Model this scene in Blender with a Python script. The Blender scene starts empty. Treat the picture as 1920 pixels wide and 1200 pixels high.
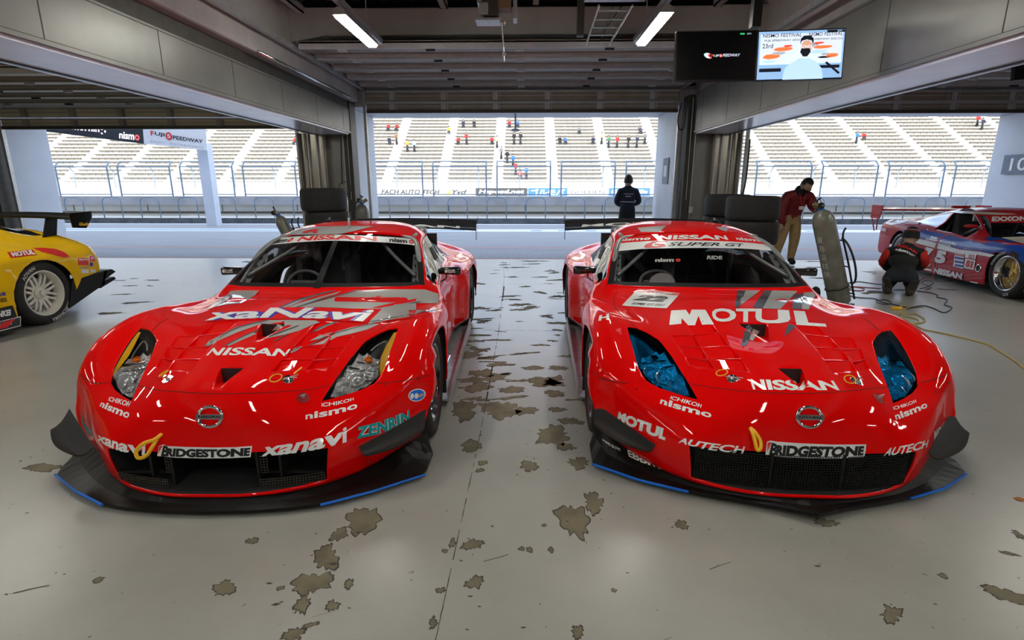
import bpy, bmesh, math, random
from mathutils import Vector, Matrix
from mathutils.bvhtree import BVHTree
random.seed(7)
sc = bpy.context.scene
COL = sc.collection
PI = math.pi
# ---------------------------------------------------------------- camera model (1920x1200)
CF, CH = 1010.0, 1.5
PITCH = math.atan(255/CF); YAW = math.atan(25*math.cos(PITCH)/CF)
_cp, _sp, _cy, _sy = math.cos(PITCH), math.sin(PITCH), math.cos(YAW), math.sin(YAW)
FW = Vector((-_sy*_cp, _cy*_cp, -_sp)); RT = Vector((_cy, _sy, 0)); UP = RT.cross(FW)
CAM = Vector((0, 0, CH))
def pray(x, y): return (FW*CF + RT*(x-960) + UP*(600-y)).normalized()
def at(x, y, X=None, Y=None, Z=None):
    d = pray(x, y)
    t = (X-CAM.x)/d.x if X is not None else (Y-CAM.y)/d.y if Y is not None else (Z-CAM.z)/d.z
    return CAM + d*t
cam_d = bpy.data.cameras.new('camera'); cam = bpy.data.objects.new('camera', cam_d); COL.objects.link(cam)
cam_d.sensor_width = 36; cam_d.lens = CF/1920*36; cam_d.clip_start = .05; cam_d.clip_end = 500
cam.matrix_world = Matrix(((RT.x, UP.x, -FW.x, 0), (RT.y, UP.y, -FW.y, 0), (RT.z, UP.z, -FW.z, CH), (0, 0, 0, 1)))
sc.camera = cam
# ---------------------------------------------------------------- materials
def mat(name, col, rough=.5, metal=0, emit=None, coat=0, spec=.5, noise=0, nscale=8, bump=0, bscale=60, alpha=None, trans=0, stretch=None, col2=None, ior=None):
    m = bpy.data.materials.new(name); m.use_nodes = True
    nt = m.node_tree; b = nt.nodes['Principled BSDF']
    b.inputs['Base Color'].default_value = (*col, 1); b.inputs['Roughness'].default_value = rough
    b.inputs['Metallic'].default_value = metal; b.inputs['Specular IOR Level'].default_value = spec
    if coat: b.inputs['Coat Weight'].default_value = coat; b.inputs['Coat Roughness'].default_value = .03
    if ior: b.inputs['IOR'].default_value = ior
    if emit: b.inputs['Emission Color'].default_value = (*emit[0], 1); b.inputs['Emission Strength'].default_value = emit[1]
    if trans: b.inputs['Transmission Weight'].default_value = trans
    if alpha is not None: b.inputs['Alpha'].default_value = alpha
    if noise or bump:
        tc = nt.nodes.new('ShaderNodeTexCoord'); mp = nt.nodes.new('ShaderNodeMapping')
        nt.links.new(tc.outputs['Object'], mp.inputs[0])
        if stretch: mp.inputs['Scale'].default_value = stretch
    if noise:
        n = nt.nodes.new('ShaderNodeTexNoise'); n.inputs['Scale'].default_value = nscale; n.inputs['Detail'].default_value = 6
        nt.links.new(mp.outputs[0], n.inputs[0])
        r = nt.nodes.new('ShaderNodeValToRGB'); r.color_ramp.elements[0].position = .35; r.color_ramp.elements[1].position = .68
        a = col2 if col2 else tuple(c*(1-noise) for c in col)
        r.color_ramp.elements[0].color = (*a, 1); r.color_ramp.elements[1].color = (*(min(1, c*(1+noise*.5)) for c in col), 1)
        nt.links.new(n.outputs[0], r.inputs[0]); nt.links.new(r.outputs[0], b.inputs['Base Color'])
    if bump:
        n2 = nt.nodes.new('ShaderNodeTexNoise'); n2.inputs['Scale'].default_value = bscale; n2.inputs['Detail'].default_value = 4
        nt.links.new(mp.outputs[0], n2.inputs[0])
        bp = nt.nodes.new('ShaderNodeBump'); bp.inputs['Strength'].default_value = bump; bp.inputs['Distance'].default_value = .02
        nt.links.new(n2.outputs[0], bp.inputs['Height']); nt.links.new(bp.outputs[0], b.inputs['Normal'])
    return m
def tinted(name, tint, gloss=.12, edge=.5):
    # thin pane: see-through tint with a clear-coat style mirror reflection
    m = bpy.data.materials.new(name); m.use_nodes = True; nt = m.node_tree; nt.nodes.clear()
    o = nt.nodes.new('ShaderNodeOutputMaterial'); t = nt.nodes.new('ShaderNodeBsdfTransparent'); g = nt.nodes.new('ShaderNodeBsdfGlossy')
    t.inputs[0].default_value = (*tint, 1); g.inputs['Roughness'].default_value = .02
    mx = nt.nodes.new('ShaderNodeMixShader'); lw = nt.nodes.new('ShaderNodeFresnel'); lw.inputs[0].default_value = 1.45
    nt.links.new(lw.outputs[0], mx.inputs[0]); nt.links.new(t.outputs[0], mx.inputs[1]); nt.links.new(g.outputs[0], mx.inputs[2])
    nt.links.new(mx.outputs[0], o.inputs[0]); return m
M = {}
M['red'] = mat('red_paint', (.88, .0, .0), .55, coat=.72, spec=.03, noise=.03, nscale=3)
M['silver'] = mat('silver_grey_paint', (.44, .44, .415), .35, coat=.9, noise=.04, nscale=6)
M['dgrey'] = mat('dark_grey_paint', (.07, .075, .09), .35, coat=.9, noise=.05)
M['white'] = mat('white_vinyl', (.90, .92, .90), .35, coat=.6, noise=.03)
M['black'] = mat('black_vinyl', (.008, .008, .009), .35, coat=.3, noise=.05)
M['bluev'] = mat('blue_vinyl', (.03, .04, .45), .35, noise=.03)
M['bluetape'] = mat('blue_tape', (.0, .16, .75), .5, noise=.03)
M['teal'] = mat('teal_vinyl', (.0, .36, .38), .4, noise=.03)
M['redv'] = mat('red_vinyl', (.75, .02, .02), .4, noise=.03)
M['yellowv'] = mat('yellow_plastic', (.95, .52, .01), .4, noise=.05)
M['orange'] = mat('amber_plastic', (.9, .22, .01), .2, noise=.05)
M['carbon'] = mat('carbon_fibre', (.013, .012, .011), .5, spec=.3, coat=.05, noise=.4, nscale=180)
M['carbong'] = mat('gloss_carbon_fibre', (.012, .011, .01), .12, coat=1, noise=.3, nscale=120)
M['reflector'] = mat('headlamp_reflector', (.90, .91, .93), .2, metal=.8, noise=.2, nscale=60, bump=.8, bscale=70); M['lampglass'] = mat('lamp_glass', (.92, .93, .95), .1, metal=.72, noise=.05, coat=1); M['lip'] = mat('matt_carbon_lip', (.007, .006, .0055), .42, spec=.25, noise=.4, nscale=180)
M['gap'] = mat('panel_gap', (.015, .004, .004), .8, noise=.1)
M['interior'] = mat('cockpit_black', (.02, .02, .021), .7, noise=.2)
M['liner'] = mat('body_liner', (.015, .015, .015), .8, noise=.2)
M['cage'] = mat('cage_grey', (.30, .31, .31), .4, metal=.3, noise=.05)
M['seatf'] = mat('seat_fabric', (.13, .13, .135), .9, noise=.2, bump=.3)
M['belt'] = mat('belt_webbing', (.50, .44, .45), .8, noise=.1)
M['tyre'] = mat('tyre_rubber', (.022, .021, .020), .75, noise=.3, nscale=25, bump=.25, bscale=120)
M['tyretext'] = mat('tyre_marking', (.62, .62, .58), .7, noise=.2)
M['rimb'] = mat('gloss_black_wheel', (.012, .012, .013), .15, coat=1, noise=.1)
M['rimlip'] = mat('dark_chrome_lip', (.25, .25, .26), .15, metal=1, noise=.05)
M['chrome'] = mat('chrome', (.75, .75, .76), .08, metal=1, noise=.03)
M['gold'] = mat('gold_wheel', (.72, .50, .16), .3, metal=.7, noise=.08)
M['rimw'] = mat('off_white_wheel', (.72, .70, .62), .35, noise=.05)
M['clearlens'] = tinted('clear_lens', (.99, .99, .99))
M['bluelens'] = tinted('blue_lens', (.10, .62, .98))
M['glass'] = tinted('windscreen_glass', (.95, .96, .96))
M['sideglass'] = tinted('side_glass', (.60, .65, .70))
M['yellow'] = mat('yellow_paint', (.95, .56, .002), .5, spec=.1, coat=.6, noise=.04)
M['concrete'] = mat('garage_concrete', (.44, .42, .41), .85, noise=.12, nscale=2.5, bump=.12, bscale=40)
M['steelpanel'] = mat('painted_steel_panel', (.25, .25, .235), .36, metal=.45, noise=.14, nscale=1.6)
M['palesoffit'] = mat('pale_soffit_paint', (.62, .65, .71), .5, noise=.06, nscale=3); M['under'] = mat('sky_bounce_pale_gloss', (.80, .84, .93), .22, metal=.25, noise=.05, nscale=3)  # beam undersides coloured paler and bluer to imitate sky bounce
M['darksteel'] = mat('dark_brown_steel', (.075, .068, .055), .5, metal=.3, noise=.2)
M['shutterb'] = mat('shutter_panel_paint', (.33, .30, .26), .5, metal=.2, noise=.15, nscale=2)
M['shutterr'] = mat('shutter_rib_paint', (.55, .57, .62), .45, metal=.2, noise=.1)
M['galv'] = mat('galvanised_steel', (.52, .53, .54), .4, metal=.6, noise=.15, nscale=12)
M['stainless'] = mat('stainless_steel', (.42, .39, .33), .28, metal=.9, noise=.2, nscale=2, stretch=(3, 3, .4))
M['deck'] = mat('ceiling_deck_green', (.01, .035, .03), .6, noise=.4, nscale=6)
M['voidd'] = mat('dark_void_shade', (.02, .02, .022), .9, noise=.2)  # near-black colour stands for the shade in the void above the door
M['whitewall'] = mat('white_exterior_paint', (.66, .70, .76), .6, noise=.05, nscale=2)
M['lamp'] = mat('lamp_diffuser', (1, 1, 1), .5, emit=((1, .98, .90), 44))
M['blackp'] = mat('black_plastic', (.012, .012, .013), .35, noise=.1)
M['asphalt'] = mat('pit_lane_asphalt', (.33, .345, .36), .75, noise=.12, nscale=3, bump=.2, bscale=90, stretch=(.25, 2, 1))
M['paintw'] = mat('lane_line_white', (.75, .78, .82), .6, noise=.1)
M['paintb'] = mat('lane_line_blue', (.12, .3, .65), .6, noise=.1)
M['paintr'] = mat('lane_line_red', (.6, .2, .15), .6, noise=.2)
M['curbc'] = mat('dark_kerb_concrete', (.09, .10, .11), .9, noise=.35, nscale=4)
M['wallgrey'] = mat('pit_wall_grey', (.33, .35, .38), .8, noise=.15, nscale=2)
M['fencep'] = mat('fence_blue_grey_paint', (.20, .28, .36), .45, metal=.3, noise=.08)
M['standc'] = mat('grandstand_concrete', (.66, .65, .60), .9, noise=.08, nscale=.7)
M['bench'] = mat('bench_grey', (.20, .18, .14), .7, noise=.15, nscale=3)
M['boardw'] = mat('board_white', (.8, .8, .8), .6, noise=.04)
M['boardb'] = mat('board_black', (.03, .035, .04), .6, noise=.1)
M['boardbl'] = mat('board_blue', (.03, .15, .5), .6, noise=.06)
M['cylgrey'] = mat('gas_cylinder_grey', (.24, .24, .20), .38, metal=.2, noise=.22, nscale=7, coat=.2)
M['brass'] = mat('brass', (.6, .45, .2), .3, metal=1, noise=.1)
M['rubberhose'] = mat('black_hose', (.015, .016, .018), .45, noise=.1)
M['cordy'] = mat('yellow_cord', (.55, .42, .10), .6, noise=.1)
M['cordr'] = mat('red_cord', (.6, .06, .03), .5, noise=.1)
M['cordk'] = mat('black_cord', (.02, .022, .03), .5, noise=.1)
M['skin'] = mat('skin', (.56, .34, .24), .55, noise=.06)
M['hair'] = mat('black_hair', (.012, .010, .009), .6, noise=.3, nscale=60)
M['navy'] = mat('navy_jacket', (.010, .014, .03), .8, noise=.2, bump=.2, bscale=30)
M['blackcloth'] = mat('black_cloth', (.012, .012, .013), .85, noise=.25, bump=.25, bscale=30)
M['redcloth'] = mat('red_cloth', (.55, .015, .01), .8, noise=.1, bump=.2, bscale=30)
M['puffer'] = mat('dark_red_padded_cloth', (.24, .012, .016), .55, noise=.15, bump=.3, bscale=14)
M['khaki'] = mat('khaki_cloth', (.45, .30, .13), .85, noise=.15, bump=.2, bscale=30)
M['denim'] = mat('dark_denim', (.018, .022, .032), .85, noise=.25, bump=.2, bscale=50)
M['sole'] = mat('dark_brown_boot_sole', (.05, .038, .03), .8, noise=.3)
M['mask'] = mat('black_face_mask', (.01, .01, .011), .8, noise=.1)
# ---------------------------------------------------------------- object helpers
def tag(o, label=None, cat=None, group=None, kind=None):
    if label: o['label'] = label
    if cat: o['category'] = cat
    if group: o['group'] = group
    if kind: o['kind'] = kind
    return o
def empty(name, loc=(0, 0, 0), rz=0, label=None, cat=None, group=None):
    o = bpy.data.objects.new(name, None); COL.objects.link(o); o.location = loc; o.rotation_euler = (0, 0, rz)
    o.empty_display_size = .1
    return tag(o, label, cat, group)
def finish(name, bm, mats, parent=None, smooth=False, auto=None):
    me = bpy.data.meshes.new(name); bm.to_mesh(me); bm.free()
    for m in (mats if isinstance(mats, (list, tuple)) else [mats]): me.materials.append(M[m] if isinstance(m, str) else m)
    if smooth:
        me.polygons.foreach_set('use_smooth', [True]*len(me.polygons))
        if auto: me.set_sharp_from_angle(angle=math.radians(auto))
    o = bpy.data.objects.new(name, me); COL.objects.link(o)
    if parent: o.parent = parent
    return o
class MB:
    def __init__(s): s.bm = bmesh.new(); s.mi = 0
    def _f(s, vs):
        try: f = s.bm.faces.new(vs); f.material_index = s.mi; return f
        except ValueError: return None
    def box(s, c, d, R=None, bev=0):
        x, y, z = d[0]/2, d[1]/2, d[2]/2; c = Vector(c)
        P = [Vector((i*x, j*y, k*z)) for i in (-1, 1) for j in (-1, 1) for k in (-1, 1)]
        if R is not None: P = [R @ p for p in P]
        v = [s.bm.verts.new(c+p) for p in P]
        fs = [s._f([v[i] for i in q]) for q in ((0, 1, 3, 2), (4, 6, 7, 5), (0, 4, 5, 1), (2, 3, 7, 6), (0, 2, 6, 4), (1, 5, 7, 3))]
        if bev:
            es = list({e for f in fs for e in f.edges})
            r = bmesh.ops.bevel(s.bm, geom=es, offset=bev, segments=2, affect='EDGES', profile=.5)
            for f in r['faces']: f.material_index = s.mi
        return s
    def bb(s, x0, x1, y0, y1, z0, z1, bev=0): return s.box(((x0+x1)/2, (y0+y1)/2, (z0+z1)/2), (abs(x1-x0), abs(y1-y0), abs(z1-z0)), bev=bev)
    def tube(s, pts, r, seg=8, cap=True, closed=False):
        pts = [Vector(p) for p in pts]; n = len(pts); rings = []
        rr = r if isinstance(r, (list, tuple)) else [r]*n
        t0 = (pts[1]-pts[0]).normalized(); nrm = t0.orthogonal().normalized()
        for i, p in enumerate(pts):
            if closed: t = (pts[(i+1) % n]-pts[i-1]).normalized()
            else: t = (pts[min(i+1, n-1)]-pts[max(i-1, 0)]).normalized()
            nrm = (nrm - t*nrm.dot(t)); nrm = nrm.normalized() if nrm.length > 1e-6 else t.orthogonal().normalized()
            b = t.cross(nrm)
            rings.append([s.bm.verts.new(p+(nrm*math.cos(a)+b*math.sin(a))*rr[i]) for a in (2*PI*k/seg for k in range(seg))])
        for i in range(n if closed else n-1):
            A, B = rings[i], rings[(i+1) % n]
            for k in range(seg): s._f([A[k], A[(k+1) % seg], B[(k+1) % seg], B[k]])
        if cap and not closed: s._f(rings[0][::-1]); s._f(rings[-1])
        return s
    def cyl(s, a, b, r, seg=16, r2=None): return s.tube([a, b], [r, r if r2 is None else r2], seg)
    def lathe(s, prof, o=(0, 0, 0), axis='z', seg=32, closed=False, R=None):
        rings = []; o = Vector(o)
        for (r, h) in prof:
            ring = []
            for k in range(seg):
                a = 2*PI*k/seg; c, q = r*math.cos(a), r*math.sin(a)
                p = Vector((c, q, h)) if axis == 'z' else Vector((h, c, q)) if axis == 'x' else Vector((q, h, c))
                if R is not None: p = R @ p
                ring.append(s.bm.verts.new(o+p))
            rings.append(ring)
        n = len(rings)
        for i in range(n if closed else n-1):
            A, B = rings[i], rings[(i+1) % n]
            for k in range(seg): s._f([A[k], A[(k+1) % seg], B[(k+1) % seg], B[k]])
        return s
    def prism(s, poly, h0, h1, plane='xy', T=None):
        def P(u, v, h): 
            p = Vector((u, v, h)) if plane == 'xy' else Vector((h, u, v)) if plane == 'yz' else Vector((u, h, v))
            return T @ p if T is not None else p
        a = [s.bm.verts.new(P(u, v, h0)) for u, v in poly]; b = [s.bm.verts.new(P(u, v, h1)) for u, v in poly]
        n = len(poly); s._f(a[::-1]); s._f(b)
        for i in range(n): s._f([a[i], a[(i+1) % n], b[(i+1) % n], b[i]])
        return s
    def sphere(s, c, r, sx=1, sy=1, sz=1, seg=16, rings=10, R=None):
        m = Matrix.Translation(Vector(c)) @ (R.to_4x4() if R is not None else Matrix()) @ Matrix.Diagonal((sx*r, sy*r, sz*r, 1))
        g = bmesh.ops.create_uvsphere(s.bm, u_segments=seg, v_segments=rings, radius=1, matrix=m)
        for f in {f for v in g['verts'] for f in v.link_faces}: f.material_index = s.mi
        return s
    def quad(s, *p): s._f([s.bm.verts.new(Vector(q)) for q in p]); return s
    def build(s, name, mats, parent=None, smooth=False, auto=None, norm=True):
        if norm: bmesh.ops.recalc_face_normals(s.bm, faces=s.bm.faces)
        return finish(name, s.bm, mats, parent, smooth, auto)
def smoothpts(P, n=6):
    P = [Vector(p) for p in P]; out = []
    for i in range(len(P)-1):
        a, b, c, d = P[max(i-1, 0)], P[i], P[i+1], P[min(i+2, len(P)-1)]
        for k in range(n):
            t = k/n; out.append(.5*((2*b)+(c-a)*t+(2*a-5*b+4*c-d)*t*t+(3*b-a-3*c+d)*t**3))
    out.append(P[-1]); return out
def copy_tree(o, parent=None):
    c = o.copy(); COL.objects.link(c)
    if parent: c.parent = parent
    for ch in list(o.children): copy_tree(ch, c)
    return c
# ---------------------------------------------------------------- text and decals
_tc = {}
def text2d(s, bold=0., shear=0., space=1., res=3):
    k = (s, bold, shear, space)
    if k not in _tc:
        cu = bpy.data.curves.new('t', 'FONT'); cu.body = s; cu.offset = bold; cu.shear = shear; cu.space_character = space; cu.resolution_u = res
        cu.align_x = 'LEFT'; cu.fill_mode = 'BOTH'
        ob = bpy.data.objects.new('t', cu); COL.objects.link(ob); bpy.context.view_layer.update()
        me = bpy.data.meshes.new_from_object(ob.evaluated_get(bpy.context.evaluated_depsgraph_get()))
        v = [tuple(p.co[:2]) for p in me.vertices]; f = [tuple(p.vertices) for p in me.polygons]
        bpy.data.objects.remove(ob); bpy.data.curves.remove(cu); bpy.data.meshes.remove(me)
        xs = [p[0] for p in v]; ys = [p[1] for p in v]; x0, x1, y0, y1 = min(xs), max(xs), min(ys), max(ys)
        _tc[k] = ([((x-x0)/(x1-x0), (y-y0)/(y1-y0)) for x, y in v], f, (x1-x0)/(y1-y0))
    return _tc[k]
def rect2d(): return ([(0, 0), (1, 0), (1, 1), (0, 1)], [(0, 1, 2, 3)], 1)
def ell2d(n=28, hole=0):
    v = [(.5+.5*math.cos(2*PI*k/n), .5+.5*math.sin(2*PI*k/n)) for k in range(n)]
    if not hole: return (v, [tuple(range(n))], 1)
    w = [(.5+.5*hole*math.cos(2*PI*k/n), .5+.5*hole*math.sin(2*PI*k/n)) for k in range(n)]
    return (v+w, [(k, (k+1) % n, n+(k+1) % n, n+k) for k in range(n)], 1)
def poly2d(P): return (list(P), [tuple(range(len(P)))], 1)
def shape_bm(shape, nx, ny, lo=(0, 0), hi=(1, 1)):
    bm = bmesh.new(); v, f, _ = shape; vs = [bm.verts.new((x, y, 0)) for x, y in v]
    for q in f:
        try: bm.faces.new([vs[i] for i in q])
        except ValueError: pass
    bmesh.ops.remove_doubles(bm, verts=bm.verts, dist=1e-6)
    for i in range(1, nx): bmesh.ops.bisect_plane(bm, geom=bm.verts[:]+bm.edges[:]+bm.faces[:], plane_co=(lo[0]+(hi[0]-lo[0])*i/nx, 0, 0), plane_no=(1, 0, 0))
    for i in range(1, ny): bmesh.ops.bisect_plane(bm, geom=bm.verts[:]+bm.edges[:]+bm.faces[:], plane_co=(0, lo[1]+(hi[1]-lo[1])*i/ny, 0), plane_no=(0, 1, 0))
    bmesh.ops.triangulate(bm, faces=bm.faces)
    return bm
def polyline(P, t):
    n = len(P)-1; s = min(max(t, 0), 1)*n; i = min(int(s), n-1); q = s-i
    if n == 1: return P[0][0]*(1-q)+P[1][0]*q, P[0][1]*(1-q)+P[1][1]*q
    a, b, c, d = P[max(i-1, 0)], P[i], P[i+1], P[min(i+2, n)]
    return tuple(.5*((2*b[k])+(c[k]-a[k])*q+(2*a[k]-5*b[k]+4*c[k]-d[k])*q*q+(3*b[k]-a[k]-3*c[k]+d[k])*q**3) for k in (0, 1))
class Skin:
    """a surface that stickers and lettering are laid on, seen from the camera position"""
    def __init__(s, bvh, root): s.bvh = bvh; s.root = root; s.inv = root.matrix_world.inverted() if root else Matrix()
    def hit(s, px, py):
        o = s.inv @ CAM; d = (s.inv.to_3x3() @ pray(px, py)).normalized()
        return s.bvh.ray_cast(o, d)
    def lay(s, name, bm, fn, m, off=.0016, label=None, parent=None):
        dead = []; o = s.inv @ CAM
        for v in bm.verts:
            x, y = fn(v.co.x, v.co.y); h = s.hit(x, y)
            if h[0] is None: dead.append(v); continue
            n = h[1]
            if n.dot(o-h[0]) < 0: n = -n
            v.co = h[0]+n*off
        bmesh.ops.delete(bm, geom=dead, context='VERTS')
        # drop faces stretched over a silhouette edge
        bad = [f for f in bm.faces if max(e.calc_length() for e in f.edges) > .35]
        bmesh.ops.delete(bm, geom=bad, context='FACES')
        if not bm.faces: bm.free(); return None
        for f in bm.faces:
            f.normal_update()
            if f.normal.dot(o-f.calc_center_median()) < 0: f.normal_flip()
        ob = finish(name, bm, m, parent or s.root, smooth=True)
        if label: ob['label'] = label
        return ob
    def text(s, txt, top, bot, m, bold=.02, shear=0, space=1, off=.0016, name='lettering', label=None, nx=None, ny=3, parent=None):
        sh = text2d(txt, bold, shear, space) if isinstance(txt, str) else txt
        bm = shape_bm(sh, nx or 14, ny)
        def fn(u, v):
            a = polyline(top, u); b = polyline(bot, u); return a[0]*v+b[0]*(1-v), a[1]*v+b[1]*(1-v)
        return s.lay(name, bm, fn, m, off, label, parent)
    def poly(s, P, m, off=.0008, name='livery_patch', label=None, step=14, parent=None):
        xs = [p[0] for p in P]; ys = [p[1] for p in P]; lo = (min(xs), min(ys)); hi = (max(xs), max(ys))
        bm = shape_bm(poly2d(P), max(2, int((hi[0]-lo[0])/step)+1), max(2, int((hi[1]-lo[1])/step)+1), lo, hi)
        return s.lay(name, bm, lambda x, y: (x, y), m, off, label, parent)
    def stroke(s, P, w, m, off=.001, name='panel_gap', n=10, parent=None):
        Q = [polyline(P, i/(n*(len(P)-1))) for i in range(n*(len(P)-1)+1)]; pts = []
        for x, y in Q:
            h = s.hit(x, y)
            if h[0] is not None:
                pts.append(h[0]+h[1]*0)
        if len(pts) < 2: return None
        mb = MB(); mb.tube(pts, w/2, 5); return mb.build(name, m, parent or s.root)
def label_text(name, txt, w, h, T, m, parent, bold=.02, shear=0, space=1, shape=None, thick=0):
    """flat lettering w x h metres, centred, T maps the xy plane to where it stands"""
    sh = shape or text2d(txt, bold, shear, space); bm = shape_bm(sh, 1, 1)
    for v in bm.verts: v.co = T @ Vector(((v.co.x-.5)*w, (v.co.y-.5)*h, 0))
    return finish(name, bm, m, parent)
def TF(o, ex, ey):
    ex = Vector(ex).normalized(); ey = Vector(ey); ez = ex.cross(ey).normalized(); ey = ez.cross(ex)
    return Matrix(((ex.x, ey.x, ez.x, o[0]), (ex.y, ey.y, ez.y, o[1]), (ex.z, ey.z, ez.z, o[2]), (0, 0, 0, 1)))
SKY, SUN, EXPO = 1.0, 4.6, 0.34
# ================================================================ SETTING
S = 'structure'
# ---- garage floor with chipped paint, joints and scuffs in one mesh
def floor_material():
    m = mat('garage_floor_paint', (.34, .335, .30), .3, coat=.0)
    nt = m.node_tree; b = nt.nodes['Principled BSDF']; tc = nt.nodes.new('ShaderNodeTexCoord')
    n = nt.nodes.new('ShaderNodeTexNoise'); n.inputs['Scale'].default_value = .8; n.inputs['Detail'].default_value = 9; n.inputs['Roughness'].default_value = .62
    nt.links.new(tc.outputs['Object'], n.inputs[0])
    r = nt.nodes.new('ShaderNodeValToRGB'); r.color_ramp.elements[0].position = .3; r.color_ramp.elements[1].position = .72
    r.color_ramp.elements[0].color = (.30, .295, .262, 1); r.color_ramp.elements[1].color = (.42, .41, .37, 1)
    nt.links.new(n.outputs[0], r.inputs[0])
    # fine dark flecks
    v = nt.nodes.new('ShaderNodeTexNoise'); v.inputs['Scale'].default_value = 26; v.inputs['Detail'].default_value = 3
    nt.links.new(tc.outputs['Object'], v.inputs[0])
    r2 = nt.nodes.new('ShaderNodeValToRGB'); r2.color_ramp.elements[0].position = .24; r2.color_ramp.elements[1].position = .29
    r2.color_ramp.elements[0].color = (.25, .23, .19, 1); r2.color_ramp.elements[1].color = (1, 1, 1, 1)
    nt.links.new(v.outputs[0], r2.inputs[0])
    mx = nt.nodes.new('ShaderNodeMix'); mx.data_type = 'RGBA'; mx.blend_type = 'MULTIPLY'; mx.inputs[0].default_value = 1
    nt.links.new(r.outputs[0], mx.inputs[6]); nt.links.new(r2.outputs[0], mx.inputs[7]); nt.links.new(mx.outputs[2], b.inputs['Base Color'])
    rr = nt.nodes.new('ShaderNodeMapRange'); rr.inputs[3].default_value = .25; rr.inputs[4].default_value = .34
    nt.links.new(n.outputs[0], rr.inputs[0]); nt.links.new(rr.outputs[0], b.inputs['Roughness'])
    bn = nt.nodes.new('ShaderNodeTexNoise'); bn.inputs['Scale'].default_value = 7; bn.inputs['Detail'].default_value = 5
    nt.links.new(tc.outputs['Object'], bn.inputs[0])
    bp = nt.nodes.new('ShaderNodeBump'); bp.inputs['Strength'].default_value = .12; bp.inputs['Distance'].default_value = .01
    nt.links.new(bn.outputs[0], bp.inputs['Height']); nt.links.new(bp.outputs[0], b.inputs['Normal'])
    return m
M['floor'] = floor_material()
M['chip'] = mat('bare_concrete_chip', (.19, .165, .105), .85, noise=.25, nscale=9)
M['chipedge'] = mat('chip_edge_dark', (.07, .062, .05), .9, noise=.1)  # dark tone of chip outlines, flecks and floor cracks
fl = MB()
fl.quad((-30, -7, 0), (30, -7, 0), (30, 11.1, 0), (-30, 11.1, 0))
def blob(cx, cy, rx, ry, ang=0, rough=.28, n=44, z=.0005):
    ph = [random.uniform(0, 6.28) for _ in range(6)]; am = [random.uniform(.3, 1) for _ in range(6)]
    P = []
    for k in range(n):
        a = 2*PI*k/n; s = 1+rough*sum(am[j]*math.sin((j+2)*a+ph[j])/(j*.6+1.3) for j in range(6))+random.uniform(-.04, .04)
        s += rough*.55*math.sin(9*a+ph[0])*am[1]+rough*.4*math.sin(14*a+ph[2])*am[3]; s = max(.25, s); x, y = rx*s*math.cos(a), ry*s*math.sin(a)
        P.append((cx+x*math.cos(ang)-y*math.sin(ang), cy+x*math.sin(ang)+y*math.cos(ang)))
    def ring(q, zz, mi):
        fl.mi = mi; c = fl.bm.verts.new((cx, cy, zz)); vs = [fl.bm.verts.new((cx+(x-cx)*q, cy+(y-cy)*q, zz)) for x, y in P]
        for k in range(n): fl._f([c, vs[k], vs[(k+1) % n]])
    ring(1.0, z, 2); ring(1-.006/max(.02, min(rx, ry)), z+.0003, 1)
def pblob(px, py, w, h, slant=0, rough=.28):
    c = at(px, py, Z=0); a = at(px-w/2, py, Z=0); b = at(px+w/2, py, Z=0); t = at(px, py-h/2, Z=0); d = at(px, py+h/2, Z=0)
    blob(c.x, c.y, (b.x-a.x)/2, (t.y-d.y)/2, slant, rough)
for q in [(681, 976, 58, 56, .3), (636, 1002, 32, 24, .5), (612, 1045, 44, 50, .3), (585, 1093, 66, 44, .4), (567, 1133, 26, 40, .1), (421, 1103, 38, 32, .3), (473, 1014, 22, 14, .5),
          (184, 1088, 18, 14), (550, 1190, 40, 28), (582, 1172, 32, 10, .3), (623, 1136, 24, 22, .4), (654, 1095, 18, 20), (526, 1103, 14, 10), (886, 1021, 38, 20), (890, 1092, 36, 22), (826, 1107, 18, 12), (812, 1168, 14, 26),
          (848, 1018, 10, 22), (834, 1033, 12, 8), (1075, 975, 54, 66, .1), (1113, 942, 38, 36), (978, 1029, 12, 9), (993, 1031, 11, 13), (1033, 1031, 12, 11), (1278, 984, 26, 16), (1548, 980, 40, 16), (1151, 1107, 12, 7), (1083, 1185, 24, 26), (1672, 1152, 34, 36, -.8, .5),
          (1888, 1116, 62, 34, -.5), (1768, 1080, 18, 10), (1910, 1003, 20, 14), (1892, 1038, 30, 8, -.4), (80, 877, 60, 17), (992, 874, 30, 22), (1085, 868, 38, 20), (1020, 985, 10, 6), (870, 769, 48, 34), (938, 768, 74, 30), (1037, 816, 62, 34), (884, 836, 40, 22), (905, 868, 20, 8), (900, 882, 16, 8),
          (897, 726, 44, 20), (960, 731, 50, 12), (905, 700, 44, 16), (1020, 716, 60, 18), (1040, 738, 40, 12), (1000, 690, 40, 8), (1046, 690, 30, 10), (1070, 790, 40, 14), (985, 770, 40, 16), (948, 702, 16, 6), (1044, 768, 30, 10), (1060, 838, 40, 12)]:
    pblob(*q)
random.seed(11)
for _ in range(150):   # small chips, thick on the walkway near the doors
    y = random.uniform(3.6, 10.9); x = random.gauss(.0, 1.1) if y < 6 else random.uniform(-7, 7.5)
    s = random.uniform(.03, .16 if y > 5.5 else .07); blob(x, y, s*random.uniform(.8, 2.2), s*.5, random.uniform(-.3, .3), .4, 20)
for _ in range(70):
    x, y = random.uniform(-1.2, 1.15), random.uniform(3.6, 10.5); s = random.uniform(.03, .12); blob(x, y, s*random.uniform(.8, 2.), s*.8, random.uniform(-.3, .3), .5, 30)
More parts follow.
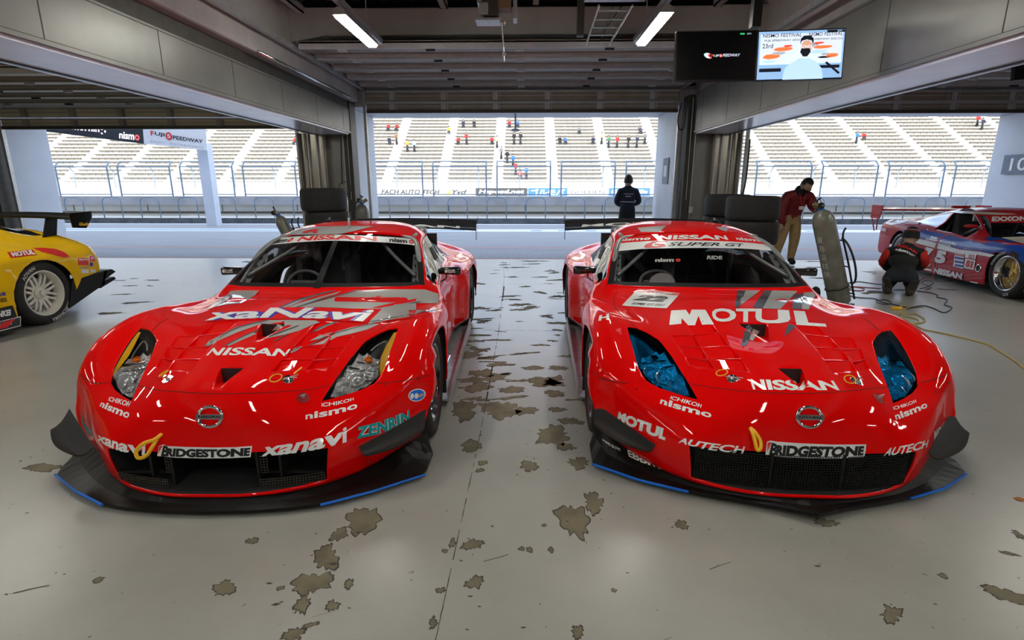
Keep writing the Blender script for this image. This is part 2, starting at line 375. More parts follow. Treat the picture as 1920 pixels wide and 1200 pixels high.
for _ in range(260):
    x, y = random.uniform(-3, 3), random.uniform(1.2, 4.5); s = random.uniform(.002, .007); fl.mi = 2
    a = random.uniform(0, 3); c, d = math.cos(a)*s*random.uniform(1, 4), math.sin(a)*s
    fl.quad((x-c, y-d, .0009), (x+d*.4, y-c*.4, .0009), (x+c, y+d, .0009), (x-d*.4, y+c*.4, .0009))
fl.mi = 2
def crack(P, w, gap=.0, z=.0012):
    for i in range(len(P)-1):
        a, b = Vector(P[i]+(z,)), Vector(P[i+1]+(z,)); L = (b-a).length; n = max(1, int(L/.05)); side = (b-a).cross(Vector((0, 0, 1))).normalized()
        for k in range(n):
            if random.random() < gap: continue
            p, q = a.lerp(b, k/n), a.lerp(b, (k+1)/n); w1, w2 = w*random.uniform(.4, 1.5), w*random.uniform(.4, 1.5)
            fl.quad(p-side*w1, p+side*w2, q+side*w1, q-side*w2)
crack([(-.30, 1.2), (-.27, 3.0), (-.27, 5.5), (-.34, 8.8), (-.44, 10.9)], .0022, .25)
crack([(-.295, 6.9), (-.31, 8.0)], .009, .2); crack([(-.27, 3.6), (-.27, 4.4)], .005, .2); crack([(-.32, 9.6), (-.38, 10.6)], .006, .6)
crack([(-1.0, 5.52), (1.2, 5.45)], .0025, .3); crack([(-30, 8.2), (30, 8.2)], .002, .5); crack([(-2, 3.9), (1.5, 3.88)], .001, .6)
for (x, y, q, w) in [(930, 1046, .05, .002), (60, 1104, .05, .003), (1350, 1060, .05, .002), (610, 1150, .04, .001), (1245, 1200, .03, .001)]:
    c = at(x, y, Z=0); crack([(c.x-q, c.y-q*.5), (c.x+q, c.y+q*.4)], w)
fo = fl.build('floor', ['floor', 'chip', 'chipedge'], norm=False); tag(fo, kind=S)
# ---- pit lane, kerb, platform, track
def st(name, mb, m, **k): return tag(mb.build(name, m, **k), kind=S)
g = MB(); g.quad((-90, 11.1, 0), (90, 11.1, 0), (90, 21.1, 0), (-90, 21.1, 0))
g.mi = 1
def stripe(y0, y1, x0=-90, x1=90, z=.001): g.quad((x0, y0, z), (x1, y0, z), (x1, y1, z), (x0, y1, z))
Yp = lambda py: at(960, py, Z=0).y
stripe(Yp(434.5), Yp(430)); stripe(Yp(421.5), Yp(419)); g.mi = 2
stripe(Yp(433), Yp(431.5), -18, -2, .002)
for k in range(12): stripe(Yp(433), Yp(431.6), .2+k*.9, .55+k*.9, .002)
g.mi = 3; stripe(Yp(465), Yp(464)); stripe(Yp(486), Yp(485)); g.mi = 4; stripe(Yp(484.5), Yp(471), z=.0008)
M['asph2'] = mat('grooved_lane_concrete', (.36, .38, .41), .7, noise=.15, nscale=6, stretch=(6, .3, 1))
st('ground_pit_lane', g, ['asphalt', 'paintw', 'paintb', 'paintr', 'asph2'], norm=False)
st('trim_kerb', MB().bb(-90, 90, 21.1, 21.35, 0, .2), 'curbc')
g = MB().bb(-90, 90, 21.35, 23.3, 0, .19); st('ground_platform', g, 'standc')
g = MB(); g.quad((-90, 23.3, 0), (90, 23.3, 0), (90, 64, 0), (-90, 64, 0)); st('ground_track', g, 'asphalt')
g = MB().bb(-90, 90, 22.95, 23.2, .19, .66); g.mi = 1; g.bb(-90, 90, 22.7, 23.25, .66, 1.0); g.mi = 2; g.bb(-90, 90, 22.9, 22.95, .30, .37)
g.mi = 3
for k in range(-12, 13): g.bb(k*3.2-.01, k*3.2+.01, 22.935, 22.96, .4, .66)
st('wall_pit', g, ['standc', 'wallgrey', 'darksteel', 'blackp'])
# ---- building: ceiling, beams, piers, upper storeys
st('ceiling', MB().bb(-30, 30, -7, 11.0, 4.3, 4.5), 'deck')
st('wall_upper_facade', MB().bb(-30, 30, 11.1, 12.9, 2.95, 11.5), 'palesoffit')
st('wall_rear', MB().bb(-30, 30, -7.2, -7, 0, 4.3), 'concrete')
st('wall_left', MB().bb(-30.2, -30, -7, 11, 0, 4.3), 'concrete'); st('wall_right', MB().bb(30, 30.2, -7, 11, 0, 4.3), 'concrete')
st('roof_upper', MB().bb(-30, 30, -7, 11, 11.3, 11.5), 'concrete')
def beam(nm, xa, xb, face_x, zt, dark):
    out = 1 if xa < 0 else -1   # towards the middle bay
    g = MB(); g.bb(xa, xb, -6.9, 10.55, 2.42, zt, bev=.01)
    g.mi = 1; g.bb(xa+.02, xb-.02, -6.9, 10.5, 2.395, 2.42)
    # slot and lips along the underside
    g.mi = 2; o = xa if out > 0 else xb; g.bb(o+out*.10, o+out*.14, -6.9, 10.5, 2.385, 2.40)
    g.mi = 3; y = 10.2; k = 0
    while y > -6: 
        g.bb(face_x-.002, face_x+.002, y-.004, y+.004, 2.46, zt-.02); y -= 1.25
    g.bb(face_x-.003, face_x+.003, -6.9, 10.5, 2.452, 2.458); g.bb(face_x-.003, face_x+.003, -6.9, 10.5, zt-.035, zt-.028)
    g.mi = 0; g.bb(face_x-.012, face_x+.012, -6.9, 10.55, 2.42, 2.45)
    st(nm, g, ['steelpanel', 'under', 'blackp', 'darksteel'])
beam('beam_left', -4.02, -3.28, -3.28, 2.86, 1); beam('beam_right', 3.11, 3.86, 3.11, 3.12, 0)
st('trim_left', MB().bb(-3.95, -3.34, -6.9, 10.9, 2.86, 3.02), 'darksteel')
g = MB().bb(-4.2, -3.2, -6.9, 10.95, 3.02, 4.3, bev=.03); st('beam_left_concrete', g, 'concrete')
g = MB().bb(3.2, 4.2, -6.9, 10.95, 3.12, 4.3, bev=.03); st('beam_right_concrete', g, 'concrete')
g = MB().bb(-3.2, 3.2, 8.0, 8.5, 3.46, 3.80, bev=.02)
for s in (-1, 1): g.prism([(s*3.2, 3.38), (s*3.2, 3.80), (s*2.5, 3.80), (s*2.75, 3.46)], 7.99, 8.51, 'xz')
st('beam_cross', g, 'concrete')
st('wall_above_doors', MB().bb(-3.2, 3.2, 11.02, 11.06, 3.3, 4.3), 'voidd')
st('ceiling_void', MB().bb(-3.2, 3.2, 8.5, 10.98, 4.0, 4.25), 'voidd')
for i, (a, b) in enumerate([(-11.9, -10.95), (-4.35, -3.42), (2.93, 4.15), (10.35, 11.6)]):
    st('pier_%d' % (i+1), MB().bb(a, b, 11.12, 12.75, 0, 2.95, bev=.02), 'whitewall')
# garage number sign plate on the far right pier, and blank plate by the middle opening
sg = empty('garage_number_sign', (10.3, 11.9, 1.9), label='blue-grey plate reading 10 on the white pier at the right edge', cat='sign')
MB().bb(-.0, .03, -.45, .45, -.2, .2).build('plate', mat('sign_plate_blue_grey', (.16, .2, .27), .5, noise=.05), sg)
label_text('lettering', '10', .42, .26, TF((-.004, .05, 0), (0, -1, 0), (0, 0, 1)), 'white', sg, bold=.01)
sg = empty('wall_plate', (2.92, 11.7, 1.75), label='small pale blank plate on the white pier right of the middle opening', cat='sign')
MB().bb(-.012, .0, -.22, .22, -.25, .27, bev=.004).build('plate', 'wallgrey', sg); MB().bb(-.016, -.012, -.12, .12, -.1, .12).build('inner_plate', 'palesoffit', sg)
# ---- metal door columns
def column(nm, x0, s, lab):
    """x0 = edge towards the middle opening, s = direction away from it"""
    c = empty(nm, (x0, 10.8, 0), label=lab, cat='column')
    X = lambda a: s*a
    g = MB(); 
    def bx(a, b, y0, y1, z0=0, z1=2.45): g.bb(X(a), X(b), y0, y1, z0, z1)
    g.mi = 0; bx(.48, 1.0, -.16, .28); g.mi = 1; bx(.12, .48, -.02, .28); g.mi = 2; bx(0, .12, -.08, .28, 0, 3.1)
    g.build('post', ['stainless', 'steelpanel', 'darksteel'], c)
    g = MB()
    for a in (.50, .62, .78, .98): g.bb(X(a), X(a+.025), -.22, -.16, 0, 2.44); 
    g.build('rail', 'galv', c)
    g = MB(); g.lathe([(.09, 0), (.09, 2.42)], (X(.88), -.12, 0), seg=14); g.build('guide', 'stainless', c, smooth=True)
    g = MB(); g.tube([(X(.17), -.06, .3), (X(.17), -.06, 3.0)], .014, 8); g.tube([(X(.07), -.1, 1.2), (X(.07), -.1, 3.05)], .008, 6); g.build('conduit', 'galv', c)
    g = MB(); g.bb(X(.14), X(.22), -.1, -.03, .95, 1.08, bev=.005); g.build('switch_box', 'galv', c)
    return c
column('door_column', -3.32, -1, 'bare metal door column left of the middle opening, with rails and hanging cable loop')
column('door_column', 3.02, 1, 'bare metal door column right of the middle opening, with switch box and rails')
column('door_column', -10.45, -1, 'brown metal door column at the far left edge behind the yellow car')
column('door_column', 10.7, 1, 'bare metal door column beyond the right garage opening')
g = MB(); g.tube(smoothpts([(-3.40, 10.5, 2.78), (-3.43, 10.45, 2.3), (-3.45, 10.45, 1.9), (-3.47, 10.45, 1.5)], 5), .014, 6)
g.tube([(-3.42+.12*math.cos(a), 10.44, 1.42+.12*math.sin(a)) for a in [2*PI*k/16 for k in range(16)]], .006, 5, closed=True)
tag(g.build('hanging_cable', 'rubberhose', smooth=True), 'black cable hanging down the left door column to a wire loop', 'cable')
g = MB(); g.tube(smoothpts([(4.12, 10.5, 2.3), (4.12, 10.5, 1.6), (4.05, 10.45, 1.3), (3.86, 10.45, 1.12), (3.8, 10.48, 1.13)], 6), .014, 6)
tag(g.build('hanging_cable', 'rubberhose', smooth=True), 'black cable drooping against the right door column above the tyres', 'cable')
g = MB(); g.tube(smoothpts([(2.88, 10.7, 2.95), (2.82, 10.65, 2.7), (2.84, 10.65, 2.52), (2.93, 10.65, 2.5), (2.95, 10.65, 2.9)], 6), .010, 6)
tag(g.build('hanging_cable', 'rubberhose', smooth=True), 'thin grey cable looping at the top right corner of the middle opening', 'cable')
# ---- sectional shutters
def shutter(x0, x1, zb, lab, warm=False):
    r = empty('overhead_door', ((x0+x1)/2, 10.95, zb), label=lab, cat='door'); w = (x1-x0)/2
    mp, mr = ('shutterw', 'shutterb') if warm else ('shutterb', 'shutterr')
    zt = zb+.35; hz = zt-zb
    for k, (a, b) in enumerate(((0, .16), (.18, .36))):
        g = MB(); g.bb(-w, w, 0, .03, a, b); g.mi = 1; g.bb(-w, w, -.02, 0, b-.03, b); g.bb(-w, w, -.012, 0, (a+b)/2-.008, (a+b)/2+.004)
        if k == 0: g.mi = 2; g.bb(-w, w, -.03, .04, -.04, .02)
        p = g.build('door_panel', [mp, mr, 'darksteel'], r)
        n = 6
        for i in range(n):
            x = -w+(i+.5)*2*w/n; g = MB(); g.bb(x-.05, x+.05, -.03, 0, a+.01, b-.02); g.bb(x+.07, x+.085, -.035, -.0, a+.01, b-.03); g.build('stile', mr, p)
    Ys = [0, -.45, -1.15, -1.85, -2.55, -3.2]
    for a, b in zip(Ys[:-1], Ys[1:]):
        g = MB(); g.bb(-w, w, b+.02, a-.02, hz+.10, hz+.13); g.mi = 1; g.bb(-w+.02, w-.02, b+.02, b+.05, hz+.03, hz+.12); g.bb(-w+.02, w-.02, a-.05, a-.03, hz+.06, hz+.12)
        g.mi = 0; g.bb(-w+.02, w-.02, b+.05, b+.26, hz+.04, hz+.07)
        p = g.build('door_panel', [mp, mr], r)
        for i in range(5):
            x = -w+(i+.5)*2*w/5; g = MB(); g.bb(x-.06, x+.06, b+.03, b+.09, hz+.0, hz+.05, bev=.004); g.build('bracket', 'blackp' if i % 2 else mr, p)
    for s in (-1, 1):
        g = MB(); g.bb(s*(w+.02), s*(w+.07), -5.2, .1, hz+.02, hz+.08); g.bb(s*(w+.02), s*(w+.07), -.02, .06, -zb+.02, hz); g.build('track', 'galv', r)
M['shutterw'] = mat('warm_lit_shutter', (.55, .48, .34), .5, noise=.12, nscale=2)  # warmer, lighter copy of the shutter paint imitating lamplight on the left door
shutter(-3.05, 2.88, 2.86, 'dark ribbed overhead door raised above the middle opening')
shutter(-10.28, -4.5, 2.58, 'warm-lit beige ribbed overhead door hanging lower in the left bay', True)
shutter(4.3, 10.6, 2.83, 'grey ribbed overhead door raised above the right bay')
a_, b_ = at(484, 97, X=-3.17), at(655, 182, X=-3.13)
tag(MB().tube([a_, b_], .022, 8).build('steel_pipe', 'chrome', smooth=True), 'bright steel pipe running along the dark strip above the left beam', 'pipe')
# ---- ceiling channels
for k in range(-8, 9):
    x = -.05+k*.37
    g = MB(); g.bb(-.02, .02, -6.5, 7.98, 0, .05); g.bb(-.035, .035, -6.5, 7.98, 0, .008)
    o = g.build('ceiling_channel', 'galv'); o.location = (x, 0, 3.88); tag(o, 'thin steel channel running across the dark ceiling deck', 'ceiling rail', 'steel ceiling channels')
for x, z in ((-2.9, 3.62), (-1.05, 3.66), (.12, 3.70), (2.4, 3.66)):
    g = MB(); g.bb(-.05, .05, -6.5, 7.6, 0, .02); g.bb(-.05, -.035, -6.5, 7.6, 0, .09); g.bb(.035, .05, -6.5, 7.6, 0, .09)
    for y in (-4, -1, 2, 5, 7.4): g.bb(-.012, .012, y-.012, y+.012, .0, 4.3-z)
    o = g.build('ceiling_support_rail', 'galv'); o.location = (x, 0, z)
    tag(o, 'wide steel support rail hung under the ceiling, %s' % {-2.9: 'leftmost of the four', -1.05: 'right of the left tube lamp', .12: 'beside the door motor', 2.4: 'nearest the twin screens'}[x], 'ceiling rail')
# ---- tube lamps (the two in view, the rest of the rows behind the camera and in the next bays)
def lamp(x, y, lab=None, first=[]):
    if not first:
        r = empty('tube_lamp', (x, y, 3.13), label=lab, cat='lamp')
        g = MB(); g.prism([(-.07, .0), (.07, .0), (.05, .05), (.02, .07), (-.02, .07), (-.05, .05)], -.62, .62, 'xz'); g.build('housing', 'galv', r)
        g = MB(); g.prism([(-.058, 0), (-.045, -.025), (.045, -.025), (.058, 0)], -.60, .60, 'xz'); g.build('diffuser', 'lamp', r)
        g = MB(); g.bb(-.03, .03, -2.2, 1.0, .10, .16); 
        for q in (-.4, .4): g.cyl((0, q, .06), (0, q, .11), .012, 6); g.cyl((0, q, .16), (0, q, 1.15), .006, 5)
        g.build('mounting_rail', 'galv', r); first.append(r); return r
    r = copy_tree(first[0]); r.location = (x, y, 2.97 if abs(x) > 4 else 3.13)
    r['label'] = lab; return r
lamp(-1.86, 6.5, 'bright tube lamp under the ceiling, the left one, over the car with the silver flashes')
lamp(1.38, 6.5, 'bright tube lamp under the ceiling, the right one, beside the ladder rack')
for i, (x, y) in enumerate([(x, y) for y in (3.0, -.4, -3.8) for x in (-1.86, 1.38)]+[(x, y) for y in (5.4, 1.5, -3) for x in (-8.8, -6.0, 6.0, 8.8)]):
    r = lamp(x, y, 'bright tube lamp of the ceiling rows behind the camera and in the neighbouring bays'); r['group'] = 'tube lamps out of the frame'
# ---- things hung from the ceiling
r = empty('ladder_rack', (0, 0, 0), label='aluminium ladder hung under a grey tray on the ceiling, left of the right lamp', cat='ladder')
A, B, C_, D = at(1123, 10, Y=6.2), at(1186, 10, Y=6.2), at(1099, 84, Y=7.2), at(1142, 84, Y=7.2)
for a, b in ((A, C_), (B, D)): MB().tube([a, b], .012, 6).build('side_rail', 'galv', r)
for k in range(5):
    t = .12+k*.2; MB().cyl(A.lerp(C_, t), B.lerp(D, t), .010, 6).build('rung', 'chrome', r)
g = MB(); g.bb(.62, 1.28, 6.0, 6.5, 3.40, 3.46, bev=.01); g.build('tray', 'galv', r)
g = MB(); g.tube([at(1150, 12, Y=6.4), at(1125, 80, Y=7.15)], .006, 5); g.tube([at(1165, 12, Y=6.4), at(1132, 60, Y=7)], .01, 5); g.build('cable', 'rubberhose', r)
MB().bb(.60, .68, 7.0, 7.1, 3.2, 4.3).build('hanger', 'darksteel', r)
r = empty('door_motor', (-.30, 6.4, 3.3), label='grey door motor with hanging chain and wires under the ceiling, middle top', cat='motor')
MB().bb(-.16, .0, -.12, .12, -.08, .08, bev=.01).build('motor_box', 'darksteel', r); MB().bb(-.20, -.10, -.13, -.02, -.07, .05, bev=.01).build('terminal_box', 'galv', r)
MB().bb(.0, .14, -.1, .1, .0, .12, bev=.008).build('control_box', mat('brown_box', (.25, .17, .09), .6, noise=.1), r)
g = MB(); g.bb(-.24, .02, -.12, .12, -.12, -.10); g.bb(.16, .20, -.1, .1, -.1, 1.0); g.bb(-.22, -.18, -.1, .1, .05, 1.0); g.build('bracket', 'galv', r)
g = MB(); g.tube([(.03, -.02, -.08), (.05, 0, -.3), (.06, .02, -.5)], .008, 6); g.sphere((.05, 0, -.12), .03); g.sphere((.06, .02, -.42), .022); g.build('chain', 'galv', r)
g = MB()
for k in range(9):
    x = -.14+k*.03; g.tube(smoothpts([(x, random.uniform(-.05, .05), .08), (x+random.uniform(-.05, .05), .02, .35), (x+random.uniform(-.08, .08), 0, .7), (x, 0, 1.0)], 4), .008, 5)
g.build('wire', 'rubberhose', r)
g = MB(); g.cyl((0, 0, 0), (0, 0, .4), .02, 8); g.sphere((0, 0, 0), .1, sz=.35); o = g.build('ceiling_sensor', 'whitewall', smooth=True); o.location = (-.22, 12.2, 2.62)
tag(o, 'small white dome lamp under the soffit above the middle opening', 'lamp')
# ---- twin screens
def rings(mb_, c, r0, r1): pass
def screen(nm, pts, lab, Y):
    """pts: TL,TR,BR,BL pixels"""
    P = [at(*p, Y=Y) for p in pts]
    ex = (P[1]-P[0]+P[2]-P[3])*.5; ey = (P[0]-P[3]+P[1]-P[2])*.5; c = sum(P, Vector())/4; w, h = ex.length, ey.length
    ey = (ey+Vector((0, h*.06, 0)))
    r = empty(nm, c, label=lab, cat='screen'); T = TF((0, 0, 0), ex, ey)
    def bb(name, x0, x1, y0, y1, z0, z1, m, par=None, bev=0):
        g = MB(); g.bb(x0, x1, y0, y1, z0, z1, bev=bev)
        for v in g.bm.verts: v.co = T @ v.co
        return g.build(name, m, par or r)
    bb('casing', -w/2, w/2, -h/2, h/2, -.05, 0, 'blackp', bev=.006)
    return r, T, w, h, bb
M['scr_off'] = mat('screen_black', (.004, .004, .005), .2, noise=.1)
def em(name, c, s=1.): return mat(name, c, .5, emit=(c, s), noise=.0)
M['s_white'] = em('screen_white', (.75, .85, 1), .75); M['s_blue'] = em('screen_pale_blue', (.35, .60, .95), .6); M['s_red'] = em('screen_red', (.9, .06, .03), .9); M['s_dark'] = em('screen_dark', (.01, .012, .02), .5)
M['s_skin'] = em('screen_skin', (.75, .42, .28), .7); M['s_orange'] = em('screen_orange', (.9, .2, .06), .8); M['s_green'] = em('screen_green', (.05, .8, .25), .5); M['s_cyan'] = em('screen_cyan', (.55, .8, .95), .7); M['s_grey'] = em('screen_grey', (.45, .5, .55), .7)
r, T, w, h, bb = screen('ceiling_screen', [(1268, 58), (1423, 54), (1417, 152), (1264, 153)], 'black wall screen showing a small red and white speedway logo, left of the pair', 5.4)
bb('display', -w/2+.012, w/2-.012, -h/2+.012, h/2-.012, 0, .003, 'scr_off')
z = .005
def put(par, T, name, shape, cx, cy, ww, hh, m, z=.005, rot=0, bold=.01, shear=0, space=1):
    sh = text2d(shape, bold, shear, space) if isinstance(shape, str) else shape; bm = shape_bm(sh, 1, 1)
    for v in bm.verts:
        x, y = (v.co.x-.5)*ww, (v.co.y-.5)*hh; v.co = T @ Vector((cx+x*math.cos(rot)-y*math.sin(rot), cy+x*math.sin(rot)+y*math.cos(rot), z))
    return finish(name, bm, m, par)
put(r, T, 'lettering', 'UJI', w*.0+.0, 0, .055, .022, 's_white', shear=.3); put(r, T, 'lettering', 'F', -.038, 0, .02, .024, 's_red', shear=.3)
put(r, T, 'lettering', 'PEEDWAY', .135, .003, .16, .024, 's_white', shear=.3); put(r, T, 'logo_disc', ell2d(), .040, 0, .026, .028, 's_red'); put(r, T, 'lettering', 'S', .040, 0, .012, .018, 's_white', z=.007)
for k, m_ in enumerate(('s_cyan', 's_white', 's_red')): put(r, T, 'logo_swoosh', poly2d([(0, .8), (.3, 1), (.75, 1), (.35, .75), (.5, .4), (1, 0), (.45, .15), (.1, .5)]), -.085+k*.014, -.002*k, .06-k*.008, .05-k*.006, m_, z=.006+k*.001)
put(r, T, 'status_text', '271', w*.38, h*.42, .035, .012, 's_cyan'); put(r, T, 'status_bar', rect2d(), w*.30, h*.42, .04, .012, 's_green')
r, T, w, h, bb = screen('ceiling_screen', [(1423, 58), (1596, 50), (1571, 149), (1414, 152)], 'lit screen showing a masked man in white before a festival backdrop, right of the pair', 5.38)
bb('display', -w/2+.012, w/2-.012, -h/2+.012, h/2-.012, 0, .003, 's_blue')
P_ = lambda nm, sh, cx, cy, ww, hh, m, z=.005, **k: put(r, T, nm, sh, cx*w, cy*h, ww*w, hh*h, m, z, **k)
P_('picture_area', rect2d(), 0, .12, .93, .60, 's_white', .0045)
P_('lettering', 'NISMO FESTIVAL', -.22, .39, .44, .07, 's_dark'); P_('lettering', 'NISMO FESTIVAL', .27, .39, .38, .07, 's_dark')
P_('lettering', 'FUJI SPEEDWAY 2022', -.22, .29, .40, .05, 's_dark'); P_('lettering', 'FUJI SPEEDWAY 2022.12.4', .27, .29, .38, .05, 's_dark')
P_('lettering', '23rd', -.38, .19, .12, .09, 's_dark'); P_('lettering', '23rd', .14, .19, .1, .09, 's_dark')
for cx, cy, sx, sy, m_ in [(-.2, .12, .22, .10, 's_orange'), (-.33, -.02, .2, .12, 's_orange'), (-.25, .04, .16, .08, 's_grey'), (.25, .14, .22, .08, 's_orange'), (.2, .05, .2, .1, 's_cyan'), (.36, -.03, .14, .1, 's_orange'), (.28, -.06, .16, .05, 's_dark'), (-.36, -.12, .16, .08, 's_cyan'), (.28, .0, .1, .06, 's_grey'), (-.15, .18, .1, .05, 's_red'), (.2, .22, .12, .05, 's_red')]:
    n = 9; P_('backdrop_car_picture', poly2d([(.5+.5*math.cos(2*PI*k/n)*(1+.2*math.sin(3*k)), .5+.5*math.sin(2*PI*k/n)*(1+.25*math.cos(5*k))) for k in range(n)]), cx, cy, sx, sy, m_, .0055)
P_('banner_bar', rect2d(), -.34, -.29, .25, .07, 's_dark', .006); P_('banner_bar', rect2d(), .3, -.25, .3, .06, 's_dark', .006)
P_('man_shoulders', poly2d([(0, 0), (.05, .55), (.2, .8), (.38, 1), (.62, 1), (.82, .8), (.95, .5), (1, 0)]), .04, -.28, .46, .42, 's_cyan', .0065)
P_('man_face', ell2d(), .06, .15, .13, .26, 's_skin', .007); P_('man_hair', poly2d([(0, .1), (.02, .7), (.25, 1), (.75, 1), (1, .7), (1, .1), (.85, .5), (.5, .62), (.12, .5)]), .06, .27, .15, .2, 's_dark', .0075)
P_('man_mask', poly2d([(.1, .9), (.9, .9), (1, .5), (.7, 0), (.3, 0), (0, .5)]), .05, .05, .12, .18, 's_dark', .0075)
for dx in (-.03, .035): P_('man_glasses', ell2d(16, .6), .06+dx, .15, .06, .06, 's_white', .008)
P_('microphone', poly2d([(0, .9), (.12, 1), (1, .12), (.9, 0)]), .37, -.28, .18, .26, 's_dark', .008)
P_('status_bar', rect2d(), .38, .44, .2, .05, 's_dark', .0075); P_('status_text', '271', .42, .44, .05, .04, 's_cyan', .008)
r = empty('screen_bracket', (2.10, 5.5, 3.0), label='black ceiling pole holding up the two screens', cat='bracket')
MB().bb(-.03, .05, .0, .08, -.1, 1.3).build('pole', 'blackp', r); MB().bb(-.6, .7, .0, .04, -.35, -.3).build('crossbar', 'blackp', r)
# screen at the upper right in next bay
r, T, w, h, bb = screen('ceiling_screen', [(1905, 112), (2010, 100), (2000, 145), (1898, 150)], 'dark screen cut off by the right edge under the ceiling', 8.2)
bb('display', -w/2+.012, w/2-.012, -h/2+.012, h/2-.012, 0, .003, 'scr_off')
# ---- railing hoops, debris fence on the pit wall
hb = None
for k in range(-15, 17):
    if hb is None:
        g = MB(); w_ = .38; hh = .80; pts = [(-w_, 0, 0), (-w_, 0, hh-.2)]+[(-w_+.2-.2*math.cos(a), 0, hh-.2+.2*math.sin(a)) for a in (.4, .8, 1.2, PI/2)]+[(w_-.2+.2*math.sin(a), 0, hh-.2+.2*math.cos(a)) for a in (0, .4, .8, 1.2, PI/2)]+[(w_, 0, 0)]
        g.tube(pts, .022, 6); hb = g.build('railing_hoop', 'fencep', smooth=True); o = hb
    else: o = hb.copy(); COL.objects.link(o)
    o.location = (-1.12+1.535*k, 21.55, .19)
    tag(o, 'blue-grey tubular hoop rail standing along the kerb of the pit wall', 'railing', 'hoop rails along the pit wall')
def fence_panel():
    r = empty('debris_fence_panel'); W = 2.2
    for x in (0, W): MB().tube([(x, 0, 0), (x, 0, 1.22), (x, .22, 1.42)], .036, 6).build('post', 'fencep', r)
    g = MB()
    for z, y in ((.08, 0), (1.20, 0), (1.41, .21)): g.tube([(0, y, z), (W, y, z)], .024, 6)
    g.build('rail', 'fencep', r)
    g = MB()
    for k in range(1, 22): x = W*k/22; g.tube([(x, 0, .08), (x, 0, 1.2), (x, .21, 1.41)], .0028, 3, cap=False)
    for k in range(1, 13): g.tube([(0, 0, .08+k*.09), (W, 0, .08+k*.09)], .0028, 3, cap=False)
    g.build('wire_mesh', 'galv', r); return r
f0 = fence_panel()
for k in range(-8, 9):
    o = f0 if k == -8 else copy_tree(f0); o.location = (-1.17+2.65*k, 23.0, 1.0)
    tag(o, 'blue-grey catch fence panel with bent top on the pit wall', 'fence', 'catch fence panels on the pit wall')
# ---- far side of the track: sponsor wall, catch fence, stand
st('wall_track_far', MB().bb(-95, 95, 50, 50.3, 0, .43), 'wallgrey')
MB_ = MB
def board(px0, px1, m, txt, tm, lab, shear=.2, th=.62, tw=.88, y0=353.5, y1=368, bold=.035):
    a, b = at(px0, y1, Y=50), at(px1, y0, Y=50); w, h = b.x-a.x, 1.15-.45
    r = empty('sponsor_board', ((a.x+b.x)/2, 49.95, .8), label=lab, cat='sign board')
    MB_().bb(-w/2, w/2, 0, .05, -h/2, h/2).build('board', m, r); MB_().bb(-w/2+.2, w/2-.2, .06, .30, -h/2, h/2-.1).build('board_base', 'wallgrey', r)
    if txt: label_text('lettering', txt, w*tw, h*th, TF((0, -.012, 0), (1, 0, 0), (0, 0, 1)), tm, r, shear=shear, bold=bold)
    return r
board(690, 706, 'boardw', 'F', 'redv', 'white trackside board with a red mark beside the middle pier', .4)
board(708, 832, 'boardw', 'FACH AUTO TECH', 'boardb', 'white trackside board with three slanted black capital words, near the left pier')
b_ = board(834, 890, 'boardw', 'Yvd', 'boardb', 'white trackside board with a slanted black script logo and yellow flash', .35, tw=.5)
label_text('logo_flash', '', .5, .3, TF((-.9, -.014, 0), (1, 0, .3), (0, 0, 1)), 'yellowv', b_, shape=poly2d([(0, .4), (1, 1), (.8, .3), (.2, 0)]))
board(892, 989, 'boardb', 'Hspeed.net', 'boardw', 'black trackside board with white slanted lettering, left of the blue board', .2)
board(990, 1064, 'boardbl', '\u30b4\u30eb\u30e2\u30d0', 'boardw', 'blue trackside board with white Japanese lettering', .1, .8)
board(1066, 1138, 'boardw', 'GOLDEN', 'boardb', 'white trackside board with thin black capital letters', 0, .4, bold=0)
board(1141, 1219, 'boardbl', 'Goodyville', 'boardw', 'blue trackside board with rounded white lettering behind the standing man', .2)
board(1221, 1262, 'boardw', 'Ford', 'boardb', 'white trackside board with handwritten black lettering beside the right pier', .3)
board(1350, 1372, 'boardbl', '', 'boardw', 'small blue trackside board seen left of the catch fence in the right opening')
for a, b in ((30, 330), (335, 560), (1373, 1900)): board(a, b, 'boardw', '', 'boardb', 'blank white trackside wall board %s' % ('left of the sign post' if a == 30 else 'between sign post and left column' if a == 335 else 'along the right opening'))
fp = None
for k in range(-13, 14):
    if fp is None:
        fp = empty('track_fence_post'); MB().tube([(0, 0, 0), (0, 0, 2.3), (0, -.45, 2.75)], .05, 6).build('post', 'fencep', fp); o = fp
    else: o = copy_tree(fp)
    o.location = (-.5+3.75*k, 50.6, .3); tag(o, 'thin bent steel post of the fence across the track', 'fence post', 'fence posts across the track')
g = MB()
for z in (.6, 1.0, 1.4, 1.8, 2.2, 2.5): g.tube([(-80, 50.6, .3+z), (80, 50.6, .3+z)], .012, 4)
tag(g.build('fence_cable', 'galv'), 'thin horizontal wires strung between posts across the track', 'wire', kind='stuff')
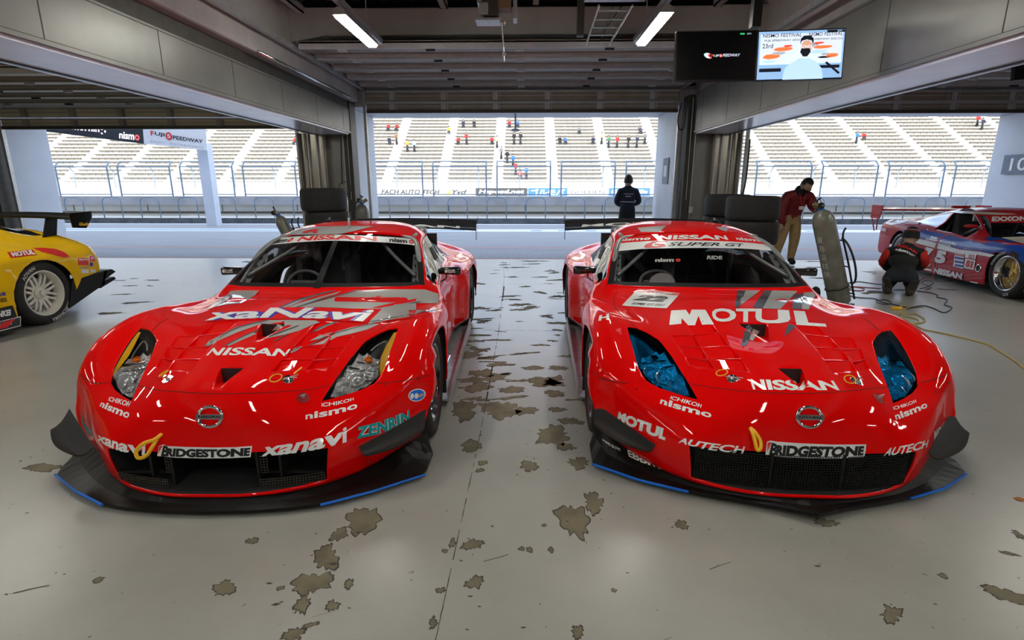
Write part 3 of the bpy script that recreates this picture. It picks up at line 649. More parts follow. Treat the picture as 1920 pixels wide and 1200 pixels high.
# grandstand
gs = empty('grandstand', (0, 66, 0), label='pale concrete grandstand with rows of benches and stair aisles across the track', cat='grandstand')
NR = 27; g = MB(); g.bb(-100, 100, -2.2, -2, 0, 1.7); g.bb(-100, 100, -2, 0, 0, .6)
for k in range(NR): g.bb(-100, 100, .8*k, .8*k+.9, 0 if k == 0 else .5*k, 1.0+.5*k)
g.bb(-100, 100, .8*NR, .8*NR+.4, 0, 16.5); g.build('terrace', 'standc', gs)
blk = None
for j in range(-12, 12):
    x0 = -3.43+6.75*j+.65
    if blk is None:
        g = MB(); W = 5.45
        for k in range(NR):
            y, z = .8*k+.35, 1.0+.5*k
            g.mi = 0; g.bb(0, W, y-.02, y+.30, z+.30, z+.345); g.mi = 1; g.bb(0, W, y+.0, y+.27, z+.20, z+.30)  # dark slab under each seat stands for the shadow beneath it
            g.mi = 0
            for i in range(7): xx = .2+i*(W-.4)/6; g.bb(xx-.03, xx+.03, y+.1, y+.18, z, z+.3)
        blk = g.build('bench_block', ['bench', 'darksteel'], gs); o = blk
    else: o = blk.copy(); COL.objects.link(o)
    o.location = (x0, 0, 0)
    if j == -12: pass
# hoop rails, banners on the stand
def banner(px, py, w, h, m, txt, tm, lab):
    k = max(0, round((at(px, py, Y=78).z-1.5)/.5)-0); c = at(px, py, Y=70+(345-py)*.085)
    r = empty('cloth_banner', c, label=lab, cat='banner'); MB_().bb(-w/2, w/2, 0, .02, -h/2, h/2).build('cloth', m, r)
    if txt: label_text('lettering', txt, w*.8, h*.55, TF((0, -.02, 0), (1, 0, 0), (0, 0, 1)), tm, r)
banner(807, 269, 3.2, .9, 'dgrey', 'KONDO RACING', 'redv', 'grey cloth banner with red and pale letters hung on the stand, left of centre')
banner(1461, 264, 3.1, .9, 'bench', 'RACING', 'boardw', 'crumpled beige banner hung on the right part of the stand')
banner(1554, 265, 3.5, .9, mat('pale_peach_cloth', (.75, .55, .42), .8, noise=.1), 'GT MASTERS', 'boardw', 'pale peach banner hung on the stand beside two people')
# sign gantry on the left
a, b = at(88, 262, Y=19.5), at(388, 280, Y=19.5)
r = empty('speedway_sign', (at(378, 300, Y=19.5).x, 19.5, 0), label='roadside sign board with black screen and white speedway panel on a grey post, left', cat='sign')
ox, oy = r.location.x, r.location.y
TLs, BLs, BRs, TRs = [at(x, y, Y=Y)-Vector((ox, oy, 0)) for x, y, Y in ((40, 215, 17.6), (40, 241, 17.6), (270, 270, 18.8), (266, 215, 18.8))]
def slab(name, P, m, par, t=.12):
    g = MB(); n = (P[1]-P[0]).cross(P[3]-P[0]).normalized()
    if n.y > 0: n = -n
    g.quad(*P); q = [p-n*t for p in P]; g.quad(*q[::-1])
    for i in range(4): g.quad(P[i], q[i], q[(i+1) % 4], P[(i+1) % 4])
    return g.build(name, m, par), n
s1, n1 = slab('screen_panel', [TLs, BLs, BRs, TRs], 'boardb', r)
W2 = [at(x, y, Y=Y)-Vector((ox, oy, 0)) for x, y, Y in ((266, 215, 18.8), (270, 270, 18.8), (388, 282, 19.6), (386, 240, 19.6))]
s2, n2 = slab('speedway_panel', W2, 'boardw', r)
def quadtext(P, txt, m, u0, u1, v0, v1, par, nn, bold=.02, shear=0, space=1, shape=None, name='lettering'):
    sh = shape or text2d(txt, bold, shear, space); bm = shape_bm(sh, 4, 1)
    for v in bm.verts:
        u = u0+(u1-u0)*v.co.x; w = v0+(v1-v0)*v.co.y; v.co = (P[0].lerp(P[3], u)).lerp(P[1].lerp(P[2], u), 1-w)+nn*.02
    return finish(name, bm, m, par)
quadtext(W2, 'UJI', 'boardb', .18, .33, .33, .49, r, n2); quadtext(W2, 'F', 'redv', .115, .165, .33, .50, r, n2); quadtext(W2, 'PEEDWAY', 'boardb', .46, .94, .30, .45, r, n2)
quadtext(W2, '', 'redv', .345, .45, .25, .54, r, n2*1.4, shape=ell2d(), name='logo_disc'); quadtext(W2, 'S', 'boardw', .37, .425, .32, .47, r, n2*2.2)
quadtext(W2, 'ENJOY! MOTORSPORTS', 'wallgrey', .11, .94, .07, .15, r, n2, bold=0, space=1.4)
M['ledw'] = em('led_white', (.9, .85, .9), 1.4); M['ledr'] = em('led_red', (.9, .1, .1), 1.2)
quadtext([TLs, BLs, BRs, TRs], 'morning!', 'ledw', .40, .68, .12, .75, r, n1); quadtext([TLs, BLs, BRs, TRs], 'nism', 'ledw', .79, .92, .10, .36, r, n1, shear=.1); quadtext([TLs, BLs, BRs, TRs], 'o', 'ledr', .925, .965, .10, .30, r, n1)
MB().bb(-.28, .10, .25, .6, 0, 2.9).build('post', 'whitewall', r)
# ---- sky and sun
wd = bpy.data.worlds.new('sky'); sc.world = wd; wd.use_nodes = True; nt = wd.node_tree
sk = nt.nodes.new('ShaderNodeTexSky'); sk.sky_type = 'NISHITA'; sk.sun_disc = False; sk.sun_elevation = math.radians(36); sk.sun_rotation = math.radians(180); sk.dust_density = 2
mxs = nt.nodes.new('ShaderNodeMix'); mxs.data_type = 'RGBA'; mxs.inputs[0].default_value = .68; mxs.inputs[7].default_value = (1.0, 1.03, 1.12, 1)
nt.links.new(sk.outputs[0], mxs.inputs[6]); nt.links.new(mxs.outputs[2], nt.nodes['Background'].inputs[0]); nt.nodes['Background'].inputs[1].default_value = SKY
sl = bpy.data.lights.new('sun', 'SUN'); so = bpy.data.objects.new('sun', sl); COL.objects.link(so); sl.energy = SUN; sl.angle = math.radians(.6); sl.color = (1, .96, .88)
so.rotation_euler = (math.radians(56), 0, math.radians(8)); so.location = (0, -10, 30)
sc.view_settings.view_transform = 'Standard'; sc.view_settings.look = 'None'; sc.view_settings.gamma = 1; sc.view_settings.use_curve_mapping = False
sc.view_settings.exposure = EXPO
# ================================================================ CAR BODY LOFT
def hermite_resample(P, n, closed=False):
    """chord-length cubic through the points, n samples per span"""
    P = [Vector(p) for p in P]; N = len(P); out = []
    d = [max((P[i+1]-P[i]).length, 1e-5) for i in range(N-1)]
    T = []
    for i in range(N):
        if i == 0: T.append((P[1]-P[0])/d[0])
        elif i == N-1: T.append((P[-1]-P[-2])/d[-1])
        else:
            a, b = (P[i]-P[i-1])/d[i-1], (P[i+1]-P[i])/d[i]; T.append((a*d[i]+b*d[i-1])/(d[i]+d[i-1]))
    for i in range(N-1):
        for k in range(n):
            t = k/n; h = d[i]
            out.append(P[i]*(2*t**3-3*t*t+1)+T[i]*h*(t**3-2*t*t+t)+P[i+1]*(-2*t**3+3*t*t)+T[i+1]*h*(t**3-t*t))
    out.append(P[-1]); return out
def loft(rows, n=6):
    """rows of half-section points (centre -> sill), mirrored about x=0; returns grid[row][col]"""
    full = [[(-x, y, z) for x, y, z in r[:0:-1]]+[tuple(p) for p in r] for r in rows]
    A = [hermite_resample(r, n) for r in full]
    nc = len(A[0]); cols = [hermite_resample([A[i][j] for i in range(len(A))], n) for j in range(nc)]
    return [[cols[j][i] for j in range(nc)] for i in range(len(cols[0]))]
def cut(bm, poly, plane, sel):
    """slice the faces chosen by sel along the polygon's edges, the polygon seen along an axis"""
    n = len(poly)
    for i in range(n):
        a, b = poly[i], poly[(i+1) % n]; d = (b[0]-a[0], b[1]-a[1]); nn = (-d[1], d[0])
        if plane == 'xy': co, no = (a[0], a[1], 0), (nn[0], nn[1], 0)
        elif plane == 'xz': co, no = (a[0], 0, a[1]), (nn[0], 0, nn[1])
        else: co, no = (0, a[0], a[1]), (0, nn[0], nn[1])
        fs = [f for f in bm.faces if sel(f.calc_center_median())]
        ge = set(fs); 
        for f in fs: ge.update(f.edges); ge.update(f.verts)
        bmesh.ops.bisect_plane(bm, geom=list(ge), dist=1e-6, plane_co=co, plane_no=no)
def inpoly(x, y, P):
    c = False; n = len(P); j = n-1
    for i in range(n):
        if (P[i][1] > y) != (P[j][1] > y) and x < (P[j][0]-P[i][0])*(y-P[i][1])/(P[j][1]-P[i][1])+P[i][0]: c = not c
        j = i
    return c
def extract(bm, test):
    """lift faces out of bm into a new bmesh"""
    fs = [f for f in bm.faces if test(f.calc_center_median(), f)]; nb = bmesh.new(); mp = {}
    for f in fs:
        for v in f.verts:
            if v not in mp: mp[v] = nb.verts.new(v.co)
        nb.faces.new([mp[v] for v in f.verts])
    bmesh.ops.delete(bm, geom=fs, context='FACES')
    return nb
def pocket(src, shift, warp=None):
    """walls and floor of a recess behind the surface piece src"""
    b = src.copy(); r = bmesh.ops.extrude_face_region(b, geom=b.faces[:])
    nv = [g for g in r['geom'] if isinstance(g, bmesh.types.BMVert)]
    old = [f for f in b.faces if all(v not in set(nv) for v in f.verts)] if False else None
    nvs = set(nv)
    for v in nv:
        v.co += Vector(shift)
        if warp: v.co = warp(v.co)
    bmesh.ops.delete(b, geom=[f for f in b.faces if not any(v in nvs for v in f.verts)], context='FACES')
    return b
ROWS = {
 'low': [
 [(0,-.745,.075),(.2,-.735,.075),(.4,-.67,.07),(.52,-.60,.066),(.62,-.53,.075),(.71,-.45,.09),(.79,-.375,.115),(.85,-.33,.14),(.90,-.30,.16),(.93,-.28,.18),(.945,-.265,.19)],
 [(0,-.69,.28),(.2,-.675,.275),(.4,-.65,.27),(.53,-.62,.264),(.62,-.55,.275),(.715,-.465,.285),(.80,-.375,.295),(.87,-.31,.30),(.925,-.275,.29),(.955,-.275,.25),(.96,-.275,.20)],
 [(0,-.64,.43),(.2,-.625,.43),(.37,-.59,.42),(.49,-.545,.40),(.61,-.49,.393),(.72,-.425,.395),(.81,-.345,.40),(.885,-.275,.405),(.94,-.245,.385),(.97,-.25,.30),(.97,-.25,.20)],
 [(0,-.565,.535),(.17,-.55,.535),(.32,-.51,.515),(.47,-.475,.462),(.60,-.405,.458),(.72,-.32,.472),(.83,-.28,.487),(.92,-.24,.485),(.965,-.21,.45),(.985,-.19,.33),(.985,-.19,.2)],
 [(0,-.36,.60),(.18,-.35,.60),(.34,-.33,.585),(.48,-.28,.558),(.62,-.19,.58),(.75,-.10,.612),(.86,-.12,.640),(.935,-.11,.612),(.975,-.09,.54),(.99,-.07,.37),(.985,-.06,.2)],
 [(0,-.08,.655),(.2,-.07,.655),(.37,-.05,.645),(.52,-.02,.645),(.66,.04,.672),(.78,.10,.697),(.875,.10,.712),(.945,.11,.675),(.98,.13,.58),(.985,.16,.38),(.98,.18,.2)],
 [(0,.3,.71),(.2,.3,.71),(.4,.31,.70),(.56,.33,.685),(.7,.37,.685),(.82,.42,.70),(.91,.47,.712),(.96,.5,.65),(.975,.53,.52),(.975,.55,.36),(.97,.57,.2)],
 [(0,.62,.737),(.2,.625,.737),(.42,.64,.728),(.6,.66,.71),(.72,.69,.675),(.82,.72,.665),(.92,.76,.675),(.955,.79,.61),(.95,.82,.5),(.935,.85,.35),(.93,.87,.2)],
 [(0,.925,.747),(.22,.935,.747),(.45,.965,.743),(.62,1.0,.74),(.765,1.04,.735),(.82,1.06,.70),(.87,1.09,.665),(.89,1.12,.59),(.885,1.15,.48),(.87,1.17,.33),(.87,1.19,.15)],
 [(0,.945,.757),(.22,.955,.757),(.45,.985,.754),(.615,1.02,.751),(.758,1.06,.748),(.815,1.08,.71),(.868,1.11,.668),(.888,1.14,.59),(.883,1.17,.48),(.87,1.19,.33),(.87,1.21,.15)],
 [(0,1.17,.925),(.2,1.18,.92),(.4,1.21,.905),(.56,1.25,.885),(.712,1.28,.862),(.775,1.30,.79),(.845,1.3,.69),(.875,1.33,.60),(.865,1.35,.47),(.86,1.37,.32),(.86,1.4,.14)],
 [(0,1.38,1.03),(.2,1.39,1.03),(.4,1.43,1.015),(.52,1.47,1.0),(.648,1.52,.978),(.735,1.54,.87),(.83,1.55,.71),(.865,1.58,.61),(.86,1.6,.47),(.855,1.62,.31),(.86,1.65,.14)],
 [(0,1.55,1.098),(.2,1.56,1.096),(.38,1.6,1.083),(.5,1.64,1.066),(.607,1.67,1.038),(.71,1.7,.91),(.82,1.72,.72),(.865,1.75,.61),(.86,1.77,.47),(.855,1.79,.31),(.86,1.8,.14)],
 [(0,1.95,1.158),(.2,1.95,1.155),(.37,1.96,1.143),(.49,1.97,1.12),(.585,1.98,1.078),(.70,1.99,.93),(.82,2.0,.73),(.87,2.02,.62),(.865,2.04,.47),(.86,2.05,.31),(.86,2.06,.14)],
 [(0,2.35,1.152),(.2,2.35,1.148),(.35,2.35,1.133),(.45,2.36,1.105),(.54,2.37,1.05),(.66,2.37,.92),(.82,2.38,.75),(.93,2.40,.67),(.97,2.42,.52),(.975,2.44,.35),(.97,2.45,.15)],
 [(0,2.85,1.06),(.2,2.85,1.055),(.32,2.85,1.03),(.4,2.85,.99),(.48,2.85,.93),(.62,2.85,.82),(.84,2.85,.72),(.96,2.86,.68),(1.01,2.87,.55),(1.01,2.88,.37),(1.0,2.89,.18)],
 [(0,3.35,.92),(.2,3.35,.915),(.32,3.35,.89),(.42,3.35,.85),(.52,3.35,.81),(.68,3.35,.75),(.86,3.34,.70),(.96,3.33,.64),(1.0,3.32,.54),(1.0,3.3,.4),(.99,3.28,.25)],
 [(0,3.75,.84),(.2,3.75,.835),(.35,3.74,.82),(.48,3.73,.80),(.6,3.72,.77),(.75,3.70,.73),(.87,3.67,.68),(.94,3.64,.62),(.97,3.62,.52),(.96,3.6,.42),(.95,3.58,.32)],
 [(0,3.80,.35),(.2,3.80,.35),(.35,3.79,.35),(.48,3.78,.35),(.6,3.77,.35),(.72,3.75,.35),(.82,3.72,.35),(.88,3.70,.35),(.92,3.68,.34),(.94,3.66,.33),(.95,3.64,.3)]]}
HL = [(.753,.055),(.70,.045),(.645,-.0),(.59,-.065),(.545,-.20),(.505,-.36),(.474,-.487),(.56,-.43),(.635,-.375),(.697,-.315),(.73,-.24),(.742,-.14),(.752,-.03)]
WB = 2.82
def circle(cy_, cz, r, n=22): return [(cy_+r*math.cos(2*PI*k/n), cz+r*math.sin(2*PI*k/n)) for k in range(n)]
def tyre_bm(R, W, x0=0):
    g = MB(); h = W/2; ri = R*.69
    g.lathe([(ri, -h*.82), (ri+.03, -h*.95), (R-.06, -h), (R-.02, -h*.93), (R-.003, -h*.72), (R, -h*.4), (R, h*.4), (R-.003, h*.72), (R-.02, h*.93), (R-.06, h), (ri+.03, h*.95), (ri, h*.82)], (x0, 0, 0), 'x', 48)
    return g
def wheel(parent, loc, side, R=.33, W=.30, rim='rimb', lip='rimlip', spokes=6, twin=False, marks=None, mesh=False, lipd=.0):
    """side=+1: outer face towards +x"""
    t = tyre_bm(R, W).build('wheel', 'tyre', parent, smooth=True, auto=50); t.location = loc
    ri = R*.70; h = W/2
    g = MB(); g.lathe([(ri, -h*.8), (ri+.008, -h*.86), (ri-.012, -h*.8), (ri-.03, -h*.4), (ri-.035, h*.3), (ri-.02, h*.72), (ri+.010, h*.84), (ri+.004, h*.90), (ri-.012, h*.86), (ri-.022, h*.5)][::1], (0, 0, 0), 'x', 40)
    for v in g.bm.verts: v.co.x *= side
    lipo = g.build('rim_lip', lip, t, smooth=True)
    g = MB(); xo = side*h*(.55-lipd)
    if mesh:   # crossed-spoke basket wheel
        n = 16
        for k in range(n):
            a = 2*PI*k/n
            for s in (-1, 1):
                b = a+s*.42; p = Vector((xo, .055*math.cos(a), .055*math.sin(a))); q = Vector((xo-side*.015, (ri-.055)*math.cos(b), (ri-.055)*math.sin(b))); g.tube([p, q], .0075, 5)
        g.lathe([(ri-.03, xo-side*.02), (ri-.06, xo-side*.006), (ri-.065, xo-side*.03)], (0, 0, 0), 'x', 40)
    else:
        n = spokes
        for k in range(n):
            a0 = 2*PI*k/n
            for s in ((-1, 1) if twin else (0,)):
                a = a0+s*.16; b = a0+s*.25; ca, sa = math.cos(a), math.sin(a); cb, sb = math.cos(b), math.sin(b)
                P = [Vector((xo-side*.03, .05*ca, .05*sa)), Vector((xo-side*.005, .11*ca, .11*sa)), Vector((xo, (ri-.06)*cb, (ri-.06)*sb)), Vector((xo-side*.02, (ri-.01)*cb, (ri-.01)*sb))]
                w = .014 if twin else .021
                for i in range(3):
                    d = P[i+1]-P[i]; tdir = Vector((0, -math.sin(a), math.cos(a))); up = d.cross(tdir).normalized()
                    w0, w1 = w*(1.3-.25*i), w*(1.05-.15*i); th = .018
                    A = [P[i]+tdir*w0+up*th*0, P[i]-tdir*w0, P[i]-tdir*w0*.8-up*th, P[i]+tdir*w0*.8-up*th]; B = [P[i+1]+tdir*w1, P[i+1]-tdir*w1, P[i+1]-tdir*w1*.8-up*th, P[i+1]+tdir*w1*.8-up*th]
                    va = [g.bm.verts.new(p) for p in A]; vb = [g.bm.verts.new(p) for p in B]
                    for j in range(4): g._f([va[j], va[(j+1) % 4], vb[(j+1) % 4], vb[j]])
                    g._f(va[::-1]); g._f(vb)
    g.lathe([(.062, xo-side*.05), (.062, xo-side*.008), (.045, xo), (.030, xo+side*.004), (.030, xo+side*.03), (.018, xo+side*.034), (.001, xo+side*.034)], (0, 0, 0), 'x', 20)
    g.build('rim', rim, t)
    g = MB(); g.lathe([(.03, -side*.02), (.165, -side*.02), (.165, side*.01), (.03, side*.01)], (0, 0, 0), 'x', 32); g.build('brake_disc', 'galv', t, smooth=True, auto=40)
    g = MB(); g.bb(-.03, .05, .08, .19, -.07, .07, bev=.01); g.build('brake_caliper', 'blackp', t)
    if marks:
        bm = None
        for txt, ac in marks:
            v, f, asp = text2d(txt, .02); wA = asp*.042/(R*.87)
            b = bmesh.new(); vs = []
            for (u, w_) in v:
                a = ac+side*(u-.5)*wA; r_ = R*.87+(w_-.5)*.042
                vs.append(b.verts.new((side*(h*.985+.002), -r_*math.cos(a)*1 if False else r_*math.sin(a)*1, r_*math.cos(a))))
            for q in f:
                try: b.faces.new([vs[i] for i in q])
                except ValueError: pass
            finish('tyre_marking', b, 'tyretext', t)
    return t
def z_car(nm, pose, label, lights='clear', paint='red', yscale=1, zs=1.0, wide=True, detail=True, wk=None, wr=.33):
    """the wide-body coupe. local frame: x right seen from behind the nose, y to the rear, z up, origin under the front axle"""
    root = empty(nm, (pose[0], pose[1], 0), pose[2], label, 'car'); bpy.context.view_layer.update()
    n = 6; G = loft([[(x, y, z*zs) for x, y, z in r] for r in ROWS['low']], n); nr, nc = len(G), len(G[0]); mid = nc//2
    bm = bmesh.new(); V = [[bm.verts.new(p) for p in r] for r in G]
    lay = bm.faces.layers.int.new('k'); side = bm.faces.layers.int.new('side')
    r0 = 9*n  # first windscreen row
    for i in range(nr-1):
        for j in range(nc-1):
            f = bm.faces.new([V[i][j], V[i][j+1], V[i+1][j+1], V[i+1][j]]); a = abs((j+.5)-mid)/n; v = i/n
            k = 0
            if 9 <= v < 12 and a < 4: k = 1                       # windscreen (upper third is the banner)
            if k == 1 and (a > 3.72 or v < 9.12): k = 4
            elif k == 0 and 9.5 <= v < 14.4 and 4.35 < a < 5.75 and not (9.5 <= v < 10 and a > 5.4):
                k = 2
            elif k == 0 and 14.2 <= v < 16.3 and a < 3.4: k = 3
            f[lay] = k; f[side] = 1 if a > (8.8 if v < 3.7 else 8.1 if v < 4.3 else 7.5 if v < 8 else 7.4) else 0
    bvh_full = None
    # headlight, grille, wheel openings
    R_ = .362
    def side_sel(y0): return lambda c: abs(c.x) > .72 and abs(c.y-y0) < .5 and c.z < .80*zs
    A0, A1 = [(-.30, -.1), (-.30, .30), (-.31, .42), (-.27, .53), (-.14, .61), (.02, .665), (.18, .685), (.34, .66), (.46, .56), (.50, .42), (.50, -.1)], circle(WB, .335, .375, 24)
    cut(bm, A0, 'yz', side_sel(0)); cut(bm, A1, 'yz', side_sel(WB))
    for s in (-1, 1):
        P = [(s*x, y) for x, y in HL]; cut(bm, P, 'xy', lambda c: .4 < c.x*s < .85 and -.6 < c.y < .15 and c.z > .3)
    GP = [(-.53, .262*zs), (.53, .262*zs), (.505, .055*zs), (0, .055*zs), (-.505, .055*zs)] if detail else None
    if detail:
        GP = [(-.535, .264), (-.27, .271), (0, .274), (.27, .271), (.535, .264), (.51, .09), (.0, .09), (-.51, .09)]
        cut(bm, GP, 'xz', lambda c: c.y < -.45 and abs(c.x) < .65 and c.z < .36)
    flat = BVHTree.FromBMesh(bm)
    def top(x, y): return flat.ray_cast(Vector((x, y, 2)), Vector((0, 0, -1)))[0]
    pockets = []
    if detail:
        inner = [((.239, .178), (.388, .172)), ((.235, .009), (.382, -.001)), ((.224, -.160), (.375, -.150)), ((.212, -.301), (.368, -.274)), ((.204, -.424), (.355, -.361))]
        outer = [((.388, .172), (.520, .10)), ((.382, -.001), (.508, -.004)), ((.375, -.150), (.493, -.113)), ((.368, -.274), (.477, -.212)), ((.355, -.361), (.469, -.283))]
        Q = []
        for s in (-1, 1):
            for col in (inner, outer):
                for k in range(4):
                    if col is outer and k == 0: continue
                    (a, b), (c, d) = col[k], col[k+1]; Q.append([(s*p[0], p[1]) for p in (a, b, d, c)])
            # outline cuts
        for P in Q:
            g = .004; c0 = (sum(p[0] for p in P)/4, sum(p[1] for p in P)/4)
            P2 = [(p[0]+(g if p[0] < c0[0] else -g), p[1]+(g if p[1] < c0[1] else -g)) for p in P]
            x0, x1 = min(p[0] for p in P)-.05, max(p[0] for p in P)+.05; y0, y1 = min(p[1] for p in P)-.05, max(p[1] for p in P)+.05
            cut(bm, P2, 'xy', lambda c: x0 < c.x < x1 and y0 < c.y < y1 and c.z > .4); pockets.append(('hood_louver', P2, 'louver'))
        for P in ([(.078, .13), (.07, .07), (.012, -.095), (-.012, -.095), (-.07, .07), (-.078, .13)], [(.058, -.395), (.050, -.44), (.014, -.555), (-.014, -.555), (-.050, -.44), (-.058, -.395)]):
            y0, y1 = min(p[1] for p in P)-.05, max(p[1] for p in P)+.05
            cut(bm, P, 'xy', lambda c: abs(c.x) < .13 and y0 < c.y < y1 and c.z > .4); pockets.append(('hood_duct', P, 'duct'))
    pk_ = []
    for nm_, P, kind_ in pockets:
        src = extract(bm, lambda c, f: c.z > .4 and inpoly(c.x, c.y, P)); ylo, yhi = min(p[1] for p in P), max(p[1] for p in P); b = src.copy()
        r = bmesh.ops.extrude_face_region(b, geom=b.faces[:]); nv = {g for g in r['geom'] if isinstance(g, bmesh.types.BMVert)}
        for v in nv:
            t = (v.co.y-ylo)/(yhi-ylo)
            v.co.z -= (.032*(1-t)+.002) if kind_ == 'louver' else (.075*t+.001)
        bmesh.ops.delete(b, geom=[f for f in b.faces if not any(v in nv for v in f.verts)], context='FACES')
        bmesh.ops.recalc_face_normals(b, faces=b.faces)
        for f in b.faces:
            vs = [v in nv for v in f.verts]
            if kind_ == 'duct' and not all(vs) and min(v.co.y for v in f.verts) > yhi-.01: f.material_index = 1  # rear wall of the duct coloured black for the shade in its depth
        pk_.append((nm_, b)); src.free()
    allb = bm.copy()
    for nm_, b in pk_:
        me_ = bpy.data.meshes.new('tmp'); b.to_mesh(me_); allb.from_mesh(me_); bpy.data.meshes.remove(me_)
    bvh = BVHTree.FromBMesh(allb); allb.free()
    skin = Skin(bvh, root)
    for nm_, b in pk_: finish(nm_, b, [paint, 'interior'], root)
    sl = bm.faces.layers.int['side']
    wheelhole = lambda c, f: f[sl] == 1 and (inpoly(c.y, c.z, A0) or inpoly(c.y, c.z, A1) or (c.z < .31 and (-.30 < c.y < .48 or abs(c.y-WB) < .37)))
    extract(bm, wheelhole).free()
    covers = []
    for s in (-1, 1):
        P = [(s*x, y) for x, y in HL]; covers.append((s, extract(bm, lambda c, f: c.z > .3 and c.y < .15 and inpoly(c.x, c.y, P))))
    lk = bm.faces.layers.int['k']
    def by(k): 
        fs = [f for f in bm.faces if f[lk] == k]; nb = bmesh.new(); mp = {}
        for f in fs:
            for v in f.verts:
                if v not in mp: mp[v] = nb.verts.new(v.co)
            nb.faces.new([mp[v] for v in f.verts])
        bmesh.ops.delete(bm, geom=fs, context='FACES'); return nb
    ws, sg, rg, wf = by(1), by(2), by(3), by(4); finish('windscreen_frame', wf, 'blackp', root, smooth=True)
    gr = extract(bm, lambda c, f: c.y < -.45 and inpoly(c.x, c.z, GP)) if detail else None
    body = finish('body', bm, [paint, 'liner'], root, smooth=True)
    md = body.modifiers.new('thickness', 'SOLIDIFY'); md.thickness = .008; md.offset = -1; md.material_offset = 1; md.material_offset_rim = 0
    # fix normals outward
    finish('windscreen', ws, 'glass', root, smooth=True); sg2 = extract(sg, lambda c, f: c.x < 0); finish('side_window', sg, 'sideglass', root, smooth=True); finish('side_window', sg2, 'sideglass', root, smooth=True); finish('rear_window', rg, 'sideglass', root, smooth=True)
    # headlights
    for s, cb in covers:
        pk = pocket(cb, (0, 0, 0), lambda q: q+Vector((-s*.01, .03, -.025-.10*max(0, min(1, (.05-q.y)/.35))))); h = finish('headlight', pk, 'blackp', root)
        lensm = 'clearlens' if lights == 'clear' else 'bluelens'
        c2 = finish('lens_cover', cb, lensm, h, smooth=True)
        if not detail: continue
        def surf(x, y):
            hh = bvh.ray_cast(Vector((x, y, 2)), Vector((0, 0, -1))); return hh[0] if hh[0] else Vector((x, y, .5))
        # chrome bowl carrying the lamps: follows the surface, sunk a little
        BP = [(.50,-.44),(.565,-.405),(.63,-.355),(.685,-.295),(.715,-.22),(.70,-.16),(.62,-.145),(.575,-.15),(.535,-.25),(.51,-.34)]
        b = shape_bm(poly2d(BP), 9, 9, (.5, -.44), (.72, -.14))
        for v in b.verts:
            x, y = v.co.x, v.co.y; p = surf(s*x, y); edge = min(math.hypot(x-q[0], y-q[1]) for q in BP)
            dz = -.014-.02*min(1, edge/.05)+.006*math.sin(x*160)*math.sin(y*140)
            v.co = p+Vector((0, 0, dz))
        finish('reflector', b, 'reflector', h, smooth=False)
        for (x, y, r_, mm) in [(.605, -.315, .040, 'lampglass'), (.665, -.265, .036, 'lampglass'), (.56, -.375, .028, 'lampglass'), (.635, -.185, .018, 'orange' if lights == 'clear' else 'blackp')]:
            p = surf(s*x, y); nrm = Vector((0, -.55, .83)); Rm = nrm.to_track_quat('Z', 'Y').to_matrix()
            g = MB(); g.lathe([(r_*1.15, .004), (r_, .0), (r_*.8, -.012), (r_*.45, -.02), (.001, -.022)], p+Vector((0, 0, -.012)), seg=20, R=Rm)
            if mm != 'orange': g.sphere(p+Vector((0, 0, -.024)), r_*.5, seg=12, rings=8)
            else: g.sphere(p+Vector((0, 0, -.016)), r_, sz=.6, seg=12, rings=8)
            g.build('lamp', mm, h, smooth=True)
        for (a, c_) in (((.545, -.245), (.71, -.235)), ((.575, -.20), (.705, -.195))):
            p, q = surf(s*a[0], a[1]), surf(s*c_[0], c_[1]); g = MB(); g.tube([p+Vector((0, 0, -.02)), q+Vector((0, 0, -.02))], .005, 6); g.build('trim_bar', 'chrome', h, smooth=True)
        if lights == 'clear':
            Q = [(.752, .03), (.735, .025), (.715, -.06), (.698, -.15), (.705, -.22), (.715, -.27), (.728, -.24), (.738, -.14), (.748, -.04)]
            b = shape_bm(poly2d(Q), 4, 10, (.69, -.28), (.76, .04))
            for v in b.verts: p = surf(s*v.co.x, v.co.y); v.co = p+Vector((0, 0, -.006))
            bmesh.ops.recalc_face_normals(b, faces=b.faces); finish('marker_strip', b, 'yellowv', h, smooth=True)
            g = MB(); pts = [surf(s*x, y)+Vector((0, 0, -.03)) for x, y in ((.63, -.10), (.66, -.05), (.70, -.02), (.70, -.10), (.69, -.15))]; g.tube(smoothpts(pts, 5), .004, 5); g.build('wire', 'galv', h)
    # grille recess
    if detail:
        pk = pocket(gr, (0, .28, -.0), lambda c: Vector((c.x*.93, min(c.y, -.36) if False else -.38, c.z)))
        gm = finish('front_grille', pk, 'interior', root)
        def bar(x, y0, y1, z0, z1, w, m='carbon', nm2='divider'):
            g = MB(); g.bb(x-w/2, x+w/2, y0, y1, z0, z1); return g.build(nm2, m, gm)
        def ys(x): 
            hh = bvh.ray_cast(Vector((x, -2, .18)), Vector((0, 1, 0))); return hh[0].y if hh[0] else -.6
        def netting(x0, x1, z0, z1, dx, back=.02, m='galv', r_=.0016):
            g = MB(); nx = int((x1-x0)/dx); nz = max(1, int((z1-z0)/dx))
            for k in range(nx+1):
                x = x0+(x1-x0)*k/nx; y = ys(x)+back; g.tube([(x, y, z0), (x, y, z1)], r_, 4, cap=False)
            for k in range(nz+1):
                z = z0+(z1-z0)*k/nz; g.tube([(x0+(x1-x0)*i/8, ys(x0+(x1-x0)*i/8)+back, z) for i in range(9)], r_, 4, cap=False)
            return g.build('wire_mesh', m, gm)
        M.setdefault('meshwire', mat('dark_wire_mesh', (.10, .085, .07), .5, metal=.5, noise=.1)); M.setdefault('meshblk', mat('black_wire_mesh', (.02, .02, .02), .5, metal=.4, noise=.1))
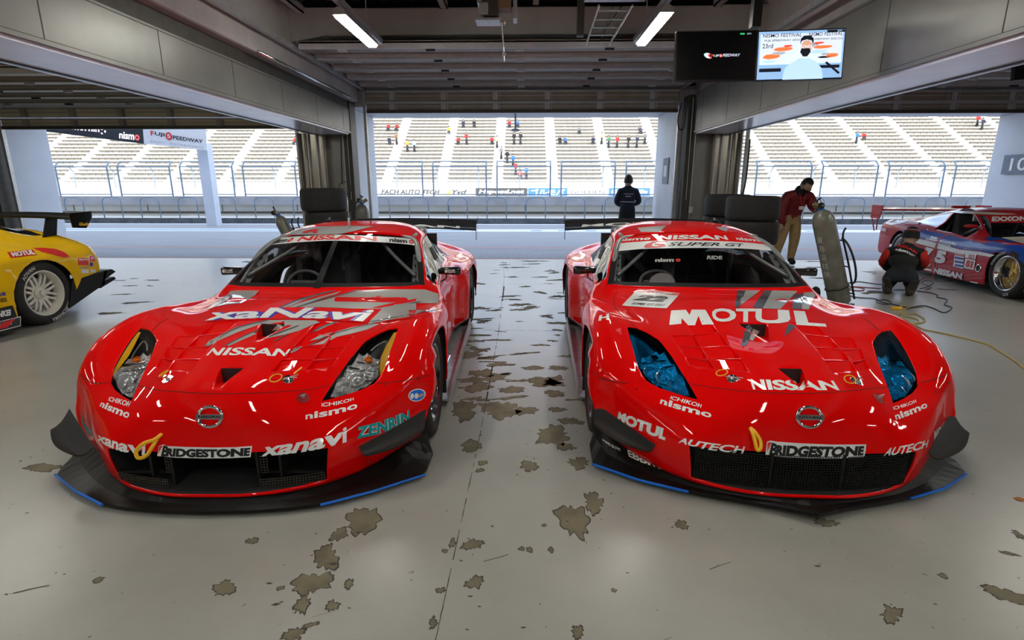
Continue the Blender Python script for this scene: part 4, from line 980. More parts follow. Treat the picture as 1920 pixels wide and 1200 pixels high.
        if lights == 'clear':
            for s in (-1, 1):
                bar(s*.205, -.665, -.42, .09, .268, .012); bar(s*.31, -.655, -.42, .13, .268, .012)
                netting(*sorted((s*.22, s*.505)), .095, .135, .013, .012, 'meshwire')
                netting(*sorted((s*.215, s*.245)), .15, .25, .013, .05, 'meshwire')
                g = MB(); g.bb(min(s*.215, s*.5), max(s*.215, s*.5), -.62, -.60, .13, .142); g.build('splitter_bar', 'carbon', gm)
            g = MB(); g.bb(-.2, .2, -.52, -.40, .085, .10); g.bb(-.2, .2, -.42, -.40, .1, .26); g.build('duct_panel', 'carbon', gm)
        else:
            for s in (-1, 1): bar(s*.165, -.69, -.42, .075, .27, .014); 
            netting(-.15, .15, .09, .265, .0125, .015, 'meshblk'); netting(-.5, -.18, .09, .262, .0125, .015, 'meshblk'); netting(.18, .5, .09, .262, .0125, .015, 'meshblk')
            g = MB(); g.bb(-.5, .5, -.46, -.44, .09, .26); g.build('radiator', 'interior', gm)
    gr and gr.free()
    # underside and inner wheel wells
    g = MB(); g.bb(-.62, .62, -.36, 3.62, .06, .10); g.build('floor_pan', 'carbon', root)
    g = MB()
    g.bb(-.60, .60, -.34, .93, .12, .42); g.bb(-.70, .70, .93, 2.38, .10, .48); g.bb(-.6, .6, 2.38, 3.6, .12, .60)
    g.build('chassis', 'interior', root)
    for s in (-1, 1):
        for y in (0, WB):
            wheel(root, (s*(.848 if y == 0 else .84), y+(.10 if y == 0 else 0), wr), s, wr, .235 if y == 0 else .29, **(wk or {}))
    return root, skin, bvh
def wing(root, y, z, w, m='carbong', chord=.36, endh=.16, sx=.33, lift=.12, endm='carbong'):
    g = MB(); n = 14; prof = []
    for k in range(n): 
        a = 2*PI*k/n; t = (1-math.cos(a))/2; prof.append((t*chord, (.022*math.sin(a))*(1-t*.6)-.05*math.sin(PI*t)*.6+t*lift-.02))
    secs = 13; rows = []
    for i in range(secs):
        x = -w+2*w*i/(secs-1); d = .03*(1-abs(x/w)**2)
        rows.append([g.bm.verts.new((x, y+a-chord/2, z+b+d)) for a, b in prof])
    for i in range(secs-1):
        for k in range(n): g._f([rows[i][k], rows[i][(k+1) % n], rows[i+1][(k+1) % n], rows[i+1][k]])
    g._f(rows[0]); g._f(rows[-1][::-1])
    wg = g.build('rear_wing', m, root, smooth=True, auto=60)
    for s in (-1, 1):
        g = MB(); g.prism([(y-chord/2-.02, z+.04), (y+chord/2+.02, z+lift+.02), (y+chord/2+.02, z-.02), (y+.05, z-endh), (y-chord/2, z-endh+.02)], s*w, s*(w+.008), 'yz'); g.build('endplate', endm, wg)
        g = MB(); g.prism([(y-.10, z-.02), (y+.06, z-.02), (y-.02, z-.30), (y-.22, z-.30)], s*sx-.006, s*sx+.006, 'yz'); g.build('wing_stay', m, wg)
    return wg
def mirror(root, x, y, z, s, m='carbong', txt=True):
    g = MB(); g.box((0, 0, 0), (.19, .07, .072), bev=.018)
    for v in g.bm.verts:
        if v.co.x*s < -.04: v.co.z *= .75; v.co.y *= .8
    o = g.build('mirror', m, root, smooth=True, auto=40); o.location = (x, y, z)
    g = MB(); g.tube(smoothpts([(-s*.03, .0, -.03), (-s*.03, .0, -.06), (-s*.07, -.03, -.085), (-s*.16, -.05, -.10)], 5), .006, 6); g.build('stalk', 'blackp', o)
    g = MB(); g.bb(-.08, .08, .030, .036, -.028, .028, bev=.002); g.build('mirror_glass', 'chrome', o)
    if txt and s:
        T = TF((s*.02, -.0365, .010), (1, 0, 0), (0, 0, 1)); label_text('lettering', 'craft', .06, .015, T, 'white', o, bold=.03)
        T = TF((s*.02, -.0365, -.008), (1, 0, 0), (0, 0, 1)); label_text('lettering', 'square', .06, .013, T, 'white', o, bold=.03)
        label_text('logo_square', '', .022, .024, TF((s*.02-.045, -.0365, .001), (1, 0, 0), (0, 0, 1)), 'white', o, shape=rect2d())
    return o
def cockpit(root, belts=True, strip=True, wheel_dome=False):
    C = []
    g = MB(); g.bb(-.70, .70, 1.02, 1.10, .42, .70); g.prism([(.98, .70), (1.15, .73), (1.30, .69), (1.30, .60), (.98, .6)], -.68, .68, 'yz'); g.build('dashboard', 'interior', root)
    g = MB(); g.bb(-.66, .66, 2.45, 2.50, .4, 1.02); g.build('rear_bulkhead', 'interior', root)
    # roll cage
    def tb(P, r=.022, nm='roll_cage'): return MB().tube(smoothpts(P, 6), r, 8).build(nm, 'cage', root, smooth=True)
    tb([(-.70, 1.12, .72), (-.655, 1.40, .93), (-.585, 1.62, 1.035), (-.42, 1.66, 1.06), (0, 1.62, 1.075), (.42, 1.66, 1.06), (.585, 1.62, 1.035), (.655, 1.40, .93), (.70, 1.12, .72)])
    for s in (-1, 1):
        tb([(s*.28, 1.63, 1.06), (s*.46, 1.40, .93), (s*.66, 1.2, .80)], .015, 'cage_strut'); tb([(s*.57, 1.7, 1.06), (s*.55, 2.3, 1.07)], .02, 'cage_rail')
        g = MB(); P = [(s*.735, 1.10, .745), (s*.64, 1.13, .745), (s*.60, 1.45, .94), (s*.66, 1.45, .955)]
        g.quad(*[Vector(p)+Vector((0, .015, -.008)) for p in P]); g.quad(*[Vector(p)+Vector((0, .022, -.012)) for p in P][::-1]); gu = g.build('cage_gusset', 'cage', root)
        for k in range(4):
            t = .12+k*.24; c = Vector(P[0]).lerp(Vector(P[3]), t).lerp(Vector(P[1]).lerp(Vector(P[2]), t), .5)+Vector((0, .008, -.004)); nn = (Vector(P[1])-Vector(P[0])).cross(Vector(P[3])-Vector(P[0])).normalized()
            if nn.y > 0: nn = -nn
            g = MB(); g.lathe([(.020, 0), (.020, .004), (.001, .004)], c, seg=16, R=nn.to_track_quat('Z', 'Y').to_matrix()); g.build('lightening_hole', 'interior', gu)
    tb([(-.58, 2.3, .5), (-.57, 2.3, 1.0), (-.45, 2.3, 1.09), (.45, 2.3, 1.09), (.57, 2.3, 1.0), (.58, 2.3, .5)], .022, 'main_hoop')
    # seat on the right-hand-drive side as seen from the front (left in the picture)
    sx = -.30
    g = MB(); g.box((sx, 1.95, .52), (.46, .5, .14), bev=.04); g.box((sx, 2.16, .78), (.44, .12, .52), bev=.04); g.box((sx, 2.12, 1.0), (.28, .12, .12), bev=.03)
    for s in (-1, 1): g.box((sx+s*.22, 2.05, .70), (.06, .34, .30), bev=.02); g.box((sx+s*.15, 2.02, 1.0), (.05, .18, .16), bev=.015)
    st_ = g.build('seat', 'seatf', root, smooth=True, auto=40)
    if belts:
        for s in (-1, 1): g = MB(); g.box((sx+.02+s*.13, 2.07, .86), (.075, .012, .30)); g.build('seat_belt', 'belt', st_)
    g = MB(); c = Vector((sx, 1.42, .70)); Rm = Matrix.Rotation(math.radians(62), 3, 'X')
    g.tube([c+Rm @ Vector((.14*math.cos(a), .11*math.sin(a), 0)) for a in [2*PI*k/24 for k in range(24)]], .014, 8, closed=True); g.box(c, (.22, .03, .05)); sw = g.build('steering_wheel', 'seatf', root, smooth=True)
    if wheel_dome:
        g = MB(); g.prism([(.10*math.cos(PI*k/14), .08*math.sin(PI*k/14)) for k in range(15)], 0, .01, 'xz'); o = g.build('meter_hood', 'belt', root); o.location = (-.30, 1.24, .735)
    return root
# ================================================================ THE TWO RED CARS
CARP = [(-1.492, 2.955, .023), (1.358, 3.017, -.029)]
car1, sk1, bv1 = z_car('race_car', CARP[0], 'red racing coupe with silver flashes and clear headlights, parked on the left')
wing(car1, 3.98, .96, .965, lift=.10); cockpit(car1)
car2, sk2, bv2 = z_car('race_car', CARP[1], 'red racing coupe with blue tinted headlights and number 22, parked on the right', lights='blue')
wing(car2, 3.98, .96, .965, lift=.10); cockpit(car2, belts=False, wheel_dome=True)
for c in (car1, car2):
    for s in (-1, 1): mirror(c, s*.90, 1.46, .80, s, txt=(c is car1))
    # side skirts with flat outer plates
    for s in (-1, 1):
        g = MB(); g.prism([(.50, .05), (2.40, .05), (2.36, .17), (.60, .11)], s*.985, s*.995, 'yz'); g.bb(*sorted((s*.80, s*.985)), .48, 2.42, .045, .06); k = g.build('side_skirt', 'galv', c)
        g = MB(); g.bb(*sorted((s*.86, s*.93)), .55, .75, .06, .18, bev=.01); g.bb(*sorted((s*.87, s*.91)), .9, 1.3, .06, .12, bev=.01); g.build('side_exhaust', 'chrome', k)
        g = MB(); g.bb(*sorted((s*.70, s*.965)), .50, .53, .10, .60); g.build('arch_liner', 'liner', c)
def splitter(car, edge, inner_row, m='lip', tape=None, z=.03):
    """black lip: inner edge under the bumper, outer edge = plan outline"""
    g = MB(); n = 40; E_ = [(-x, y, zz) for x, y, zz in edge[:0:-1]]+list(edge); I_ = [(-x, y, zz) for x, y, zz in inner_row[:0:-1]]+[tuple(p) for p in inner_row]
    def samp(P, k, sm):
        L = [0]
        for a, b in zip(P[:-1], P[1:]): L.append(L[-1]+(Vector(b)-Vector(a)).length)
        t = L[-1]*k/n
        for i in range(len(P)-1):
            if t <= L[i+1]+1e-9: return Vector(P[i]).lerp(Vector(P[i+1]), (t-L[i])/max(1e-9, L[i+1]-L[i]))
        return Vector(P[-1])
    rows = []
    for k in range(n+1):
        o = samp(E_, k, 0); i = samp(I_, k, 0)+Vector((0, .03, .005)); rows.append([i, i.lerp(o, .5)+Vector((0, 0, -.012)), o, o-Vector((0, 0, .014)), i-Vector((0, 0, .03))])
    V = [[g.bm.verts.new(p) for p in r] for r in rows]
    for a, b in zip(V[:-1], V[1:]):
        for j in range(4): g._f([a[j], a[j+1], b[j+1], b[j]])
    for e in (V[0], V[-1]): g._f(e)
    sp = g.build('front_splitter', m, car)
    if tape:
        for s in (-1, 1):
            P = [Vector((s*x, y, zz)) for x, y, zz in tape]; g = MB(); g.tube([p+Vector((0, -.004, -.006)) for p in P], .007, 5); g.build('edge_tape', 'bluetape', sp)
    return sp
LIP = [(x, y, z) for x, y, z in ROWS['low'][0]]
E1 = [(0, -.795, .034), (.22, -.785, .034), (.40, -.760, .034), (.516, -.730, .034), (.736, -.612, .034), (.966, -.455, .034), (.985, -.28, .065), (.96, -.24, .10)]
E2 = [(0, -.845, .055), (.10, -.79, .045), (.25, -.735, .040), (.40, -.69, .038), (.528, -.645, .036), (.75, -.545, .034), (.972, -.39, .032), (.98, -.25, .08), (.96, -.22, .12)]
sp1 = splitter(car1, E1, LIP, 'lip', [(.516, -.730, .034), (.736, -.612, .034), (.966, -.455, .034)])
sp2 = splitter(car2, E2, LIP, 'lip', [(.528, -.645, .036), (.75, -.545, .034), (.972, -.39, .032)])
def canard(car, tip, rear, f0, f1, s):
    P = [Vector((s*x, y, z)) for x, y, z in (f1, f0, tip, rear)]; g = MB(); n = 8; top = []; bot = []
    for k in range(n+1):
        t = k/n; a = P[0].lerp(P[3], t)+Vector((-s*.03*math.sin(PI*t)*0, 0, .02*t*t)); b = P[1].lerp(P[2], t)+Vector((s*.022*math.sin(PI*t), -.02*math.sin(PI*t), -.006*math.sin(PI*t)))
        row = []
        for j in range(5): q = j/4; p = a.lerp(b, q)+Vector((0, 0, -.018*math.sin(PI*q))); row.append(p)
        top.append([g.bm.verts.new(p) for p in row]); bot.append([g.bm.verts.new(p-Vector((0, 0, .006))) for p in row])
    for A in (top, bot):
        for a, b in zip(A[:-1], A[1:]):
            for j in range(4): g._f([a[j], a[j+1], b[j+1], b[j]])
    m_ = len(top)
    for k in range(m_-1):
        for j in (0, 4): g._f([top[k][j], top[k+1][j], bot[k+1][j], bot[k][j]])
    for k in (0, m_-1):
        for j in range(4): g._f([top[k][j], top[k][j+1], bot[k][j+1], bot[k][j]])
    return g.build('canard', 'carbon', car, smooth=True, auto=50)
for s in (-1, 1):
    canard(car1, (.965, -.43, .268), (.958, -.30, .31), (.715, -.60, .215), (.66, -.545, .235), s)
    canard(car2, (.97, -.36, .245), (.958, -.235, .30), (.72, -.535, .185), (.67, -.505, .215), s)
# ---- badges, pins, tow straps, panel gaps
def badge(car, y=-.640, z=.437):
    g = MB(); Rm = Matrix.Rotation(math.radians(72), 3, 'X'); c = Vector((0, y, z))
    g.tube([c+Rm @ Vector((.056*math.cos(a), .047*math.sin(a), .004)) for a in [2*PI*k/32 for k in range(32)]], .0088, 8, closed=True)
    for i in range(0): pass
    b = g.build('badge', 'chrome', car, smooth=True)
    g = MB(); g.box(c+Rm @ Vector((0, 0, .008)), (.132, .024, .008), R=Rm, bev=.002); bb_ = g.build('badge_bar', 'chrome', b)
    T = Matrix.Translation(c+Rm @ Vector((0, 0, .0128))) @ Rm.to_4x4(); label_text('lettering', 'NISSAN', .10, .012, T, 'black', bb_, bold=.02, space=1.15)
for c in (car1, car2): badge(c)
def pin(car, sk, s, tag_=True):
    x, y = s*.301, -.45; h = sk.bvh.ray_cast(Vector((x, y, 2)), Vector((0, 0, -1))); p, nn = h[0], h[1]; 
    if nn.z < 0: nn = -nn
    Rm = nn.to_track_quat('Z', 'Y').to_matrix()
    g = MB(); g.lathe([(.001, .003), (.026, .003), (.028, 0)], p, seg=20, R=Rm); g.lathe([(.001, .024), (.007, .024), (.008, 0)], p, seg=10, R=Rm); o = g.build('hood_pin', 'chrome', car, smooth=True, auto=30)
    g = MB(); g.tube([p+Rm @ Vector((a, b, .014)) for a, b in ((-.03, -.008), (.05, .006))], .0025, 5); g.tube([p+Rm @ Vector((a, b, .010)) for a, b in ((-.02, .006), (.04, -.008))], .0025, 5); g.build('clip', 'galv', o)
    g = MB(); g.tube([p+Rm @ Vector((-.055+.028*math.cos(a), .012+.024*math.sin(a), .014+.008*math.cos(a))) for a in [2*PI*k/16 for k in range(16)]], .003, 5, closed=True)
    g.build('pull_loop', 'yellowv', o, smooth=True)
    if tag_ and s > 0: MB().tube([p+Rm @ Vector(q) for q in ((.03, .01, .02), (.075, .03, .035))], .004, 5).build('pull_tag', 'yellowv', o)
for s in (-1, 1): pin(car1, sk1, s); pin(car2, sk2, s, False)
def strap(sk, P, name, flip=1):
    Q = []
    for x, y, o in P:
        h = sk.hit(x, y); n = h[1] if h[1].dot(sk.inv @ CAM-h[0]) > 0 else -h[1]; Q.append(h[0]+n*o)
    g = MB(); g.tube(smoothpts(Q, 5), .009, 8); return g.build(name, 'yellowv', sk.root, smooth=True)
strap(sk1, [(303, 814, .0), (299, 822, .03), (284, 828, .05), (273, 842, .055), (276, 854, .05), (290, 850, .05), (297, 836, .04), (300, 822, .02)], 'tow_strap')
strap(sk2, [(1407, 803, .0), (1409, 812, .025), (1412, 826, .035), (1415, 840, .04), (1421, 838, .04), (1422, 824, .03), (1414, 810, .02), (1407, 802, .0)], 'tow_strap')
def gaps(sk, L):
    for P in L: sk.stroke(P, .004, 'gap')
gaps(sk1, [[(150, 702), (157, 709), (180, 719), (205, 717)], [(258, 723), (295, 731), (340, 735), (397, 738), (460, 737.5), (515, 735), (570, 731), (587, 729), (617, 722)], [(707, 719), (750, 715), (806, 704)], [(283, 622), (300, 606), (316, 597)], [(712, 617), (725, 609), (733, 603)]])
gaps(sk2, [[(1109, 697), (1128, 709), (1150, 715), (1178, 719)], [(1295, 720), (1345, 728), (1406, 734), (1480, 737.5), (1550, 736), (1610, 731), (1660, 726), (1671, 722)], [(1727, 717), (1750, 712), (1776, 702)], [(1200, 620), (1172, 596), (1150, 570), (1157, 545)], [(1648, 620), (1634, 606), (1620, 597)]])
for sk, pts in ((sk1, [(185, 720), (722, 721), (786, 710), (690, 866)]), (sk2, [(1129, 712), (1194, 729), (1755, 735), (1777, 718)])):
    for x, y in pts:
        h = sk.hit(x, y)
        if h[0]: g = MB(); g.sphere(h[0], .0055, seg=8, rings=6); g.build('rivet', 'rimlip', sk.root)
# flat disc in darker red imitating a shaded access recess, with bolt
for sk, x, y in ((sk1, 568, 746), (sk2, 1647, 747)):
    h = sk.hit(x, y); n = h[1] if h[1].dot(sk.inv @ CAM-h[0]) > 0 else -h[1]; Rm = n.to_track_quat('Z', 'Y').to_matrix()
    g = MB(); g.lathe([(.030, .002), (.026, .0), (.001, .0015)], h[0], seg=20, R=Rm); o = g.build('recess_shade_disc', mat('shaded_recess_red', (.30, .0, .0), .5, noise=.1), sk.root, smooth=True, auto=30)
    g = MB(); g.cyl(h[0]+n*.001, h[0]+n*.02, .006, 8); g.cyl(h[0]+n*.02+Vector((-.015, 0, 0)), h[0]+n*.02+Vector((.01, 0, .01)), .003, 6); g.build('bolt', 'galv', o)
# ---- livery of the left car
s1 = sk1
SILV = [[(557, 577), (600, 565), (632, 556), (650, 551), (672, 545), (720, 543), (797, 543), (815, 549), (836, 556), (833, 568), (828, 582), (800, 590), (755, 597), (715, 604), (690, 608), (700, 594), (713, 580), (690, 580.5), (640, 578), (600, 576.5)],
 [(384, 649), (392, 640), (443, 614), (480, 604), (503, 600.5), (522, 601), (490, 608), (445, 624), (415, 637), (400, 645), (390, 649)], [(422, 648), (450, 634), (486, 619), (480, 627), (450, 640), (430, 649)],
 [(513, 601), (545, 600.5), (592, 601.5), (600, 605), (585, 610), (560, 621), (535, 628), (495, 636), (520, 624), (548, 611), (540, 610), (523, 618), (510, 620), (521, 608), (492, 607)],
 [(586, 622), (600, 613), (625, 604), (632, 605), (612, 613), (595, 621)], [(580, 640), (600, 629), (625, 622), (617, 628), (598, 636)], [(583, 648), (600, 642), (628, 627), (632, 622), (660, 614), (700, 608), (712, 608), (690, 618), (660, 626), (632, 632), (605, 646)], [(543, 661), (552, 654), (566, 650), (558, 657), (548, 662)],
 [(424, 557), (432, 546), (446, 545), (486, 545), (478, 554), (466, 562), (452, 569), (430, 571), (405, 575), (388, 581), (398, 571), (415, 561)],
 [(524, 577), (545, 568), (560, 562), (600, 550), (618, 546), (628, 546), (600, 553), (570, 563), (545, 574), (535, 577)], [(539, 577), (560, 569), (590, 560), (632, 548), (640, 546), (630, 552), (600, 561), (570, 571), (552, 577)]]
for P in SILV: s1.poly(P, 'silver', .0025, 'silver_flash', 'silver flash on red paint')
for P in [[(653, 566), (690, 559), (733, 551), (715, 556), (690, 562)], [(696, 578), (740, 568), (790, 559), (838, 555), (842, 558), (790, 563), (745, 572), (712, 578)], [(713, 603), (760, 596), (815, 584), (830, 580), (828, 584), (800, 591), (757, 600)], [(400, 569), (418, 559), (432, 550), (449, 547), (435, 558), (414, 571)]]:
    s1.poly(P, 'red' if P[0][0] != 400 else 'black', .0036, 'red_streak' if P[0][0] != 400 else 'black_wedge')
for P in [[(384, 649), (443, 616), (503, 601)], [(422, 649), (455, 632), (490, 617)], [(585, 623), (610, 610), (632, 604)], [(542, 662), (566, 650)], [(578, 649), (628, 625), (700, 607)], [(742, 575), (790, 566), (836, 561)], [(695, 604), (760, 592), (826, 578)], [(524, 577), (570, 559), (625, 546)], [(505, 631), (530, 622), (560, 611)], [(514, 641), (540, 627)], [(556, 577), (600, 563), (640, 553), (672, 544)]]:
    Q = [polyline(P, i/10) for i in range(11)]; s1.poly([(x, y-.7) for x, y in Q]+[(x, y+1.2) for x, y in Q[::-1]], 'dgrey', .0045, 'dark_pinstripe', step=7)
def outlined(sk, txt, top, bot, m, mo, bold, ob, name='lettering', **k):
    sk.text(txt, top, bot, mo, bold=ob, off=.0048, name='lettering_outline', **k); return sk.text(txt, top, bot, m, bold=bold, off=.0060, name=name, **k)
s1.poly([(400, 580), (440, 578), (510, 577), (580, 577), (640, 579), (716, 580), (700, 596), (688, 606), (620, 601), (560, 600), (500, 599), (440, 601), (385, 604)], 'red', .0036, 'red_panel', step=8)
outlined(s1, 'xaNavi', [(398, 581), (440, 580), (510, 578.5), (580, 578.5), (640, 580), (703, 581)], [(384, 603), (440, 600), (500, 597.5), (560, 598), (620, 600), (688, 605)], 'white', 'bluev', .03, .065, shear=.15, nx=24)
s1.text('NISSAN', [(400, 652.5), (470, 652), (545, 655)], [(386, 667), (460, 666.5), (535, 668.5)], 'white', bold=.03)
s1.text('ICHIKOH', [(206, 744), (225, 748), (246, 754)], [(203, 752), (222, 757), (241, 763)], 'white', bold=.02); s1.text('nismo', [(192, 752), (218, 761), (246, 771)], [(187, 762), (212, 774), (240, 785)], 'white', bold=.03)
s1.text('ICHIKOH', [(603, 756), (635, 752), (663, 745)], [(603, 763), (635, 759), (663, 751)], 'white', bold=.02); s1.text('nismo', [(573, 775), (620, 766), (669, 754)], [(573, 787), (620, 779), (670, 766)], 'white', bold=.03)
s1.text('xanavi', [(185, 812), (207, 819), (232, 826), (274, 832)], [(183, 825), (205, 838), (230, 847), (272, 854)], 'white', bold=.035, nx=20)
s1.text('xanavi', [(500, 832), (550, 824), (600, 814), (650, 800)], [(490, 856), (535, 852), (590, 844), (650, 829)], 'white', bold=.035, nx=20)
s1.poly([(298, 836), (307, 833), (312, 836), (350, 838), (400, 839), (440, 838.5), (473, 836), (472, 843), (470, 857), (430, 859), (380, 859.5), (330, 858), (295, 855)], 'white', .0012, 'sticker')
s1.text('RIDGESTONE', [(316, 840), (360, 841.5), (410, 842), (470, 839)], [(313, 856), (360, 857.5), (410, 857.5), (468, 855)], 'black', bold=.06, off=.0022, nx=20); s1.text('B', [(307, 835), (318, 837)], [(302, 856), (316, 856)], 'black', bold=.05, off=.0022)
s1.poly([(299, 837), (306, 835), (297, 851)], 'redv', .0022, 'sticker_wedge')
outlined(s1, 'ZENRIN', [(670, 801), (705, 792), (735, 781), (767, 768)], [(669, 822), (705, 814), (738, 804), (767, 789)], 'teal', 'white', .04, .07)
s1.text('ZENRIN', [(152, 774), (160, 795), (171, 806)], [(153, 788), (162, 809), (175, 820)], 'teal', bold=.04)
s1.text(ell2d(), [(764, 731), (798, 727)], [(767, 755), (798, 750)], 'white', off=.0012, name='oval_sticker', ny=4); s1.text(ell2d(), [(766, 732.5), (796, 729)], [(768.5, 753), (796.5, 749)], 'bluetape', off=.0018, name='oval_sticker', ny=4)
for dx in (0, 8): s1.text(ell2d(), [(769+dx, 738-dx*.1), (776+dx, 737-dx*.1)], [(769+dx, 748), (776+dx, 747)], 'white', off=.0024, name='sticker_eye')
s1.text('ADO', [(783, 740), (795, 736)], [(783, 746), (795, 742)], 'yellowv', bold=.04, off=.0024)
# windscreen banner and roof
BT = [(513, 448), (545, 444.5), (590, 441.5), (630, 440), (705, 443), (750, 446), (782, 450)]; BB = [(498, 460.5), (530, 457), (580, 453), (630, 451.5), (705, 454), (750, 457), (784, 461)]
gl1 = [o for o in car1.children if o.name.startswith('windscreen')][0]; gl2 = [o for o in car2.children if o.name.startswith('windscreen')][0]
s1.text(rect2d(), BT, BB, 'white', off=.001, name='windscreen_banner', nx=20, ny=4)
def along(T, B, u0, u1, v0=.12, v1=.85, n=4):
    t, b = [], []
    for i in range(n+1):
        u = u0+(u1-u0)*i/n; p, q = polyline(T, u), polyline(B, u); t.append((q[0]+(p[0]-q[0])*v1, q[1]+(p[1]-q[1])*v1)); b.append((q[0]+(p[0]-q[0])*v0, q[1]+(p[1]-q[1])*v0))
    return t, b
def onbar(sk, T, B, txt, u0, u1, m, **k): t, b = along(T, B, u0, u1, k.pop('v0', .15), k.pop('v1', .85)); return sk.text(txt, t, b, m, off=k.pop('off', .0020), **k)
onbar(s1, BT, BB, 'nism', .04, .17, 'black', bold=.05); onbar(s1, BT, BB, 'o', .18, .21, 'redv', bold=.05); onbar(s1, BT, BB, 'NISSAN', .25, .67, 'redv', bold=.04, v1=.95); onbar(s1, BT, BB, 'nism', .75, .89, 'black', bold=.05); onbar(s1, BT, BB, 'o', .905, .945, 'redv', bold=.05)
for P in [[(537, 441), (548, 435), (565, 429), (600, 425.5), (640, 424.5), (700, 424.5), (680, 430), (655, 436), (640, 439), (600, 440.5)]]: s1.poly(P, 'silver', .004, 'silver_roof_flash', step=5)
for P in [[(565, 437), (572, 434), (585, 431), (592, 430), (600, 430), (594, 433), (596, 438), (588, 438.5), (584, 434.5), (576, 438)]]: s1.poly(P, 'redv', .006, 'roof_mark', step=5)
# aerial
g = MB(); g.cyl((.02, 1.70, 1.12), (.02, 1.70, 1.22), .010, 8); g.cyl((.02, 1.70, 1.22), (.02, 1.70, 1.38), .004, 6); g.sphere((.02, 1.70, 1.38), .008); g.build('aerial', 'galv', car1, smooth=True)
# dark vertical band across the left car's windscreen
s1.poly([(625, 452), (634, 452), (600, 541), (587, 541)], 'black', .004, 'wiper_blade')
for sk in (s1,):
    for P in [[(792, 478), (799, 480), (801, 486), (794, 484)], [(795, 494), (802, 496), (803, 502), (796, 500)], [(797, 508), (803, 509), (804, 516), (799, 515)]]: sk.poly(P, 'silver', .0012, 'pillar_stripe', step=4)
s1.text(ell2d(), [(704, 547), (730, 546)], [(703, 553), (730, 553)], 'white', off=.0014, name='round_sticker'); s1.text('E', [(711, 547.5), (724, 547.2)], [(711, 552), (724, 552)], 'redv', bold=.05, off=.002)
s1.poly([(734, 545), (760, 551), (733, 555)], 'bluev', .0014, 'pennant_sticker', step=5)
# ---- livery of the right car
s2 = sk2
for P, m in [([(1383, 545), (1398, 545), (1389, 570), (1387, 577), (1378, 577)], 'dgrey'), ([(1398, 545), (1425, 545), (1410, 557), (1389, 572), (1388, 562)], 'silver'), ([(1433, 545), (1448, 545), (1430, 578.5), (1411, 577)], 'dgrey'), ([(1448, 545), (1495, 546), (1463, 580), (1430, 579)], 'silver'),
             ([(1487, 552), (1507, 550), (1502, 580), (1485, 580)], 'dgrey'), ([(1507, 549), (1532, 547), (1525, 562), (1516, 581), (1503, 580)], 'silver'), ([(1400, 606), (1392, 636), (1391, 648), (1394, 651), (1402, 645), (1412, 616)], 'dgrey'), ([(1412, 616), (1424, 621), (1411, 640), (1405, 637)], 'silver'), ([(1478, 608), (1474, 618), (1470, 632), (1478, 626), (1485, 618), (1495, 615), (1488, 610)], 'dgrey')]:
    s2.poly(P, m, .0025, 'grey_flash' if m == 'dgrey' else 'silver_flash', step=8)
mp_ = [(470, 258), (635, 250), (678, 310), (700, 248), (855, 250), (950, 412), (818, 418), (777, 318), (738, 424), (662, 425), (588, 345), (585, 408), (448, 422)]
s2.poly([(1180+u/6, 540+v/6) for u, v in mp_], 'white', .0035, 'lettering', step=4)
s2.text('OTUL', [(1333, 579), (1385, 579), (1440, 580), (1537, 586)], [(1337, 604), (1385, 605), (1440, 607), (1550, 614)], 'white', bold=.035, nx=34, ny=8, off=.0035)
s2.text('NISSAN', [(1406, 711), (1480, 713), (1562, 714)], [(1412, 730.5), (1485, 732), (1574, 732)], 'white', bold=.04)
s2.text('ICHIKOH', [(1259, 742.5), (1290, 750), (1316, 758)], [(1256, 748.5), (1286, 757), (1314, 765)], 'white', bold=.02); s2.text('nismo', [(1240, 746), (1285, 759), (1335, 772)], [(1237, 757), (1282, 771), (1333, 784)], 'white', bold=.03)
s2.text('ICHIKOH', [(1673, 763), (1695, 757), (1716, 749)], [(1676, 769), (1697, 763), (1718, 755)], 'white', bold=.02); s2.text('nismo', [(1676, 776), (1705, 765), (1735, 753)], [(1680, 788), (1710, 777), (1739, 764)], 'white', bold=.03)
s2.text('MOTUL', [(1161, 771), (1200, 786), (1251, 805)], [(1157, 788), (1196, 806), (1247, 826)], 'white', bold=.06)
s2.text('AUTECH', [(1276, 820), (1330, 830), (1397, 837)], [(1272, 830), (1326, 843), (1396, 851)], 'white', bold=.03, shear=.2)
s2.text('AUTECH', [(1664, 840), (1700, 834), (1741, 824)], [(1656, 855), (1697, 850), (1739, 838)], 'white', bold=.03, shear=.2)
s2.poly([(1438, 828), (1445, 826), (1456, 828), (1500, 831), (1560, 833.5), (1624, 833), (1623, 844), (1620, 857), (1570, 859.5), (1520, 859), (1470, 857), (1435, 853)], 'white', .0012, 'sticker')
s2.text('RIDGESTONE', [(1457, 834), (1510, 836), (1565, 837), (1620, 836)], [(1455, 854.5), (1505, 856.5), (1560, 857), (1618, 854)], 'black', bold=.06, off=.0022, nx=20); s2.text('B', [(1447, 830), (1459, 832)], [(1441, 854), (1457, 855)], 'black', bold=.05, off=.0022)
s2.poly([(1439, 830), (1447, 829), (1438, 848)], 'redv', .0022, 'sticker_wedge')
s2.text('MO', [(1751, 808), (1764, 797)], [(1751, 832), (1766, 816)], 'white', bold=.06)
s2.poly([(1196, 542.5), (1236, 546), (1276, 550.5), (1262, 566), (1250, 579), (1208, 577), (1166, 574), (1181, 558)], 'white', .004, 'number_plate', step=6); s2.poly([(1196, 542.5), (1236, 546), (1276, 550.5), (1272, 555.5), (1230, 551), (1191, 548)], 'redv', .005, 'plate_header', step=6)
